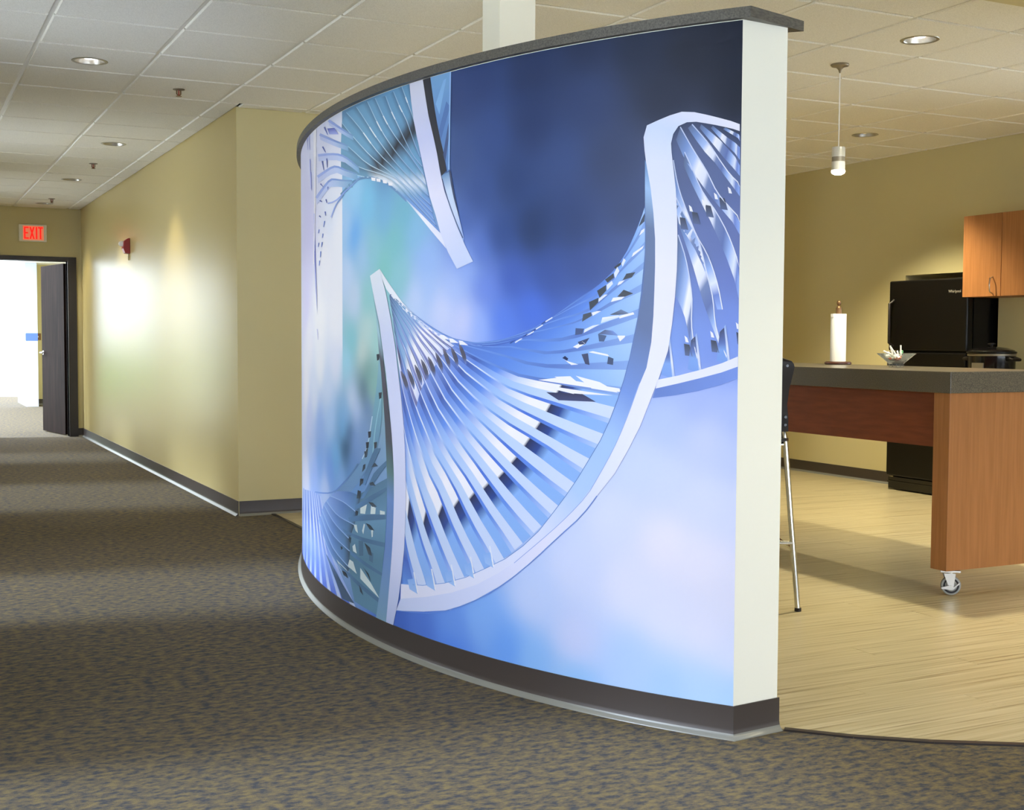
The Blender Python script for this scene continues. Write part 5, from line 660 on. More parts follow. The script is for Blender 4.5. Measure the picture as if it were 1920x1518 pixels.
(3,[17466,21264,17205,20996,16953,20731,16702,20470,16444,20212,16171,19958,15884,19711,15585,19469,15279,19234,14967,19006,14656,18782,14352,18562,14054,18345,13761,18132,13472,17922,13189,17715],[17849,21264,17558,20976,17280,20693,17005,20413,16723,20137,16425,19867,16110,19603,15786,19346,15457,19096,15126,18851,14789,18615,14449,18386,14110,18163,13773,17946,13438,17735,13113,17527],[0,112,165,208,112,165,208,77,112,165,208,112,165,208,154,111,164,207,111,164,207,231,111,164,207,111,164,207,308,111,164,207,111,164,207,385,111,164,207,111,164,207,462,99,141,177,95,133,166,538,54,55,64,53,54,62,615,89,122,152,99,141,177,692,111,163,206,111,164,207,769,112,165,208,112,165,208,846,113,165,208,130,176,215,923,140,183,219,210,226,246,1000,223,234,251,207,224,245]),
(4,[17815,21264,17425,20874,17050,20491,16666,20116,16256,19750,15820,19397,15373,19056,14919,18727,14459,18412,13998,18110,13541,17819,13095,17535],[17883,21263,17489,20871,17112,20486,16724,20109,16311,19742,15871,19388,15422,19046,14965,18716,14502,18400,14038,18096,13578,17804,13130,17520],[0,150,195,225,150,195,225,350,200,225,245,200,225,245,600,150,185,220,150,185,220,1000,150,180,230,150,180,230]),
(3,[17849,21264,17558,20976,17280,20693,17005,20413,16723,20137,16425,19867,16110,19603,15786,19346,15457,19096,15126,18851,14789,18615,14449,18386,14110,18163,13773,17946,13438,17735,13113,17527],[18415,21247,18040,20942,17684,20642,17342,20346,17001,20056,16653,19773,16295,19497,15935,19227,15574,18965,15210,18711,14841,18465,14472,18227,14107,17996,13747,17771,13391,17552,13037,17340],[0,87,127,164,112,165,208,77,87,127,164,111,164,207,154,87,127,164,111,164,207,231,87,127,164,111,164,207,308,87,127,164,111,164,207,385,85,122,156,111,164,206,462,68,86,107,87,119,147,538,51,52,59,58,64,75,615,71,92,116,106,155,195,692,86,123,159,112,165,208,769,88,128,165,120,170,211,846,97,135,171,187,212,237,923,141,169,198,222,234,251,1000,139,168,197,136,179,218]),
(3,[18415,21247,18040,20942,17684,20642,17342,20346,17001,20056,16653,19773,16295,19497,15935,19227,15574,18965,15210,18711,14841,18465,14472,18227,14107,17996,13747,17771,13391,17552,13037,17340],[19015,21235,18547,20911,18106,20594,17693,20283,17291,19978,16889,19681,16486,19392,16090,19110,15695,18836,15297,18571,14896,18317,14497,18070,14105,17830,13722,17596,13345,17368,12961,17153],[0,112,165,208,112,165,208,77,111,164,207,111,164,207,154,111,164,207,111,164,207,231,111,164,207,111,164,207,308,111,164,207,111,164,207,385,111,164,206,111,163,206,462,87,119,147,79,102,126,538,58,64,75,68,83,100,615,106,155,195,110,161,203,692,112,165,208,116,167,209,769,120,170,211,157,193,225,846,187,212,237,231,239,254,923,222,234,251,154,191,224,1000,136,179,218,116,162,218]),
(4,[18980,21238,18444,20866,17947,20502,17478,20146,17016,19800,16553,19464,16096,19138,15642,18822,15183,18519,14721,18228,14266,17948,13821,17675,13386,17411,12945,17162],[19050,21233,18509,20859,18008,20494,17536,20137,17071,19789,16605,19453,16145,19126,15687,18809,15226,18505,14762,18213,14304,17932,13858,17659,13420,17394,12978,17144],[0,150,195,225,150,195,225,350,200,225,245,200,225,245,600,150,185,220,150,185,220,1000,150,180,230,150,180,230]),
(3,[19015,21235,18547,20911,18106,20594,17693,20283,17291,19978,16889,19681,16486,19392,16090,19110,15695,18836,15297,18571,14896,18317,14497,18070,14105,17830,13722,17596,13345,17368,12961,17153],[19600,21219,19025,20880,18494,20548,18014,20223,17565,19904,17125,19592,16683,19291,16232,19002,15774,18726,15333,18456,14906,18192,14490,17935,14083,17684,13683,17441,13285,17207,12886,16983],[0,87,127,164,112,165,208,77,87,127,164,111,164,207,154,87,127,164,111,164,207,231,87,127,164,111,164,207,308,87,127,164,111,164,207,385,83,118,152,110,162,205,462,60,70,85,71,87,106,538,56,62,74,80,104,128,615,81,114,146,112,164,207,692,90,129,165,134,179,216,769,112,147,180,211,227,246,846,152,178,205,194,216,240,923,110,145,179,119,166,216,1000,88,119,171,118,160,225]),
(3,[19600,21219,19025,20880,18494,20548,18014,20223,17565,19904,17125,19592,16683,19291,16232,19002,15774,18726,15333,18456,14906,18192,14490,17935,14083,17684,13683,17441,13285,17207,12886,16983],[20224,21208,19530,20852,18902,20506,18349,20166,17848,19831,17369,19505,16886,19191,16378,18895,15858,18618,15374,18343,14920,18070,14486,17802,14063,17540,13645,17287,13225,17046,12812,16813],[0,112,165,208,111,164,207,77,111,164,207,111,164,207,154,111,164,207,111,164,207,231,111,164,207,111,164,207,308,111,164,207,111,164,207,385,110,162,205,109,160,201,462,71,87,106,63,74,88,538,80,104,128,90,125,155,615,112,164,207,118,169,210,692,134,179,216,176,205,233,769,211,227,246,230,239,254,846,194,216,240,137,179,219,923,119,166,216,116,161,221,1000,118,160,225,118,160,225]),
(4,[20188,21213,19395,20803,18696,20406,18085,20017,17526,19636,16973,19269,16395,18924,15797,18604,15247,18287,14731,17974,14239,17668,13756,17372,13273,17091,12796,16822],[20260,21204,19460,20793,18756,20395,18142,20004,17579,19623,17022,19255,16441,18910,15841,18589,15288,18272,14770,17958,14276,17651,13791,17355,13307,17074,12828,16804],[0,150,195,225,150,195,225,350,200,225,245,200,225,245,600,150,185,220,150,185,220,1000,150,180,230,150,180,230]),
(3,[20224,21208,19530,20852,18902,20506,18349,20166,17848,19831,17369,19505,16886,19191,16378,18895,15858,18618,15374,18343,14920,18070,14486,17802,14063,17540,13645,17287,13225,17046,12812,16813],[20523,21051,19833,20685,19188,20333,18597,19991,18044,19659,17507,19338,16965,19032,16410,18747,15865,18477,15359,18207,14884,17940,14433,17677,14000,17418,13580,17165,13169,16919,12767,16679],[0,87,127,164,111,164,207,77,87,127,164,111,164,207,154,87,127,164,111,164,207,231,87,127,164,111,164,207,308,87,127,164,111,164,207,385,80,111,142,101,144,181,462,55,59,69,53,54,62,538,66,81,101,105,150,187,615,89,127,162,141,183,219,692,122,155,186,220,232,250,769,151,177,204,198,218,241,846,101,136,174,118,165,216,923,88,115,172,118,160,225,1000,88,112,175,118,160,225]),
(3,[20523,21051,19833,20685,19188,20333,18597,19991,18044,19659,17507,19338,16965,19032,16410,18747,15865,18477,15359,18207,14884,17940,14433,17677,14000,17418,13580,17165,13169,16919,12767,16679],[20833,20894,20145,20518,19483,20159,18850,19815,18243,19484,17646,19170,17047,18875,16447,18601,15876,18338,15348,18074,14852,17813,14383,17555,13939,17299,13517,17044,13114,16792,12723,16545],[0,111,164,207,111,164,207,77,111,164,207,111,164,207,154,111,164,207,111,164,207,231,111,164,207,111,164,207,308,111,164,207,110,162,205,385,101,144,181,82,109,135,462,53,54,62,59,64,74,538,105,150,187,123,169,207,615,141,183,219,188,212,237,692,220,232,250,228,238,253,769,198,218,241,151,189,223,846,118,165,216,116,161,219,923,118,160,225,118,160,225,1000,118,160,225,118,160,225]),
(4,[20793,20897,20006,20466,19251,20057,18536,19666,17847,19294,17159,18947,16468,18628,15810,18324,15209,18021,14648,17720,14121,17424,13626,17130,13157,16839,12706,16553],[20874,20891,20080,20458,19319,20047,18599,19655,17904,19283,17213,18935,16518,18615,15857,18311,15253,18006,14690,17706,14160,17409,13663,17115,13193,16823,12740,16537],[0,150,195,225,150,195,225,350,200,225,245,200,225,245,600,150,185,220,150,185,220,1000,150,180,230,150,180,230]),
(3,[20833,20894,20145,20518,19483,20159,18850,19815,18243,19484,17646,19170,17047,18875,16447,18601,15876,18338,15348,18074,14852,17813,14383,17555,13939,17299,13517,17044,13114,16792,12723,16545],[20899,20492,20063,20156,19366,19820,18724,19495,18097,19187,17455,18906,16805,18655,16188,18415,15609,18179,15105,17926,14645,17669,14213,17412,13803,17157,13411,16904,13033,16655,12664,16410],[0,87,127,164,111,164,207,77,87,127,164,111,164,207,154,87,127,164,111,164,207,231,87,126,163,110,162,205,308,85,123,158,106,154,194,385,62,74,90,59,64,75,462,53,55,64,99,132,161,538,87,118,147,151,189,223,615,129,159,190,224,235,251,692,151,177,204,196,217,241,769,109,144,178,120,167,216,846,88,117,172,118,160,225,923,88,112,175,118,160,225,1000,88,112,175,118,160,225]),
(3,[20899,20492,20063,20156,19366,19820,18724,19495,18097,19187,17455,18906,16805,18655,16188,18415,15609,18179,15105,17926,14645,17669,14213,17412,13803,17157,13411,16904,13033,16655,12664,16410],[20966,20090,20010,19807,19275,19494,18619,19186,17969,18900,17288,18654,16601,18450,15967,18243,15378,18035,14888,17792,14457,17535,14058,17277,13678,17021,13311,16768,12955,16519,12605,16275],[0,111,164,207,111,164,207,77,111,164,207,111,164,207,154,111,164,207,110,162,204,231,110,162,205,105,152,191,308,106,154,194,100,143,179,385,59,64,75,74,82,95,462,99,132,161,142,181,215,538,151,189,223,192,215,239,615,224,235,251,229,238,253,692,196,217,241,153,191,224,769,120,167,216,116,161,219,846,118,160,225,118,160,225,923,118,160,225,118,160,225,1000,118,160,225,118,160,225]),
(4,[20940,20099,19868,19765,19041,19407,18298,19058,17526,18754,16736,18501,15993,18266,15317,18025,14765,17741,14281,17444,13832,17147,13404,16853,12991,16565,12587,16282],[20992,20080,19916,19746,19089,19388,18343,19039,17569,18735,16778,18483,16034,18248,15355,18008,14803,17724,14318,17427,13869,17131,13441,16838,13027,16549,12623,16267],[0,150,195,225,150,195,225,350,200,225,245,200,225,245,600,150,185,220,150,185,220,1000,150,180,230,150,180,230]),
(3,[20966,20090,20010,19807,19275,19494,18619,19186,17969,18900,17288,18654,16601,18450,15967,18243,15378,18035,14888,17792,14457,17535,14058,17277,13678,17021,13311,16768,12955,16519,12605,16275],[20968,19809,20048,19524,19270,19233,18531,18962,17801,18724,17089,18519,16416,18328,15808,18122,15266,17899,14811,17650,14394,17397,13998,17146,13619,16897,13252,16652,12895,16410,12547,16173],[0,87,127,164,111,164,207,77,87,126,162,110,161,203,154,85,122,157,105,153,192,231,82,116,149,101,144,180,308,80,113,144,68,70,79,385,60,63,73,115,139,163,462,98,126,155,176,204,232,538,131,161,191,228,237,253,615,151,177,204,190,214,238,692,110,145,179,122,168,216,769,88,117,171,117,160,224,846,88,112,175,118,160,225,923,88,112,175,118,160,225,1000,88,112,175,118,160,225]),
(3,[20968,19809,20048,19524,19270,19233,18531,18962,17801,18724,17089,18519,16416,18328,15808,18122,15266,17899,14811,17650,14394,17397,13998,17146,13619,16897,13252,16652,12895,16410,12547,16173],[20970,19527,20081,19239,19261,18969,18456,18743,17673,18561,16939,18397,16271,18218,15680,18013,15180,17776,14755,17521,14346,17269,13951,17022,13569,16779,13198,16540,12839,16304,12489,16071],[0,111,164,207,108,158,200,77,110,161,203,104,149,188,154,105,153,192,100,143,179,231,101,144,180,100,143,180,308,68,70,79,106,116,131,385,115,139,163,159,188,215,462,176,204,232,211,227,246,538,228,237,253,223,234,251,615,190,214,238,142,183,220,692,122,168,216,116,162,218,769,117,160,224,118,160,225,846,118,160,225,118,160,225,923,118,160,225,118,160,225,1000,118,160,225,118,160,225]),
(4,[20942,19537,19927,19204,18988,18904,18066,18665,17193,18470,16398,18272,15703,18039,15127,17765,14639,17471,14174,17182,13725,16899,13293,16621,12876,16348,12472,16079],[20999,19518,19979,19186,19036,18885,18113,18645,17237,18450,16439,18253,15742,18021,15165,17747,14677,17454,14211,17165,13761,16883,13329,16605,12911,16332,12506,16063],[0,150,195,225,150,195,225,350,200,225,245,200,225,245,600,150,185,220,150,185,220,1000,150,180,230,150,180,230]),
(3,[20970,19527,20081,19239,19261,18969,18456,18743,17673,18561,16939,18397,16271,18218,15680,18013,15180,17776,14755,17521,14346,17269,13951,17022,13569,16779,13198,16540,12839,16304,12489,16071],[20972,19265,20028,18999,19157,18759,18326,18557,17528,18410,16789,18268,16145,18074,15593,17846,15106,17603,14673,17350,14257,17102,13856,16858,13468,16617,13093,16380,12728,16147,12374,15917],[0,84,119,153,102,147,184,77,82,115,147,100,142,178,154,80,112,144,101,145,182,231,80,113,144,104,150,188,308,75,79,90,162,177,196,385,104,125,148,209,225,245,462,141,168,196,229,238,253,538,147,174,202,165,198,228,615,104,140,175,117,164,216,692,88,118,171,117,160,224,769,88,112,175,118,160,225,846,88,112,175,118,160,225,923,88,112,175,118,160,225,1000,88,112,175,118,160,225]),
(3,[20972,19265,20028,18999,19157,18759,18326,18557,17528,18410,16789,18268,16145,18074,15593,17846,15106,17603,14673,17350,14257,17102,13856,16858,13468,16617,13093,16380,12728,16147,12374,15917],[20974,19002,19980,18761,19064,18551,18211,18374,17403,18262,16661,18145,16037,17936,15525,17686,15048,17437,14603,17187,14178,16941,13769,16698,13374,16459,12992,16223,12620,15992,12259,15764],[0,102,147,184,100,143,179,77,100,142,178,103,148,186,154,101,145,182,106,154,193,231,104,150,188,108,157,198,308,162,177,196,213,225,242,385,209,225,245,231,239,254,462,229,238,253,182,208,235,538,165,198,228,121,168,216,615,117,164,216,116,160,221,692,117,160,224,118,160,225,769,118,160,225,118,160,225,846,118,160,225,118,160,225,923,118,160,225,118,160,225,1000,118,160,225,118,160,225]),
(4,[20955,19014,19961,18773,19046,18563,18193,18386,17386,18275,16644,18156,16020,17946,15508,17697,15031,17447,14587,17197,14162,16950,13753,16707,13358,16468,12975,16232,12604,16000,12243,15772],[20994,18990,19998,18749,19082,18540,18228,18362,17421,18250,16678,18134,16053,17925,15542,17676,15064,17427,14620,17177,14195,16931,13786,16688,13391,16450,13008,16215,12637,15983,12276,15755],[0,150,195,225,150,195,225,350,200,225,245,200,225,245,600,150,185,220,150,185,220,1000,150,180,230,150,180,230]),
(5,[14526,20912,14504,20880,14483,20847,14462,20815,14441,20783,14420,20750,14399,20718,14378,20686],[14608,20910,14586,20878,14565,20845,14544,20813,14523,20780,14502,20748,14481,20716,14460,20683],[0,225,240,252,225,240,252,1000,225,240,252,225,240,252]),
(5,[15019,20689,14986,20648,14953,20607,14920,20567,14884,20526,14848,20486,14810,20445,14773,20405],[15103,20684,15069,20643,15036,20601,15001,20560,14965,20519,14928,20478,14890,20438,14852,20397],[0,225,240,252,225,240,252,1000,225,240,252,225,240,252]),
(5,[15618,20540,15578,20494,15538,20447,15498,20401,15457,20354,15416,20308,15375,20262,15333,20216],[15705,20535,15665,20488,15625,20442,15584,20395,15543,20348,15501,20302,15460,20256,15418,20209],[0,225,240,252,225,240,252,1000,225,240,252,225,240,252]),
(5,[16324,20490,16271,20436,16218,20382,16165,20328,16111,20274,16055,20221,16000,20167,15944,20114],[16416,20484,16362,20429,16309,20375,16255,20320,16200,20266,16144,20212,16087,20159,16031,20105],[0,225,240,252,225,240,252,1000,225,240,252,225,240,252]),
(5,[16913,20372,16850,20310,16787,20248,16724,20186,16659,20125,16593,20063,16526,20003,16460,19942],[17010,20366,16946,20303,16882,20241,16818,20179,16752,20117,16685,20055,16618,19994,16551,19933],[0,225,240,252,225,240,252,1000,225,240,252,225,240,252]),
(5,[17581,20240,17490,20171,17401,20102,17311,20034,17221,19966,17131,19899,17040,19832,16951,19765],[17678,20229,17586,20160,17496,20091,17405,20022,17314,19954,17223,19886,17131,19819,17041,19752],[0,225,240,252,225,240,252,1000,225,240,252,225,240,252]),
(5,[18217,20119,18104,20043,17992,19968,17881,19893,17771,19818,17662,19744,17555,19670,17448,19597],[18317,20106,18203,20030,18090,19954,17978,19879,17867,19804,17757,19730,17648,19656,17541,19583],[0,225,240,252,225,240,252,1000,225,240,252,225,240,252]),
(4,[21096,17989,20530,18127,19986,18261,19400,18362,18758,18402,18098,18375,17468,18298,16882,18196,16356,18054,15901,17879,15496,17690,15121,17498,14772,17302,14432,17110],[20870,17909,20341,18043,19831,18173,19283,18273,18676,18314,18048,18287,17446,18212,16886,18112,16386,17972,15956,17801,15567,17620,15207,17435,14871,17247,14542,17063],[0,95,140,185,95,140,185,1000,110,150,200,110,150,200]),
(5,[17482,18274,17469,18242,17456,18209,17443,18177,17430,18145],[17075,18210,17075,18179,17075,18148,17075,18117,17075,18087],[0,240,242,255,240,242,255,1000,240,242,255,240,242,255]),
(5,[17004,18188,16992,18155,16980,18123,16968,18091,16955,18059],[16615,18126,16615,18095,16616,18065,16616,18034,16616,18004],[0,240,242,255,240,242,255,1000,240,242,255,240,242,255]),
(5,[16427,18067,16415,18036,16403,18004,16392,17972,16380,17941],[16058,18009,16058,17978,16058,17948,16058,17918,16058,17888],[0,240,242,255,240,242,255,1000,240,242,255,240,242,255]),
(5,[15955,17932,15943,17901,15932,17869,15921,17838,15910,17807],[15601,17876,15601,17846,15601,17816,15601,17786,15601,17756],[0,240,242,255,240,242,255,1000,240,242,255,240,242,255]),
(5,[22751,21322,22188,21137,21662,20959,21165,20788,20693,20624,20237,20468,19799,20318,19377,20173],[23007,21268,22408,21083,21850,20907,21325,20739,20828,20577,20351,20424,19894,20278,19456,20138],[0,165,185,245,165,185,245,500,135,165,235,135,165,235,1000,115,155,205,115,155,205]),
(4,[22878,21295,21887,20977,21000,20681,20181,20408,19416,20156],[22788,21078,21807,20765,20927,20474,20114,20205,19355,19956],[0,200,212,252,200,212,252,500,185,205,250,185,205,250,1000,120,170,215,120,170,215]),
(5,[24499,20999,23698,20797,22972,20610,22301,20437,21672,20279,21081,20131,20527,19990,20005,19856],[24749,20931,23900,20730,23137,20545,22436,20375,21782,20221,21172,20077,20600,19942,20063,19813],[0,165,185,245,165,185,245,500,135,165,235,135,165,235,1000,115,155,205,115,155,205]),
(4,[24623,20965,23234,20623,22042,20326,20982,20069,20034,19834],[24509,20716,23140,20382,21960,20092,20910,19840,19968,19610],[0,200,212,252,200,212,252,500,185,205,250,185,205,250,1000,120,170,215,120,170,215]),
(5,[25059,20162,23953,20036,22991,19925,22132,19816,21358,19694,20674,19545,20101,19367,19603,19180,19146,18993,18705,18812],[24987,20035,23931,19924,23005,19825,22174,19728,21420,19618,20749,19479,20187,19309,19693,19131,19237,18953,18797,18782],[0,165,185,245,165,185,245,500,135,165,235,135,165,235,1000,115,155,205,115,155,205]),
(4,[25023,20098,23178,19896,21684,19703,20472,19446,19556,19118,18751,18797],[24903,19824,23084,19634,21606,19449,20403,19198,19494,18875,18693,18558],[0,200,212,252,200,212,252,500,185,205,250,185,205,250,1000,120,170,215,120,170,215]),
(5,[25329,19236,24551,19246,23840,19259,23185,19275,22563,19286,21945,19269,21335,19172,20809,19041,20314,18912,19828,18799,19361,18693,18917,18591],[24955,19096,24262,19117,23619,19139,23020,19162,22451,19183,21877,19176,21299,19082,20801,18954,20316,18839,19845,18735,19393,18639,18962,18545],[0,165,185,245,165,185,245,500,135,165,235,135,165,235,1000,115,155,205,115,155,205]),
(4,[25140,19165,23840,19197,22701,19230,21603,19186,20645,18954,19759,18750,18939,18568],[25018,18868,23739,18909,22613,18948,21526,18911,20575,18684,19695,18485,18881,18307],[0,200,212,252,200,212,252,500,185,205,250,185,205,250,1000,120,170,215,120,170,215]),
(5,[25749,18330,25138,18418,24574,18507,24035,18593,23529,18681,23019,18757,22417,18785,21762,18704,21153,18605,20579,18521,20036,18454,19523,18390],[25197,18206,24678,18299,24191,18392,23721,18484,23270,18573,22831,18659,22285,18696,21666,18611,21086,18524,20537,18452,20019,18393,19529,18337],[0,165,185,245,165,185,245,500,135,165,235,135,165,235,1000,115,155,205,115,155,205]),
(4,[25467,18267,24466,18435,23549,18596,22660,18738,21513,18624,20469,18477,19526,18364],[25340,17946,24356,18120,23451,18287,22572,18435,21437,18328,20400,18186,19464,18079],[0,200,212,252,200,212,252,500,185,205,250,185,205,250,1000,120,170,215,120,170,215]),
(5,[23104,17818,22316,17793,21660,17821,21139,17900,20696,17999,20242,18086,19809,18172,19395,18260,18999,18347,18618,18434],[23036,17756,22244,17733,21581,17761,21049,17838,20606,17940,20150,18029,19715,18118,19300,18207,18901,18296,18519,18385],[0,165,185,245,165,185,245,500,135,165,235,135,165,235,1000,115,155,205,115,155,205]),
(5,[22596,17161,22377,17292,22162,17423,21932,17548,21656,17662,21331,17759,20993,17848,20664,17936],[22387,17123,22176,17252,21970,17381,21750,17505,21485,17617,21170,17713,20844,17801,20525,17888],[0,165,185,245,165,185,245,500,135,165,235,135,165,235,1000,115,155,205,115,155,205]),
(6,[23107,20991,23013,20914,22921,20837,22829,20761,22739,20686],[21908,20827,21747,20738,21588,20648,21432,20560,21279,20473],[0,95,110,205,95,110,205,1000,170,185,245,170,185,245]),
(6,[23536,21122,23456,21063,23376,21003,23298,20944,23220,20885,23143,20826,23067,20768,22991,20709],[23782,21136,23678,21074,23575,21013,23473,20953,23372,20892,23273,20832,23175,20772,23078,20713],[0,95,115,195,95,115,195,1000,95,115,195,95,115,195]),
(6,[23879,20341,23807,20293,23735,20245,23664,20198,23593,20151,23524,20104,23455,20057,23386,20011],[24132,20349,24035,20300,23939,20252,23844,20203,23750,20155,23658,20107,23566,20060,23476,20013],[0,95,115,195,95,115,195,1000,95,115,195,95,115,195]),
(6,[23961,19724,23925,19662,23889,19600,23854,19537,23819,19475,23784,19413,23749,19351,23714,19290],[24242,19750,24180,19685,24119,19620,24057,19555,23997,19491,23937,19426,23877,19362,23818,19298],[0,95,115,195,95,115,195,1000,95,115,195,95,115,195]),
(6,[23074,19714,23074,19657,23075,19601,23076,19544,23077,19488,23078,19431,23078,19375,23079,19318],[23327,19744,23305,19685,23284,19625,23262,19566,23240,19507,23219,19448,23197,19388,23176,19329],[0,95,115,195,95,115,195,1000,95,115,195,95,115,195]),
(6,[24358,18798,24291,18770,24225,18743,24160,18715,24095,18688,24030,18661,23966,18634,23903,18607],[24588,18785,24499,18758,24410,18731,24323,18705,24237,18679,24152,18652,24068,18627,23985,18601],[0,95,115,195,95,115,195,1000,95,115,195,95,115,195]),
(6,[22864,18481,22886,18466,22907,18450,22929,18435,22950,18420,22972,18405,22993,18389,23015,18374],[23109,18516,23109,18498,23109,18479,23109,18461,23110,18443,23110,18424,23110,18406,23110,18387],[0,95,115,195,95,115,195,1000,95,115,195,95,115,195]),
(6,[23251,17992,23241,17967,23230,17942,23219,17917,23208,17892,23197,17868,23186,17843,23175,17818],[23505,18005,23472,17978,23438,17952,23404,17926,23371,17900,23337,17874,23304,17848,23271,17822],[0,95,115,195,95,115,195,1000,95,115,195,95,115,195]),
(6,[24600,18094,24527,18076,24454,18058,24382,18041,24311,18023,24240,18006,24171,17989,24101,17972],[24740,18053,24653,18039,24567,18025,24482,18011,24397,17997,24314,17983,24232,17970,24151,17956],[0,95,115,195,95,115,195,1000,95,115,195,95,115,195]),
(6,[24665,17428,24621,17411,24577,17395,24534,17379,24491,17362,24448,17346,24405,17330,24363,17314],[24888,17405,24823,17390,24759,17376,24695,17361,24631,17347,24569,17333,24506,17319,24445,17304],[0,95,115,195,95,115,195,1000,95,115,195,95,115,195]),
(6,[23413,17479,23413,17453,23414,17427,23414,17401,23414,17374,23415,17348,23415,17322,23416,17296],[23678,17497,23654,17469,23631,17442,23608,17414,23585,17386,23562,17358,23539,17330,23517,17303],[0,95,115,195,95,115,195,1000,95,115,195,95,115,195]),
(6,[23530,17072,23573,17040,23615,17007,23658,16975,23701,16942,23744,16910,23788,16877,23832,16844],[23733,17099,23761,17065,23790,17030,23819,16996,23848,16961,23878,16927,23907,16892,23936,16858],[0,110,140,225,110,140,225,1000,110,140,225,110,140,225]),
(6,[23868,16552,23900,16529,23932,16505,23964,16482,23997,16459,24029,16435,24062,16412,24095,16388],[24080,16578,24098,16552,24115,16527,24133,16502,24151,16477,24168,16451,24186,16426,24204,16401],[0,110,140,225,110,140,225,1000,110,140,225,110,140,225]),
(6,[24043,16199,24076,16170,24109,16141,24143,16112,24176,16083,24210,16054,24243,16025,24277,15996],[24262,16222,24280,16191,24298,16161,24317,16130,24335,16099,24353,16068,24371,16038,24390,16007],[0,110,140,225,110,140,225,1000,110,140,225,110,140,225]),
(6,[24349,15815,24373,15780,24397,15745,24421,15709,24446,15674,24471,15639,24495,15603,24520,15568],[24580,15834,24588,15797,24596,15761,24605,15724,24613,15687,24621,15650,24629,15613,24638,15577],[0,110,140,225,110,140,225,1000,110,140,225,110,140,225]),
(6,[24594,15422,24622,15392,24650,15361,24678,15331,24706,15301,24734,15271,24762,15241,24790,15210],[24833,15441,24845,15409,24856,15378,24867,15346,24878,15314,24890,15283,24901,15251,24912,15220],[0,110,140,225,110,140,225,1000,110,140,225,110,140,225]),
(6,[24668,16798,24704,16778,24740,16757,24776,16736,24812,16716,24849,16695,24886,16674,24923,16654],[24905,16828,24925,16805,24945,16782,24965,16759,24985,16737,25005,16714,25025,16691,25045,16668],[0,110,140,225,110,140,225,1000,110,140,225,110,140,225]),
(6,[24773,16212,24809,16188,24846,16165,24882,16141,24919,16117,24957,16093,24994,16069,25032,16046],[25015,16238,25035,16213,25055,16187,25075,16161,25095,16136,25116,16110,25136,16084,25156,16059],[0,110,140,225,110,140,225,1000,110,140,225,110,140,225]),
(5,[26152,17645,26118,16767,26039,15886,25913,15004,25744,14123,25413,13243],[25875,17619,25845,16708,25746,15793,25565,14875,25407,13962,25332,13053],[0,150,165,245,150,165,245,400,100,115,225,100,115,225,1000,190,200,252,190,200,252]),
(5,[26190,21409,26120,20196,26042,18981,26040,17775,26169,16576,26322,15370],[25409,21363,25475,20168,25575,18973,25713,17774,25892,16570,26083,15357],[0,246,246,255,246,246,255,1000,246,246,255,246,246,255]),
(5,[27461,22763,27441,22462,27420,22162,27400,21862,27379,21561,27359,21261,27339,20961,27318,20661],[27809,22823,27759,22516,27709,22209,27659,21903,27611,21597,27562,21291,27514,20986,27466,20681],[0,165,175,245,165,175,245,1000,165,175,245,165,175,245]),
(5,[27099,20208,27077,20013,27055,19818,27033,19623,27011,19428,26989,19233,26968,19039,26946,18844],[27424,20250,27374,20051,27325,19851,27276,19652,27227,19454,27179,19255,27132,19057,27084,18859],[0,165,175,245,165,175,245,1000,165,175,245,165,175,245]),
(5,[28127,21634,28112,21509,28098,21384,28083,21260,28069,21135,28055,21010,28041,20886,28026,20761],[28526,21695,28477,21564,28429,21434,28381,21303,28335,21173,28288,21044,28242,20914,28196,20785],[0,165,175,245,165,175,245,1000,165,175,245,165,175,245]),
(5,[26842,19600,26827,19477,26812,19355,26796,19233,26781,19111,26766,18988,26751,18866,26736,18744],[27153,19637,27111,19511,27070,19385,27029,19259,26989,19134,26949,19008,26909,18883,26869,18758],[0,165,175,245,165,175,245,1000,165,175,245,165,175,245]),
(5,[25286,12411,25263,12340,25240,12270,25218,12200,25195,12129,25173,12059,25150,11989,25128,11919],[25445,12410,25410,12339,25375,12269,25341,12198,25307,12128,25273,12058,25239,11988,25205,11918],[0,190,190,240,190,190,240,1000,190,190,240,190,190,240]),
(3,[31628,4509,31760,4126,31900,3739,32050,3350,32208,2958,32375,2562,32549,2163,32734,1759,32937,1351,33174,934,33477,503],[30679,4567,30725,4187,30769,3806,30814,3425,30868,3041,30935,2655,31025,2264,31136,1869,31263,1469,31401,1066,31542,660],[0,150,180,245,150,180,245,300,120,150,230,120,150,230,600,150,180,250,150,180,250,1000,95,125,225,95,125,225]),
(3,[30679,4567,30725,4187,30769,3806,30814,3425,30868,3041,30935,2655,31025,2264,31136,1869,31263,1469,31401,1066,31542,660],[30177,4590,30190,4209,30198,3828,30209,3446,30229,3063,30269,2676,30340,2284,30440,1886,30561,1483,30691,1076,30821,668],[0,190,208,252,190,208,252,400,215,224,255,215,224,255,750,160,190,250,160,190,250,1000,205,220,254,205,220,254]),
(3,[30177,4590,30190,4209,30198,3828,30209,3446,30229,3063,30269,2676,30340,2284,30440,1886,30561,1483,30691,1076,30821,668],[29340,4672,29313,4288,29282,3905,29252,3522,29232,3138,29232,2751,29265,2358,29334,1959,29429,1555,29535,1147,29636,739],[0,150,180,245,150,180,245,300,120,150,230,120,150,230,600,150,180,250,150,180,250,1000,95,125,225,95,125,225]),
(3,[29340,4672,29313,4288,29282,3905,29252,3522,29232,3138,29232,2751,29265,2358,29334,1959,29429,1555,29535,1147,29636,739],[28863,4716,28818,4330,28768,3945,28718,3559,28680,3173,28661,2784,28678,2389,28735,1988,28820,1580,28918,1170,29010,758],[0,190,208,252,190,208,252,400,215,224,255,215,224,255,750,160,190,250,160,190,250,1000,205,220,254,205,220,254]),
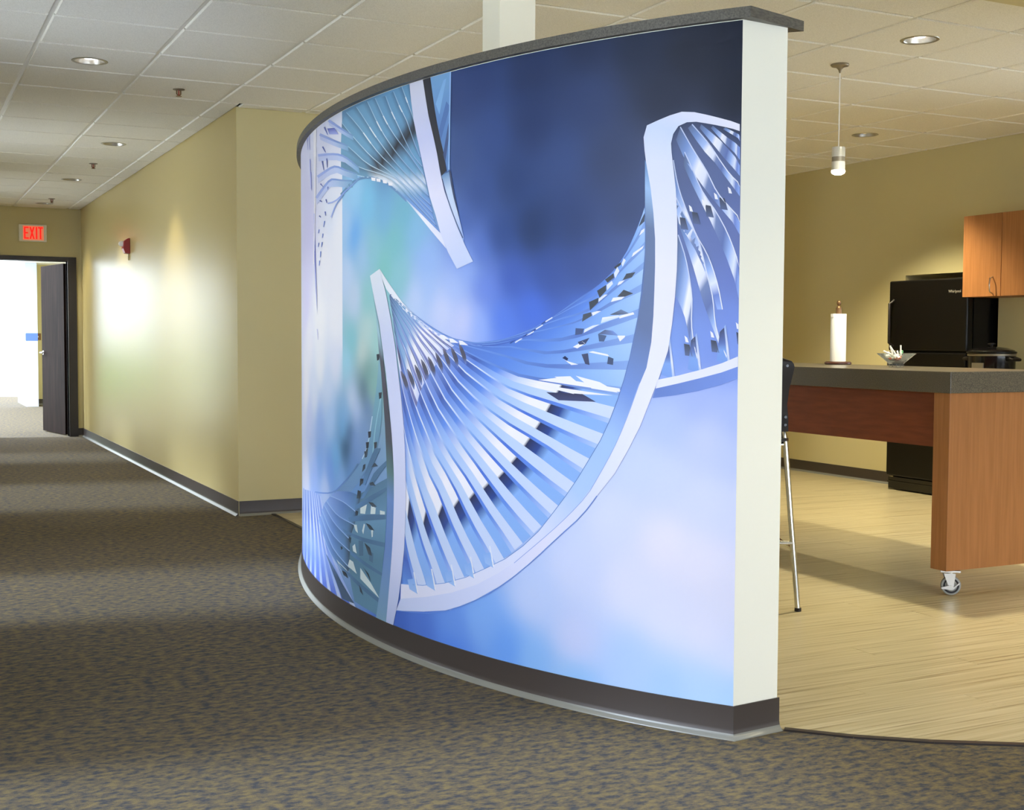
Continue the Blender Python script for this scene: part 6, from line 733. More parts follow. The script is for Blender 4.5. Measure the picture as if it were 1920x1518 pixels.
(3,[28863,4716,28818,4330,28768,3945,28718,3559,28680,3173,28661,2784,28678,2389,28735,1988,28820,1580,28918,1170,29010,758],[28231,4773,28128,4385,28020,3998,27915,3611,27823,3224,27752,2835,27721,2439,27738,2037,27791,1627,27861,1214,27923,800],[0,150,180,245,150,180,245,300,120,150,230,120,150,230,600,150,180,250,150,180,250,1000,95,125,225,95,125,225]),
(3,[28231,4773,28128,4385,28020,3998,27915,3611,27823,3224,27752,2835,27721,2439,27738,2037,27791,1627,27861,1214,27923,800],[27851,4807,27717,4415,27578,4026,27443,3638,27322,3249,27225,2858,27170,2461,27166,2056,27205,1643,27262,1226,27311,810],[0,190,208,252,190,208,252,400,215,224,255,215,224,255,750,160,190,250,160,190,250,1000,205,220,254,205,220,254]),
(3,[27851,4807,27717,4415,27578,4026,27443,3638,27322,3249,27225,2858,27170,2461,27166,2056,27205,1643,27262,1226,27311,810],[27329,4851,27150,4454,26969,4059,26793,3666,26634,3272,26499,2876,26407,2474,26367,2065,26368,1649,26386,1229,26396,811],[0,150,180,245,150,180,245,300,120,150,230,120,150,230,600,150,180,250,150,180,250,1000,95,125,225,95,125,225]),
(3,[27329,4851,27150,4454,26969,4059,26793,3666,26634,3272,26499,2876,26407,2474,26367,2065,26368,1649,26386,1229,26396,811],[27006,4878,26802,4476,26596,4077,26398,3679,26216,3282,26061,2882,25948,2477,25888,2064,25868,1645,25867,1222,25856,800],[0,190,208,252,190,208,252,400,215,224,255,215,224,255,750,160,190,250,160,190,250,1000,205,220,254,205,220,254]),
(3,[27006,4878,26802,4476,26596,4077,26398,3679,26216,3282,26061,2882,25948,2477,25888,2064,25868,1645,25867,1222,25856,800],[26665,4902,26411,4495,26162,4091,25923,3689,25700,3288,25498,2886,25327,2481,25189,2072,25076,1661,24973,1248,24867,838],[0,150,180,245,150,180,245,300,120,150,230,120,150,230,600,150,180,250,150,180,250,1000,95,125,225,95,125,225]),
(3,[26665,4902,26411,4495,26162,4091,25923,3689,25700,3288,25498,2886,25327,2481,25189,2072,25076,1661,24973,1248,24867,838],[26447,4916,26163,4506,25888,4098,25625,3693,25377,3288,25148,2884,24943,2479,24761,2072,24595,1664,24436,1257,24278,851],[0,190,208,252,190,208,252,400,215,224,255,215,224,255,750,160,190,250,160,190,250,1000,205,220,254,205,220,254]),
(3,[26447,4916,26163,4506,25888,4098,25625,3693,25377,3288,25148,2884,24943,2479,24761,2072,24595,1664,24436,1257,24278,851],[26136,4920,25816,4505,25513,4093,25223,3683,24940,3276,24660,2873,24376,2474,24091,2080,23809,1689,23535,1301,23272,913],[0,150,180,245,150,180,245,300,120,150,230,120,150,230,600,150,180,250,150,180,250,1000,95,125,225,95,125,225]),
(3,[26136,4920,25816,4505,25513,4093,25223,3683,24940,3276,24660,2873,24376,2474,24091,2080,23809,1689,23535,1301,23272,913],[25936,4921,25594,4504,25274,4088,24967,3674,24663,3265,24351,2862,24021,2467,23676,2080,23328,1699,22988,1321,22668,944],[0,190,208,252,190,208,252,400,215,224,255,215,224,255,750,160,190,250,160,190,250,1000,205,220,254,205,220,254]),
(3,[25936,4921,25594,4504,25274,4088,24967,3674,24663,3265,24351,2862,24021,2467,23676,2080,23328,1699,22988,1321,22668,944],[25556,4917,25206,4485,24889,4053,24580,3624,24252,3204,23883,2797,23454,2408,22986,2036,22507,1674,22045,1316,21617,957],[0,150,180,245,150,180,245,300,120,150,230,120,150,230,600,150,180,250,150,180,250,1000,95,125,225,95,125,225]),
(3,[25556,4917,25206,4485,24889,4053,24580,3624,24252,3204,23883,2797,23454,2408,22986,2036,22507,1674,22045,1316,21617,957],[25314,4913,24959,4470,24643,4027,24332,3588,23988,3160,23585,2749,23096,2364,22555,2000,22001,1650,21470,1304,20983,956],[0,190,208,252,190,208,252,400,215,224,255,215,224,255,750,160,190,250,160,190,250,1000,205,220,254,205,220,254]),
(3,[25314,4913,24959,4470,24643,4027,24332,3588,23988,3160,23585,2749,23096,2364,22555,2000,22001,1650,21470,1304,20983,956],[24883,4916,24456,4467,24078,4017,23705,3572,23294,3142,22812,2734,22241,2356,21625,2002,21006,1662,20418,1326,19880,986],[0,150,180,245,150,180,245,300,120,150,230,120,150,230,600,150,180,250,150,180,250,1000,95,125,225,95,125,225]),
(3,[24883,4916,24456,4467,24078,4017,23705,3572,23294,3142,22812,2734,22241,2356,21625,2002,21006,1662,20418,1326,19880,986],[24609,4916,24138,4462,23723,4007,23314,3558,22863,3125,22335,2717,21715,2344,21056,1995,20400,1661,19779,1331,19212,996],[0,190,208,252,190,208,252,400,215,224,255,215,224,255,750,160,190,250,160,190,250,1000,205,220,254,205,220,254]),
(4,[23642,2514,23035,2210,22460,1910,21892,1618,21371,1323,20898,1023],[23298,2464,22375,2194,21552,1917,20798,1639,20054,1376,19353,1117],[0,110,145,200,110,145,200,500,75,100,130,75,100,130,1000,85,110,140,85,110,140]),
(4,[21742,5487,21368,5527,21008,5567,20664,5605,20332,5637,20013,5662,19711,5673,19427,5672,19159,5662,18901,5649,18647,5638],[22726,5167,22215,5172,21731,5177,21279,5176,20863,5161,20485,5133,20139,5093,19816,5047,19508,4998,19210,4948,18917,4900],[0,130,165,235,150,185,245,500,95,135,200,125,165,230,850,92,132,175,110,155,210,1000,72,90,105,90,120,150]),
(5,[22699,5186,21975,5195,21316,5194,20723,5173,20208,5122,19743,5057,19307,4987,18889,4916],[22752,5147,22029,5158,21370,5157,20778,5137,20264,5087,19799,5023,19364,4953,18947,4884],[0,165,200,245,165,200,245,1000,165,200,245,165,200,245]),
(4,[22726,5167,22215,5172,21731,5177,21279,5176,20863,5161,20485,5133,20139,5093,19816,5047,19508,4998,19210,4948,18917,4900],[23495,4865,23078,4783,22695,4696,22321,4611,21931,4536,21511,4480,21061,4446,20607,4426,20164,4413,19738,4399,19336,4380],[0,130,165,235,150,185,245,500,95,135,200,125,165,230,850,92,132,175,110,155,210,1000,72,90,105,90,120,150]),
(5,[23433,4883,22863,4762,22325,4641,21770,4537,21152,4473,20511,4442,19894,4421,19314,4397],[23558,4847,22974,4725,22423,4605,21855,4501,21225,4437,20574,4406,19946,4386,19358,4362],[0,165,200,245,165,200,245,1000,165,200,245,165,200,245]),
(4,[23495,4865,23078,4783,22695,4696,22321,4611,21931,4536,21511,4480,21061,4446,20607,4426,20164,4413,19738,4399,19336,4380],[23973,4647,23565,4528,23188,4406,22819,4287,22435,4176,22025,4078,21590,3995,21152,3920,20723,3849,20312,3778,19924,3703],[0,130,165,235,150,185,245,500,95,135,200,125,165,230,850,92,132,175,110,155,210,1000,72,90,105,90,120,150]),
(5,[23900,4664,23342,4492,22810,4322,22266,4164,21664,4035,21046,3927,20448,3825,19888,3720],[24046,4629,23474,4457,22931,4287,22375,4129,21763,4001,21135,3893,20529,3791,19961,3686],[0,165,200,245,165,200,245,1000,165,200,245,165,200,245]),
(4,[23973,4647,23565,4528,23188,4406,22819,4287,22435,4176,22025,4078,21590,3995,21152,3920,20723,3849,20312,3778,19924,3703],[24355,4331,23952,4178,23588,4021,23235,3864,22864,3717,22450,3585,21967,3481,21444,3402,20912,3337,20401,3274,19927,3205],[0,130,165,235,150,185,245,500,95,135,200,125,165,230,850,92,132,175,110,155,210,1000,72,90,105,90,120,150]),
(5,[24275,4348,23728,4126,23221,3904,22689,3696,22057,3526,21320,3411,20583,3316,19893,3222],[24436,4314,23874,4091,23353,3868,22807,3660,22161,3490,21411,3375,20662,3281,19962,3187],[0,165,200,245,165,200,245,1000,165,200,245,165,200,245]),
(4,[24355,4331,23952,4178,23588,4021,23235,3864,22864,3717,22450,3585,21967,3481,21444,3402,20912,3337,20401,3274,19927,3205],[24623,4081,24190,3882,23799,3679,23428,3476,23050,3279,22642,3094,22170,2933,21621,2805,21037,2702,20461,2608,19932,2506],[0,130,165,235,150,185,245,500,95,135,200,125,165,230,850,92,132,175,110,155,210,1000,72,90,105,90,120,150]),
(5,[24538,4098,23949,3811,23412,3522,22871,3244,22259,2994,21481,2810,20671,2661,19894,2523],[24709,4063,24103,3776,23553,3486,22998,3208,22371,2958,21580,2775,20757,2626,19969,2488],[0,165,200,245,165,200,245,1000,165,200,245,165,200,245]),
(4,[24623,4081,24190,3882,23799,3679,23428,3476,23050,3279,22642,3094,22170,2933,21621,2805,21037,2702,20461,2608,19932,2506],[25187,3788,24723,3576,24307,3361,23905,3147,23487,2942,23029,2753,22511,2587,21962,2439,21412,2302,20886,2167,20400,2025],[0,130,165,235,150,185,245,500,95,135,200,125,165,230,850,92,132,175,110,155,210,1000,72,90,105,90,120,150]),
(5,[25094,3806,24466,3500,23886,3196,23289,2905,22600,2650,21826,2438,21064,2240,20356,2042],[25281,3769,24634,3464,24039,3159,23427,2869,22724,2614,21936,2402,21163,2205,20444,2008],[0,165,200,245,165,200,245,1000,165,200,245,165,200,245]),
(2,[18646,5735,19093,4956,19661,4155,20044,3353,20104,2581,19788,1881,19352,1217],[16039,6622,16073,5727,16149,4826,16270,3914,16480,2986,16690,2049,16903,1103],[0,92,130,160,92,130,160,300,110,155,190,110,155,190,600,95,138,165,95,138,165,1000,105,150,180,105,150,180]),
(6,[19191,5184,18351,5493,17559,5779,16792,6033,16070,6271],[19053,5054,18178,5326,17388,5594,16701,5876,16070,6155],[0,100,145,195,100,145,195,500,85,122,158,85,122,158,1000,88,125,160,88,125,160]),
(6,[20071,4580,18949,4803,17932,4980,17000,5097,16143,5195],[19920,4425,18834,4594,17858,4745,16966,4883,16143,5009],[0,100,145,195,100,145,195,500,85,122,158,85,122,158,1000,88,125,160,88,125,160]),
(6,[20875,4019,19566,3991,18371,3992,17259,4041,16249,4086],[20628,3903,19419,3856,18310,3828,17252,3863,16281,3904],[0,100,145,195,100,145,195,500,85,122,158,85,122,158,1000,88,125,160,88,125,160]),
(6,[19927,3255,18975,3145,18094,3037,17251,2948,16462,2859],[19778,3079,18900,2976,18081,2876,17278,2805,16516,2742],[0,100,145,195,100,145,195,500,85,122,158,85,122,158,1000,88,125,160,88,125,160]),
(6,[21406,2463,20033,2292,18818,2116,17699,1952,16681,1785],[21230,2365,20036,2145,18937,1936,17843,1782,16824,1640],[0,100,145,195,100,145,195,500,85,122,158,85,122,158,1000,88,125,160,88,125,160]),
(6,[18647,5541,18130,5926,17661,6304,17269,6681,16682,7011,16069,7313],[18323,5578,17842,5903,17381,6221,16935,6532,16500,6834,16069,7128],[0,100,145,195,100,145,195,500,85,122,158,85,122,158,1000,88,125,160,88,125,160]),
(6,[18514,6137,18196,6535,17874,6927,17523,7312,17172,7690],[18131,6128,17744,6540,17367,6945,16988,7343,16617,7733],[0,100,145,195,100,145,195,500,85,122,158,85,122,158,1000,88,125,160,88,125,160]),
(5,[18649,5152,18649,5098,18649,5043,18650,4988,18650,4933],[17947,5381,17994,5279,18041,5178,18088,5076,18135,4974],[0,215,232,235,215,232,235,1000,215,232,235,215,232,235]),
(5,[17525,5383,17540,5298,17556,5212,17571,5127,17586,5042],[17063,5343,17078,5282,17092,5221,17106,5160,17121,5099],[0,215,232,235,215,232,235,1000,215,232,235,215,232,235]),
(5,[16675,5295,16675,5254,16675,5213,16675,5172,16675,5130],[16247,5299,16248,5270,16248,5241,16248,5212,16248,5183],[0,215,232,235,215,232,235,1000,215,232,235,215,232,235]),
(5,[19407,4370,19354,4316,19301,4262,19249,4207,19196,4153],[19056,4417,19022,4336,18988,4255,18955,4174,18921,4093],[0,215,232,235,215,232,235,1000,215,232,235,215,232,235]),
(5,[18456,4255,18424,4223,18392,4191,18360,4159,18328,4127],[18263,4571,18231,4564,18199,4556,18168,4548,18137,4540],[0,215,232,235,215,232,235,1000,215,232,235,215,232,235]),
(5,[17528,4382,17513,4318,17499,4254,17484,4191,17470,4127],[17317,4458,17326,4385,17335,4313,17344,4240,17353,4167],[0,215,232,235,215,232,235,1000,215,232,235,215,232,235]),
(5,[19929,2856,19987,2778,20044,2700,20102,2621,20161,2543],[19487,2827,19380,2721,19274,2615,19169,2509,19066,2403],[0,215,232,235,215,232,235,1000,215,232,235,215,232,235]),
(5,[18659,2716,18659,2606,18660,2496,18660,2386,18661,2276],[17534,2277,17328,2163,17127,2049,16930,1935,16735,1822],[0,215,232,235,215,232,235,1000,215,232,235,215,232,235]),
(5,[19556,3460,19538,3413,19520,3367,19502,3320,19484,3273],[19269,3602,19217,3511,19165,3420,19113,3330,19062,3240],[0,215,232,235,215,232,235,1000,215,232,235,215,232,235]),
(5,[21769,2558,21631,2503,21495,2448,21362,2394,21230,2339],[20397,2378,20162,2317,19933,2256,19709,2195,19491,2133],[0,215,232,235,215,232,235,1000,215,232,235,215,232,235]),
(7,[17764,5498,17674,5461,17585,5423,17496,5386,17408,5349],[17349,5522,17248,5492,17148,5463,17049,5433,16951,5403],[0,62,72,84,62,72,84,1000,75,92,108,75,92,108]),
(7,[18074,4620,17965,4568,17858,4517,17752,4465,17647,4413],[17646,4604,17528,4560,17410,4517,17294,4473,17179,4429],[0,62,72,84,62,72,84,1000,75,92,108,75,92,108]),
(7,[18202,3807,18092,3702,17984,3598,17877,3493,17770,3389],[17649,3695,17590,3620,17530,3546,17472,3471,17413,3396],[0,62,72,84,62,72,84,1000,75,92,108,75,92,108]),
(7,[18397,2808,18333,2782,18269,2756,18206,2730,18143,2704],[17773,2620,17712,2546,17652,2472,17593,2398,17534,2325],[0,62,72,84,62,72,84,1000,75,92,108,75,92,108]),
(7,[18913,5851,18948,5762,18982,5673,19017,5584,19051,5494],[18580,5839,18597,5765,18614,5690,18630,5615,18647,5541],[0,62,72,84,62,72,84,1000,75,92,108,75,92,108]),
(7,[18644,6341,18661,6261,18678,6180,18694,6100,18711,6019],[18282,6377,18291,6334,18301,6291,18311,6248,18320,6205],[0,62,72,84,62,72,84,1000,75,92,108,75,92,108]),
(7,[18318,6927,18350,6852,18382,6777,18415,6702,18447,6626],[18066,6998,18075,6949,18085,6900,18094,6852,18104,6803],[0,62,72,84,62,72,84,1000,75,92,108,75,92,108]),
(7,[18002,7577,18033,7491,18064,7405,18096,7319,18127,7232],[17818,7640,17834,7567,17849,7494,17864,7421,17880,7349],[0,62,72,84,62,72,84,1000,75,92,108,75,92,108]),
(7,[17404,6962,17433,6948,17463,6933,17492,6919,17521,6904],[17173,7124,17088,7097,17004,7069,16920,7041,16837,7013],[0,62,72,84,62,72,84,1000,75,92,108,75,92,108]),
(7,[17642,6275,17642,6251,17642,6227,17642,6203,17642,6179],[17347,6352,17275,6318,17204,6284,17132,6250,17062,6216],[0,62,72,84,62,72,84,1000,75,92,108,75,92,108]),
(7,[19192,4988,19192,4945,19193,4902,19193,4859,19193,4816],[18850,4982,18867,4943,18884,4904,18901,4865,18918,4827],[0,62,72,84,62,72,84,1000,75,92,108,75,92,108]),
(7,[18795,2008,18762,1941,18729,1873,18696,1806,18663,1738],[18531,1860,18482,1807,18433,1755,18385,1703,18337,1651],[0,62,72,84,62,72,84,1000,75,92,108,75,92,108]),
(7,[19924,3803,19962,3773,20000,3742,20038,3712,20077,3681],[19700,3786,19719,3721,19738,3656,19757,3591,19776,3526],[0,62,72,84,62,72,84,1000,75,92,108,75,92,108]),
(7,[21137,3221,21115,3186,21094,3151,21073,3116,21052,3081],[20881,3234,20860,3218,20840,3203,20819,3187,20798,3171],[0,62,72,84,62,72,84,1000,75,92,108,75,92,108]),
(7,[20973,2230,20910,2190,20847,2150,20785,2110,20723,2070],[20398,2227,20320,2177,20241,2128,20164,2079,20087,2029],[0,62,72,84,62,72,84,1000,75,92,108,75,92,108]),
(5,[18855,3809,18839,3653,18822,3497,18806,3340,18790,3184],[18329,3837,18330,3691,18330,3546,18331,3400,18331,3255],[0,85,120,150,85,120,150,1000,85,120,150,85,120,150]),
(5,[17709,3543,17710,3447,17710,3351,17710,3255,17711,3159],[17296,3509,17311,3412,17326,3314,17341,3217,17355,3119],[0,85,120,150,85,120,150,1000,85,120,150,85,120,150]),
(4,[22121,5392,20263,6089,18973,6780,18039,7465,17719,8167,17422,8861,17161,9547,16964,10227,16822,10902,16737,11574,16780,12244,16927,12913],[19913,5593,18641,6271,17801,6957,16987,7611,16680,8288,16521,8957,16496,9620,16523,10280,16548,10939,16579,11598,16711,12255,16878,12913],[0,120,160,210,120,160,210,300,110,155,190,110,155,190,550,120,170,190,120,170,190,800,140,185,205,140,185,205,1000,165,205,220,165,205,220]),
(6,[17817,8298,17804,8236,17791,8173,17777,8110,17764,8047],[17498,8341,17511,8282,17524,8223,17537,8164,17551,8105],[0,60,66,76,60,66,76,1000,60,66,76,60,66,76]),
(6,[18037,7857,18024,7794,18010,7731,17997,7668,17983,7605],[17711,7903,17724,7843,17738,7784,17752,7724,17765,7665],[0,60,66,76,60,66,76,1000,60,66,76,60,66,76]),
(6,[17240,7916,17227,7854,17214,7792,17202,7730,17189,7668],[16937,7959,16949,7901,16962,7842,16975,7784,16987,7725],[0,60,66,76,60,66,76,1000,60,66,76,60,66,76]),
(6,[18206,7481,18192,7418,18178,7355,18165,7291,18151,7228],[17874,7529,17888,7469,17901,7409,17915,7350,17929,7290],[0,60,66,76,60,66,76,1000,60,66,76,60,66,76]),
(6,[16785,9887,16773,9825,16761,9763,16749,9701,16737,9639],[16495,9919,16507,9861,16519,9804,16531,9746,16544,9689],[0,60,66,76,60,66,76,1000,60,66,76,60,66,76]),
(6,[16980,11378,16968,11316,16955,11254,16943,11192,16931,11130],[16685,11403,16698,11346,16710,11289,16722,11232,16734,11174],[0,60,66,76,60,66,76,1000,60,66,76,60,66,76]),
(5,[17346,8937,17440,8685,17532,8432,17627,8178,17732,7922,17878,7666,18095,7410,18388,7157],[17438,8938,17532,8687,17625,8435,17720,8182,17825,7927,17971,7672,18188,7418,18482,7165],[0,185,215,235,185,215,235,1000,185,215,235,185,215,235]),
(5,[16508,9812,16652,9482,16799,9151,16941,8817,17066,8481,17159,8144,17235,7806,17305,7467],[16579,9815,16724,9484,16872,9152,17015,8817,17141,8481,17235,8143,17311,7804,17382,7464],[0,150,200,215,150,200,215,1000,150,200,215,150,200,215]),
(5,[26068,4991,24988,5082,24045,5174,23207,5268,22464,5385,21853,5540,21382,5719,20948,5895,20550,6070,20181,6244,19844,6417,19536,6590,19250,6762,18971,6932],[26134,4923,25016,5019,24045,5114,23185,5212,22425,5332,21789,5488,21303,5670,20860,5851,20453,6030,20077,6208,19733,6385,19420,6562,19129,6739,18846,6913],[0,130,170,240,130,170,240,500,110,150,220,110,150,220,1000,100,140,180,100,140,180]),
]
# background tones: along the wall, height (mm), rgb
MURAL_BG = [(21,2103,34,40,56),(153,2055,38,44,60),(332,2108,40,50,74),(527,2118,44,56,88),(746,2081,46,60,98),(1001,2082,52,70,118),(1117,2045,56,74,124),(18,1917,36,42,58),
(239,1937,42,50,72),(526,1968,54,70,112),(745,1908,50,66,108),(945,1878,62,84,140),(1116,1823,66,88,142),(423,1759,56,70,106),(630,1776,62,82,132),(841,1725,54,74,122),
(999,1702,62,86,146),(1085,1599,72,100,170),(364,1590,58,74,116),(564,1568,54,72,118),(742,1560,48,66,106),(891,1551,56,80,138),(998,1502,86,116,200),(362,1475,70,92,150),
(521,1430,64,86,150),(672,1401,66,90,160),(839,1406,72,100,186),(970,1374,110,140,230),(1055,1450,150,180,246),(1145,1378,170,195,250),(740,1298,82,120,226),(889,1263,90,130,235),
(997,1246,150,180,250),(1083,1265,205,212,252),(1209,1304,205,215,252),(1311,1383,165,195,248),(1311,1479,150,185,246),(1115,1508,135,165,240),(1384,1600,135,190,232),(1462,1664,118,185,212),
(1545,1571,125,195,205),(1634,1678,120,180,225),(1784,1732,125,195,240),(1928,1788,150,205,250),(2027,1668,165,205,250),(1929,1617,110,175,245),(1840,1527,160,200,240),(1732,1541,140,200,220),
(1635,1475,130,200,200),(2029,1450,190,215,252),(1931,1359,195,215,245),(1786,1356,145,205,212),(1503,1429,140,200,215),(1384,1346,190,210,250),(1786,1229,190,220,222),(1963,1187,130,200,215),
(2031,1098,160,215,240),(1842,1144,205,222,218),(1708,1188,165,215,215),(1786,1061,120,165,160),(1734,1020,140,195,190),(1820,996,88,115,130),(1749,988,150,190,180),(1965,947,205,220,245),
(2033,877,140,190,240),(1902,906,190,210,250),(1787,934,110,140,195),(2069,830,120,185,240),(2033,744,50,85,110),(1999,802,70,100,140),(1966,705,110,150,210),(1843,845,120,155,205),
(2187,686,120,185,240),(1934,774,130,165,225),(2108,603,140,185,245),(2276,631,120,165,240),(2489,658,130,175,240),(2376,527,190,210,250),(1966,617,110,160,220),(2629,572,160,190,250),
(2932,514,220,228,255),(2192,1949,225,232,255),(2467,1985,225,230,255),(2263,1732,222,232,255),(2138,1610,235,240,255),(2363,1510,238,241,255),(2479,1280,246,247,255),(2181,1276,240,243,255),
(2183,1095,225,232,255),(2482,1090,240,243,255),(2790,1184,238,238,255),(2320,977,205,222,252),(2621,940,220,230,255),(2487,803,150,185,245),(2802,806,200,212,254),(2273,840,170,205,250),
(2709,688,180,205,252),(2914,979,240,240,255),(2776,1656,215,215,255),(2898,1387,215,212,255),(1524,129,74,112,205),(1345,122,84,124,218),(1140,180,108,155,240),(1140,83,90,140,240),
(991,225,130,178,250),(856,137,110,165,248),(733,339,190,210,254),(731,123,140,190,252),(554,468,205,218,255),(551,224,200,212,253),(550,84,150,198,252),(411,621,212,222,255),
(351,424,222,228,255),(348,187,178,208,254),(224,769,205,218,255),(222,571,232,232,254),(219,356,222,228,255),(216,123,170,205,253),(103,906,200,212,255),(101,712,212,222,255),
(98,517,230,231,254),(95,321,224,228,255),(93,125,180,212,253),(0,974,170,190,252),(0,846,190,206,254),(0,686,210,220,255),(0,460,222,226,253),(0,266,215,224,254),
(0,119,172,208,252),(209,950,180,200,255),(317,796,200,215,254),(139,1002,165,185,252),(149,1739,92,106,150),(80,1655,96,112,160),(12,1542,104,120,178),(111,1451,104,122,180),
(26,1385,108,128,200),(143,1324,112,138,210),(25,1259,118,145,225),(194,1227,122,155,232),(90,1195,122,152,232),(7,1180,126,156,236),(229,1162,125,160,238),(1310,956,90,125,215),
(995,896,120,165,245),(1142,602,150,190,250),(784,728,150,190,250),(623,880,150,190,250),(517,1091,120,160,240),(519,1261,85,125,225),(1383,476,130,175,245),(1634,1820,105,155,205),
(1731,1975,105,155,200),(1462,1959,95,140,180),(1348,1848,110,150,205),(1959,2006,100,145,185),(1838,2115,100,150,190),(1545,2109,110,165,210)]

def build_mural():
    V = []; F_ = []; COL = []
    ctrl = []
    for s, z, r_, g_, b_ in MURAL_BG: ctrl.append((s/1000, z/1000, (r_, g_, b_)))
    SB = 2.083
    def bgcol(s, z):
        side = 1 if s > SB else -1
        k = min(1, max(0, (1.16-z)/.22))          # paler tones beyond SB; below this height both sides blend
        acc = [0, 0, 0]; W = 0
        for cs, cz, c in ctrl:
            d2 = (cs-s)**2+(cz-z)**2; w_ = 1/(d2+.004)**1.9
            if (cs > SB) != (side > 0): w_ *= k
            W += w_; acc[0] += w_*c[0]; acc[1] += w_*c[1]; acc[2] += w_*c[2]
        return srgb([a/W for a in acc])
    ss = []; s = 0.
    while s < SMAX-.02: ss.append(s); s += .02 if not (2.06 < s < 2.1) else .0032
    nz_ = 104; z0, z1 = .085, WALL_H-.002
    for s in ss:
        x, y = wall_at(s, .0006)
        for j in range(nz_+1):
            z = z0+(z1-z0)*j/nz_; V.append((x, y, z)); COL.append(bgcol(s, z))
    for i in range(len(ss)-1):
        for j in range(nz_):
            a = i*(nz_+1)+j; F_.append((a, a+nz_+1, a+nz_+2, a+1))
    for ri, (layer, pa, pb, stops) in enumerate(MURAL):
        A = [(pa[i]/1e4, pa[i+1]/1e4) for i in range(0, len(pa), 2)]; B = [(pb[i]/1e4, pb[i+1]/1e4) for i in range(0, len(pb), 2)]
        st = [(stops[i]/1000, srgb(stops[i+1:i+4]), srgb(stops[i+4:i+7])) for i in range(0, len(stops), 7)]
        def colat(t):
            if t <= st[0][0]: return st[0][1], st[0][2]
            for p, q in zip(st, st[1:]):
                if t <= q[0]:
                    f = (t-p[0])/max(1e-6, q[0]-p[0]); return tuple(x+(y-x)*f for x, y in zip(p[1], q[1])), tuple(x+(y-x)*f for x, y in zip(p[2], q[2]))
            return st[-1][1], st[-1][2]
        n0 = len(A); ts = set(i/(n0-1) for i in range(n0)) | set(t for t, _, _ in st if 0 <= t <= 1)
        ln = sum(abs(A[i+1][0]-A[i][0]) for i in range(n0-1)); m_ = int(ln/.03)+1
        ts |= set(i/m_ for i in range(m_+1)); ts = sorted(ts)
        ts = [t for i, t in enumerate(ts) if i == 0 or t-ts[i-1] > 1e-4]
        wmax = max(abs(a[0]-b[0]) for a, b in zip(A, B)); nc = max(1, math.ceil(wmax/.03))
        off = .0009+.00022*layer+.0000004*ri; k = len(V)
        def at(P, t):
            u = t*(n0-1); i = min(n0-2, int(u)); f = u-i; return P[i][0]+(P[i+1][0]-P[i][0])*f, P[i][1]+(P[i+1][1]-P[i][1])*f
        for t in ts:
            a, b = at(A, t), at(B, t); ca, cb = colat(t)
            for c in range(nc+1):
                f = c/nc; s = a[0]+(b[0]-a[0])*f; z = a[1]+(b[1]-a[1])*f
                z = min(max(z, .088), WALL_H-.002); x, y = wall_at(max(.0, s), off); V.append((x, y, z)); COL.append(tuple(p+(q-p)*f for p, q in zip(ca, cb)))
        for i in range(len(ts)-1):
            for c in range(nc):
                q = k+i*(nc+1)+c; F_.append((q, q+nc+1, q+nc+2, q+1))
    me = bpy.data.meshes.new('mural_print'); me.from_pydata(V, [], F_); me.update()
    at_ = me.color_attributes.new('print', 'FLOAT_COLOR', 'POINT'); flat = []
    for c in COL: flat += [c[0]*.90, c[1]*.87, c[2]*.86, 1]      # ink on paper is never fully white
    at_.data.foreach_set('color', flat)
    m = mat('mural_print', (255, 255, 255), .40, .16); n, l, b = nodes(m)
    vc = n.new('ShaderNodeVertexColor'); vc.layer_name = 'print'
    g = n.new('ShaderNodeGamma'); g.inputs[1].default_value = 1.0; l.new(vc.outputs[0], g.inputs[0]); l.new(g.outputs[0], b.inputs['Base Color'])
    o = obj('mural_print', me, 'mural_print'); print('mural', len(V), len(F_)); return o
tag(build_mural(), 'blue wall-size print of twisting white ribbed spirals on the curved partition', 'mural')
# ------------------------------------------------------------------ ceiling fittings
def spot(parent, w_, size=100, blend=.6, rad=.05, z=-.004):
    l = bpy.data.lights.new('downlight_beam', 'SPOT'); l.energy = w_; l.color = WARM; l.spot_size = math.radians(size); l.spot_blend = blend; l.shadow_soft_size = rad
    o = bpy.data.objects.new('downlight_beam', l); C.objects.link(o); o.parent = parent; o.location = (0, 0, z)
LAB = ['recessed ceiling downlight nearest the camera, glowing above the left carpet', 'recessed downlight beside the second sprinkler in the corridor ceiling', 'third recessed downlight along the corridor ceiling', 'recessed downlight nearest the exit sign', 'bright recessed downlight above the kitchen island', 'dim recessed downlight near the refrigerator wall']
for (lx, ly, on), lb in zip(LIGHTS, LAB):
    t = thing('recessed_downlight', lb, 'downlight', (lx, ly, H), group='recessed downlights')
    obj('trim_ring', MB().lathe([(.078, -.006), (.080, -.010), (.094, -.010), (.097, -.007), (.094, -.0072), (.078, -.0065)], n=36, cap=False), 'brushed_metal', t, smooth=True)
    obj('reflector', MB().lathe([(.079, -.007), (.074, .015), (.060, .05), (.045, .075)], n=36, cap=False), 'brushed_metal', t, smooth=True)
    obj('lamp', MB().lathe([(.001, .002), (.024, .005), (.038, .014), (.044, .030), (.046, .078)], n=24, cap=False), 'lamp_glow' if on else 'lamp_dim', t, smooth=True)
    spot(t, LAMP_W*(1.35 if lx > 6 else 1) if lx > 3 else LAMP_CORR_W, 108 if lx > 3 else 92)
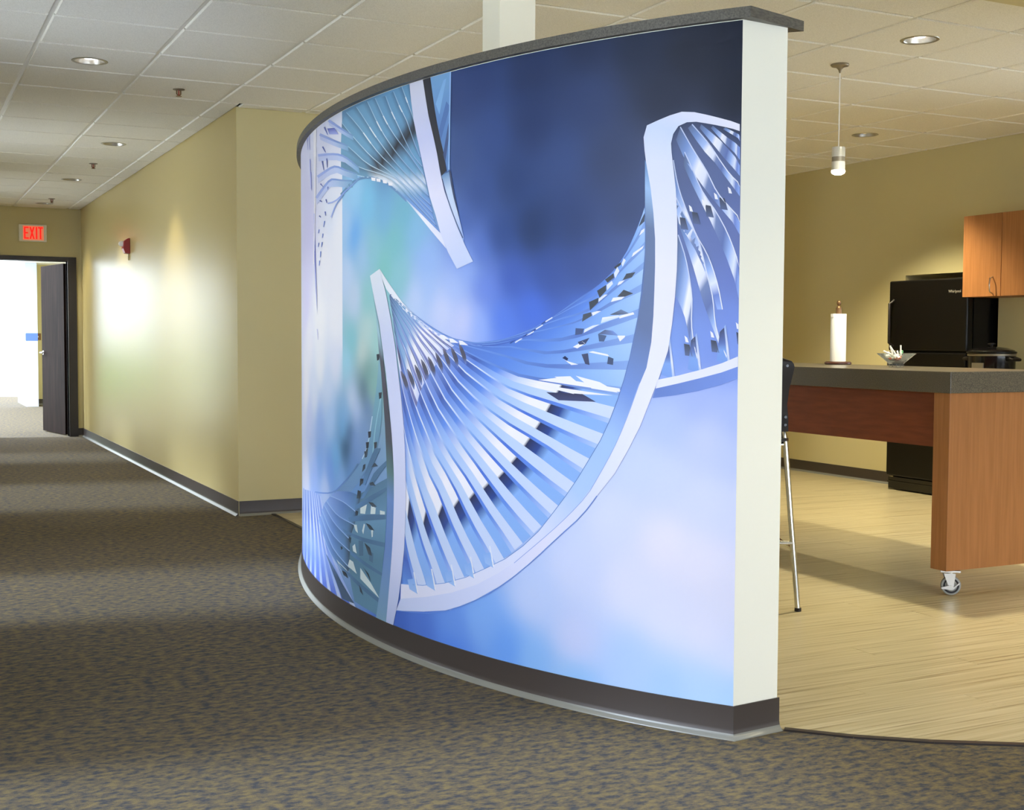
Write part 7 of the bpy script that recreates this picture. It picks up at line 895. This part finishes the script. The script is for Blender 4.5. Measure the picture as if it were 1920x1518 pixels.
for lx, ly in [(1.02, 4.83), (1.02, 2.33), (3.45, 2.1), (5.6, 2.4), (6.504, 4.858)]:      # unseen downlights, added to brighten the partition end, carpet and kitchen
    t = thing('recessed_downlight', 'added unseen downlight above the picture at %.1f by %.1f metres' % (lx, ly), 'downlight', (lx, ly, H), group='recessed downlights')
    t['label'] = {1.02: 'added unseen downlight just above the left part of the picture' if ly > 3 else 'added unseen downlight over the camera side of the carpet', 3.45: 'added unseen downlight in front of the partition end', 5.6: 'added unseen downlight in front of the kitchen bulkhead', 6.504: 'added unseen downlight in front of the kitchen window'}[lx]
    obj('trim_ring', MB().lathe([(.078, -.008), (.080, -.010), (.094, -.010), (.097, -.0075), (.094, -.0076), (.078, -.0078)], n=36, cap=False), 'brushed_metal', t, smooth=True)
    obj('lamp', MB().lathe([(.001, -.0085), (.05, -.0085), (.078, -.0078)], n=24, cap=False), 'lamp_dim', t, smooth=True)
    spot(t, LAMP_W*(.45 if lx > 2 else .2), 110, z=-.012)
SP = [(1.624, 7.901), (1.639, 11.607), (1.639, 14.754)]
SLB = ['ceiling sprinkler head nearest the camera', 'middle ceiling sprinkler head in the corridor', 'ceiling sprinkler head nearest the exit sign']
sp0 = None
for (x, y), lb in zip(SP, SLB):
    if sp0 is None:
        sp0 = thing('sprinkler_head', lb, 'sprinkler', (x, y, H-.007), group='ceiling sprinklers')
        obj('escutcheon', MB().lathe([(.036, 0), (.036, -.004), (.016, -.008)], n=20), 'dull_metal', sp0, smooth=True)
        obj('frame', MB().tube([(.012, 0, -.008), (.012, 0, -.03), (0, 0, -.042)], .004, 6).tube([(-.012, 0, -.008), (-.012, 0, -.03), (0, 0, -.042)], .004, 6), 'bronze', sp0)
        obj('bulb', MB().lathe([(.004, -.008), (.004, -.042)], n=8), 'red_plastic', sp0)
        obj('deflector', MB().lathe([(.018, -.042), (.018, -.045)], n=14), 'bronze', sp0)
    else: dup(sp0, (x, y, H-.007), lb)
# pendant lamp over the island
pl = thing('pendant_lamp', 'slim silver cylinder pendant lamp hanging over the island', 'pendant lamp', (4.728, 5.483, H-.007))
obj('canopy', MB().lathe([(.048, 0), (.050, -.006), (.046, -.012), (.022, -.018), (.010, -.030), (.005, -.046), (.002, -.05)], n=28), 'dull_metal', pl, smooth=True)
obj('cord', MB().tube([(0, 0, -.045), (0, 0, -.46)], .0028, 8), 'stick_white', pl)
z1 = -.455
obj('upper_shade', MB().lathe([(.006, z1+.006), (.034, z1+.002), (.037, z1-.004), (.037, z1-.052)], n=28), 'pendant_silver', pl, smooth=True)
obj('collar', MB().lathe([(.0355, z1-.052), (.0355, z1-.078)], n=28), 'dull_metal', pl, smooth=True)
obj('lower_shade', MB().lathe([(.037, z1-.078), (.037, z1-.128)], n=28, cap=False), 'pendant_silver', pl, smooth=True)
obj('diffuser', MB().lathe([(.036, z1-.12), (.0385, z1-.132), (.034, z1-.142), (.018, z1-.150), (.001, z1-.152)], n=28), 'lamp_glow', pl, smooth=True)
l = bpy.data.lights.new('pendant_beam', 'SPOT'); l.energy = 22; l.color = WARM; l.spot_size = math.radians(130); l.spot_blend = .7; l.shadow_soft_size = .035
o = bpy.data.objects.new('pendant_beam', l); C.objects.link(o); o.parent = pl; o.location = (0, 0, z1-.16)
# exit sign
ex = thing('exit_sign', 'lit red exit sign above the open doorway', 'sign', (1.545, YD, 2.33))
obj('housing', MB().box((-.155, -.045, -.012), (.155, 0, .19)), 'white_paint', ex, bevel=.008)
fp = obj('face_panel', MB().box((-.112, -.049, .006), (.118, -.045, .172)), 'exit_glow', ex)
def letter(ch, x0, w_, z0=.018, h=.142, t=.017):
    mb = MB(); y0, y1 = -.053, -.049
    def bar(a, b, c, d): mb.box((x0+a, y0, z0+c), (x0+b, y1, z0+d))
    if ch == 'E': bar(0, t, 0, h); bar(t, w_, 0, t); bar(t, w_, h-t, h); bar(t, w_*.85, h/2-t/2, h/2+t/2)
    if ch == 'I': bar(0, t, 0, h)
    if ch == 'T': bar(w_/2-t/2, w_/2+t/2, 0, h-t); bar(0, w_, h-t, h)
    if ch == 'X':
        for s_ in (0, 1):
            a, b = (0, w_-t) if s_ == 0 else (w_-t, 0)
            V = [(x0+a, y0+s_*.0004, z0), (x0+a+t, y0+s_*.0004, z0), (x0+b+t, y0+s_*.0004, z0+h), (x0+b, y0+s_*.0004, z0+h)]
            mb.add(V+[(v[0], y1, v[2]) for v in V], [(0,1,2,3),(7,6,5,4),(0,4,5,1),(1,5,6,2),(2,6,7,3),(3,7,4,0)])
    obj('letter', mb, 'exit_red', ex)
letter('E', -.100, .052); letter('X', -.040, .058); letter('I', .030, .017); letter('T', .056, .054)
# fire alarm strobe on the corridor wall
fa = thing('fire_alarm_strobe', 'red fire alarm strobe on the corridor wall', 'alarm', (XC, 12.53, 2.0))
V = [(0,-.058,0),(0,.058,0),(0,.058,.148),(0,-.058,.148),(-.045,-.052,.004),(-.045,.052,.004),(-.062,.052,.05),(-.062,-.052,.05),(-.056,.052,.118),(-.056,-.052,.118),(-.02,.055,.146),(-.02,-.055,.146)]
obj('body', MB().add(V, [(0,1,2,3),(0,4,5,1),(4,7,6,5),(7,9,8,6),(9,11,10,8),(11,3,2,10),(0,3,11,9,7,4),(1,5,6,8,10,2)]), 'red_plastic', fa, bevel=.004)
obj('strobe_lens', MB().lathe([(.0, -.10), (.018, -.094), (.026, -.075), (.026, -.055)], (0, 0, .095), 16, cap=False, axis='x'), 'clear_lens', fa, smooth=True)
obj('lower_tab', MB().box((-.012, -.012, -.06), (0, .012, 0)), 'tan_paint', fa)  # small tan tab below the strobe body

# ------------------------------------------------------------------ island table on casters
IX0, IX1, IY0, IY1, IZ = 4.375, 5.13, 4.28, 6.75, 1.055
isl = thing('island_table', 'tall cherry wood island table on casters with thick dark laminate top', 'table', (0, 0, BTOP))
obj('tabletop', MB().box((IX0, IY0, IZ-.10), (IX1, IY1, IZ)), 'counter_laminate', isl, bevel=.003)
for y0, y1 in ((IY0+.012, IY0+.112), (IY1-.15, IY1-.05)):
    obj('end_panel', MB().box((IX0+.012, y0, .125), (IX1-.02, y1, IZ-.10)), 'cherry_wood', isl, bevel=.002)
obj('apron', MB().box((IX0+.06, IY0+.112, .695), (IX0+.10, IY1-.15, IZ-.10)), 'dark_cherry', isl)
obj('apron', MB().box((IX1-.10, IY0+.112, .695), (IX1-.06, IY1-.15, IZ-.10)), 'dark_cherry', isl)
def caster(x, y, rz):
    c = obj('caster', MB().box((-.045, -.032, .112), (.045, .032, .121)).lathe([(.024, .104), (.024, .112)], n=16), 'brushed_metal', isl, loc=(x, y, 0), rz=rz)
    for s_ in (-1, 1):
        V = [(-.030, s_*.022, .106), (.024, s_*.022, .106), (.016, s_*.022, .040), (-.004, s_*.022, .034)]
        obj('fork', MB().add(V+[(v[0], v[1]+s_*.003, v[2]) for v in V], [(0,1,2,3),(7,6,5,4),(0,4,5,1),(1,5,6,2),(2,6,7,3),(3,7,4,0)]), 'brushed_metal', c)
    obj('tread', MB().lathe([(.036, -.015), (.044, -.013), (.047, 0), (.044, .013), (.036, .015)], (.006, 0, .047), 28, cap=False, axis='y'), 'grey_rubber', c, smooth=True)
    obj('wheel', MB().lathe([(.0365, -.012), (.0365, .012)], (.006, 0, .047), 28, axis='y'), 'dark_rubber', c, smooth=True)
    obj('hub', MB().lathe([(.024, -.0165), (.028, -.013), (.028, .013), (.024, .0165)], (.006, 0, .047), 20, axis='y'), 'grey_rubber', c, smooth=True)
    obj('axle', MB().lathe([(.006, -.031), (.006, .031)], (.006, 0, .047), 10, axis='y'), 'chrome', c)
    obj('brake_lever', MB().add([(-.042, -.034, .040), (-.004, -.034, .052), (.016, -.034, .044), (.040, -.034, .066), (.042, -.034, .060), (.010, -.034, .030), (-.040, -.034, .034)]+[(-.042, -.027, .040), (-.004, -.027, .052), (.016, -.027, .044), (.040, -.027, .066), (.042, -.027, .060), (.010, -.027, .030), (-.040, -.027, .034)],
        [(0,1,2,5,6),(2,3,4,5),(13,12,9,8,7),(12,11,10,9)]+[(i,(i+1) % 7,(i+1) % 7+7,i+7) for i in range(7)]), 'brushed_metal', c)
caster(IX0+.085, IY0+.062, math.radians(-36)); caster(IX1-.10, IY0+.062, .3); caster(IX0+.085, IY1-.10, .2); caster(IX1-.10, IY1-.10, -.3)
ITOP = IZ+BTOP
# paper towel roll on its holder
PT = (5.025, 5.80)
ph = thing('paper_towel_holder', 'brown wooden paper towel stand with a bronze figurine finial', 'holder', (PT[0], PT[1], ITOP))
obj('base', MB().lathe([(.070, 0), (.078, .004), (.078, .012), (.070, .017), (.02, .018)], n=32), 'brown_wood', ph, smooth=True)
obj('post', MB().lathe([(.008, .018), (.008, .315)], n=12), 'brown_wood', ph)
obj('finial', MB().lathe([(.016, .298), (.018, .305), (.015, .318), (.017, .328), (.012, .340), (.006, .346), (.010, .352), (.013, .362), (.011, .372), (.004, .378), (.0, .379)], n=18, cap=False), 'bronze', ph, smooth=True)
rl = tag(obj('paper_towel_roll', MB().lathe([(.019, 0), (.045, 0), (.0455, .004), (.0455, .277), (.045, .28), (.019, .28), (.019, 0)], n=36, cap=False).box((-.0475, -.010, .262), (-.040, .012, .28)), 'paper', None, loc=(PT[0], PT[1], ITOP+.018), smooth=True), 'white roll of paper towels standing on the island', 'paper towels')
# glass bowl of sweets
BW = (4.80, 5.08)
gb = thing('candy_bowl', 'square flared glass bowl of sweets on the island', 'bowl', (BW[0], BW[1], ITOP), rz=.35)
def sq(r, z, n=32, p=4.0):
    o = []
    for i in range(n):
        a = 2*PI*i/n; c, s_ = math.cos(a), math.sin(a); q = r/((abs(c)**p+abs(s_)**p)**(1/p)); o.append((q*c, q*s_, z))
    return o
rings = [sq(.034, .018), sq(.040, .026), sq(.062, .048), sq(.090, .074), sq(.087, .0745), sq(.059, .050), sq(.037, .029), sq(.020, .024)]
V = [p for r in rings for p in r]; n = 32
F_ = [(j*n+i, j*n+(i+1) % n, (j+1)*n+(i+1) % n, (j+1)*n+i) for j in range(len(rings)-1) for i in range(n)]+[tuple(range(n))[::-1], tuple(range(7*n, 8*n))]
obj('bowl', MB().add(V, F_), 'clear_glass', gb, smooth=True)
for a in range(4):
    t_ = PI/4+a*PI/2; obj('foot', MB().lathe([(.008, 0), (.010, .006), (.010, .02)], (.030*math.cos(t_), .030*math.sin(t_), 0), 12), 'clear_glass', gb, smooth=True)
def place(p):
    a = .35; return (BW[0]+p[0]*math.cos(a)-p[1]*math.sin(a), BW[1]+p[0]*math.sin(a)+p[1]*math.cos(a), ITOP+p[2])
LOL = [((-.055, -.01, .062), (-.105, .02, .088), 'wrapper_white', 'lollipop whose white stick sticks out to the left of the bowl'), ((-.02, .01, .062), (-.034, .02, .115), 'wrapper_white', 'lollipop standing upright in the bowl on the side of the paper roll'), ((.03, -.01, .062), (.026, -.01, .118), 'wrapper_red', 'lollipop standing upright in the bowl beside the green sweet'), ((-.035, -.02, .06), (-.062, .0, .105), 'wrapper_white', 'lollipop leaning steeply among the white sticks'), ((.01, .02, .06), (-.035, .03, .082), 'wrapper_white', 'lollipop lying nearly flat across the bowl'), ((.045, .01, .060), (-.01, -.01, .086), 'wrapper_white', 'lollipop lying flat in front of the green sweet')]
for a, b, m_, lb in LOL:
    A, B = Vector(a), Vector(b); d = (B-A).normalized()
    t = thing('lollipop', lb, 'lollipop', place(a), group='sweets in the glass bowl')
    rz_ = Matrix.Rotation(.35, 3, 'Z'); dv = rz_ @ (B-A)
    obj('stick', MB().tube([(0, 0, 0), tuple(dv)], .0042, 8), 'stick_white', t)
    hd = rz_ @ (d*-.010); obj('head', MB().lathe([(.0, -.012), (.008, -.009), (.012, 0), (.008, .009), (.0, .012)], tuple(hd), 12, cap=False), m_, t, smooth=True)
CN = [((.055, .0, .082), 'wrapper_green', 'pale green wrapped sweet on top of the bowl'), ((.030, -.025, .050), 'wrapper_green', 'pale green wrapped sweet against the near glass'), ((-.02, -.03, .045), 'wrapper_red', None), ((.0, -.032, .043), 'wrapper_red', None), ((.02, .01, .044), 'wrapper_red', None), ((-.035, -.012, .052), 'wrapper_red', None), ((-.008, .02, .046), 'wrapper_red', None), ((.05, -.02, .058), 'wrapper_white', None), ((-.045, .02, .060), 'wrapper_white', None), ((-.01, -.01, .062), 'wrapper_white', None)]
for p, m_, lb in CN:
    lb = lb or ('red wrapped sweet at the bottom of the glass bowl' if m_ == 'wrapper_red' else 'white wrapped sweet among the sticks in the bowl')
    t = thing('wrapped_sweet', lb, 'sweet', place(p), rz=random.random()*3, group='sweets in the glass bowl')
    obj('sweet', MB().lathe([(.0, -.013), (.008, -.010), (.0105, 0), (.008, .010), (.0, .013)], n=12, cap=False, axis='x'), m_, t, smooth=True)
    obj('twist', MB().lathe([(.002, .011), (.008, .020), (.0075, .021), (.0015, .012)], n=10, cap=False, axis='x'), m_, t); obj('twist', MB().lathe([(.002, -.011), (.008, -.020), (.0075, -.021), (.0015, -.012)], n=10, cap=False, axis='x'), m_, t)
# ------------------------------------------------------------------ bar stool (mostly behind the partition end)
bs = thing('bar_stool', 'black plastic bar stool with chrome legs behind the partition end', 'stool', (3.405, 4.515, BTOP), rz=-.46)
def leg(pts): obj('leg', MB().tube(pts, .0125, 14), 'chrome', bs, smooth=True)
for s_ in (-1, 1):
    leg([(s_*.225, -.055, 0), (s_*.195, -.02, .40), (s_*.170, .0, .74), (s_*.163, .01, .79), (s_*.160, -.005, .83), (s_*.160, -.03, 1.02)])
    leg([(s_*.215, .46, 0), (s_*.185, .42, .45), (s_*.165, .38, .735)])
    obj('rung', MB().tube([(s_*.205, -.035, .27), (s_*.197, .44, .27)], .009, 10), 'chrome', bs)
    obj('foot_cap', MB().lathe([(.015, 0), (.015, .015)], (s_*.225, -.055, 0), 12), 'black_plastic', bs); obj('foot_cap', MB().lathe([(.015, 0), (.015, .015)], (s_*.215, .46, 0), 12), 'black_plastic', bs)
obj('rung', MB().tube([(-.204, -.033, .30), (.204, -.033, .30)], .009, 10), 'chrome', bs); obj('rung', MB().tube([(-.197, .44, .24), (.197, .44, .24)], .009, 10), 'chrome', bs)
obj('seat_rail', MB().tube([(-.17, .0, .735), (.17, .0, .735)], .009, 10), 'chrome', bs)
def shell(fn, nu, nv, th):
    V = []; 
    for k in (0, 1):
        for i in range(nu+1):
            for j in range(nv+1): V.append(fn(i/nu, j/nv, k*th))
    N = (nu+1)*(nv+1); F_ = []
    for i in range(nu):
        for j in range(nv):
            a = i*(nv+1)+j; b = a+nv+1; F_ += [(a, a+1, b+1, b), (N+a, N+b, N+b+1, N+a+1)]
    for i in range(nu):
        for j in (0, nv): a = i*(nv+1)+j; F_.append((a, a+nv+1, N+a+nv+1, N+a))
    for j in range(nv):
        for i in (0, nu): a = i*(nv+1)+j; F_.append((a, a+1, N+a+1, N+a))
    return MB().add(V, F_)
def back(u, v, t):      # u across, v upward
    z = .795+.345*v
    prof = [(0, .172), (.15, .170), (.35, .163), (.55, .170), (.72, .182), (.84, .190), (.92, .184), (.97, .168), (1, .140)]
    for (a, wa), (b, wb) in zip(prof, prof[1:]):
        if a <= v <= b: hw = wa+(wb-wa)*(v-a)/(b-a); break
    x = (2*u-1)*hw; k_ = max(0, (v-.6)/.4); zz = z-.022*abs(2*u-1)**3*k_*k_
    return (x, -.035-.03*(1-(2*u-1)**2)-.03*v-t, zz)
obj('backrest', shell(back, 16, 20, .010), 'black_plastic', bs, smooth=True)
obj('seat', shell(lambda u, v, t: ((2*u-1)*(.20-.03*(2*v-1)**4), -.02+.42*v, .765-.018*(1-(2*u-1)**2)-.012*math.sin(v*PI)-t), 14, 14, .014), 'black_plastic', bs, smooth=True)
for s_ in (-1, 1):
    for z_ in (.825, .86, 1.085): obj('screw', MB().lathe([(.006, -.004), (.006, .002)], (s_*.155, -.055-.03*(z_-.795)/.345, z_), 10, axis='y'), 'black_gloss', bs)

# ------------------------------------------------------------------ refrigerator in its alcove
FX, FY0, FY1 = 7.20, 6.90, 7.715
fg = thing('refrigerator', 'black two-door refrigerator set in the kitchen wall alcove', 'refrigerator', (0, 0, BTOP))
obj('cabinet', MB().box((FX+.075, FY0+.004, .03), (XK+.5, FY1-.004, 1.655)), 'black_appliance', fg)
obj('upper_door', MB().box((FX, FY0, 1.118), (FX+.07, FY1, 1.672)), 'black_appliance', fg, bevel=.012)
ld = obj('lower_door', MB().box((FX, FY0, .115), (FX+.07, FY1, 1.108)), 'black_appliance', fg, bevel=.012)
obj('toe_grille', MB().box((FX+.02, FY0+.01, .012), (FX+.07, FY1-.01, .105)).box((FX+.008, FY0+.01, .06), (FX+.02, FY1-.01, .075)), 'black_gloss', fg)
for z0, z1_ in ((1.15, 1.52), (.62, 1.07)):
    obj('door_handle', MB().tube([(FX, FY1-.055, z0), (FX-.045, FY1-.055, z0+.03), (FX-.045, FY1-.055, z1_-.03), (FX, FY1-.055, z1_)], .011, 10), 'black_plastic', fg, smooth=True)
for y in (FY0+.08, FY1-.08): obj('foot', MB().lathe([(.02, 0), (.02, .03)], (FX+.12, y, 0), 12), 'black_plastic', fg)
fc = bpy.data.curves.new('badge', 'FONT'); fc.body = 'Whirlpool'; fc.size = .030; fc.extrude = .0008
to = bpy.data.objects.new('badge_tmp', fc); C.objects.link(to); bpy.context.view_layer.update()
bm_ = bpy.data.meshes.new_from_object(to.evaluated_get(bpy.context.evaluated_depsgraph_get())); bpy.data.objects.remove(to)
bd = bpy.data.objects.new('badge', bm_); C.objects.link(bd); bm_.materials.clear(); bm_.materials.append(MATS['silver_print']); bd.parent = fg
bd.matrix_local = Matrix.Translation((FX-.0012, 7.085, 1.562)) @ Matrix(((0,0,-1,0),(-1,0,0,0),(0,1,0,0),(0,0,0,1)))

# ------------------------------------------------------------------ wall cabinets, base cabinets, worktop, slow cooker
UX = XK-.335
def cab_handle(parent, x, y, z0, z1_): obj('handle', MB().tube([(x, y, z0), (x-.028, y, z0+.012), (x-.034, y, (z0+z1_)/2), (x-.028, y, z1_-.012), (x, y, z1_)], .0045, 8), 'chrome', parent, smooth=True)
ud = [(6.895, 6.54), (6.535, 6.08), (6.075, 5.67)]
for i, (b, a) in enumerate(ud):
    cbn = thing('wall_cabinet', ['cherry wall cabinet with loop handle overlapping the refrigerator', 'cherry wall cabinet at the right picture edge', 'cherry wall cabinet beyond the right picture edge'][i], 'cabinet', group='cherry wall cabinets')
    obj('body', MB().box((UX+.02, a-.002, 1.525), (XK-.001, b+.0025, 2.12)), 'cherry_wood', cbn)
    d_ = obj('door', MB().box((UX, a, 1.525), (UX+.019, b, 2.12)), 'cherry_wood', cbn, bevel=.0015)
    cab_handle(d_, UX, a+.07 if i == 0 else a+.05, 1.545, 1.665)
for i, (b, a) in enumerate([(6.845, 6.40), (6.395, 5.95), (5.945, 5.50)]):
    cbn = thing('base_cabinet', ['cherry base cabinet beside the refrigerator', 'middle cherry base cabinet under the wall worktop', 'far right cherry base cabinet under the wall worktop'][i], 'cabinet', group='cherry base cabinets')
    obj('body', MB().box((6.92, a-.002, .10), (XK-.001, b+.0025, .875)).box((6.97, a, BTOP), (XK-.001, b, .10)), 'cherry_wood', cbn)
    d_ = obj('door', MB().box((6.90, a, .11), (6.919, b, .72)), 'cherry_wood', cbn, bevel=.0015); cab_handle(d_, 6.90, a+.05, .58, .69)
    d2 = obj('drawer', MB().box((6.90, a, .725), (6.919, b, .872)), 'cherry_wood', cbn, bevel=.0015); cab_handle(d2, 6.90, (a+b)/2, .75, .85)
tag(box('worktop', (6.875, 5.46, .875), (XK-.001, 6.855, .915), 'counter_laminate', bevel=.003), 'dark speckled worktop along the kitchen wall', 'worktop')
sc_ = thing('slow_cooker', 'black oval slow cooker with glass lid on the wall worktop', 'slow cooker', (7.14, 6.60, .915), rz=0.06)
def oval(prof, a=1., b=1.): 
    mb = MB().lathe(prof, n=32); mb.v = [(x*a, y*b, z) for x, y, z in mb.v]; return mb
AX, BX = .78, .94
obj('base', oval([(.15, .012), (.175, .02), (.185, .06), (.188, .195), (.182, .20)], AX, BX), 'black_gloss', sc_, smooth=True)
obj('rim', oval([(.186, .196), (.196, .200), (.197, .210), (.184, .214)], AX, BX), 'black_appliance', sc_, smooth=True)
obj('rim_band', oval([(.1885, .180), (.190, .182), (.190, .194), (.1885, .196)], AX, BX), 'dull_metal', sc_, smooth=True)
obj('lid', oval([(.185, .212), (.178, .222), (.12, .238), (.05, .246), (.001, .248)], AX, BX), 'black_gloss', sc_, smooth=True)
obj('lid_knob', MB().lathe([(.012, .246), (.012, .258), (.028, .262), (.028, .270), (.012, .273)], n=18), 'black_plastic', sc_, smooth=True)
for s_ in (-1, 1): obj('side_handle', MB().tube([(-.04, s_*.17, .165), (-.04, s_*.21, .155), (.04, s_*.21, .155), (.04, s_*.17, .165)], .013, 10), 'black_plastic', sc_, smooth=True)
for x, y in ((-.09, -.12), (.09, -.12), (-.09, .12), (.09, .12)): obj('foot', MB().lathe([(.014, 0), (.014, .016)], (x, y, 0), 10), 'black_plastic', sc_)
obj('control_panel', MB().box((-.148, -.05, .05), (-.140, .05, .13)), 'dull_metal', sc_)
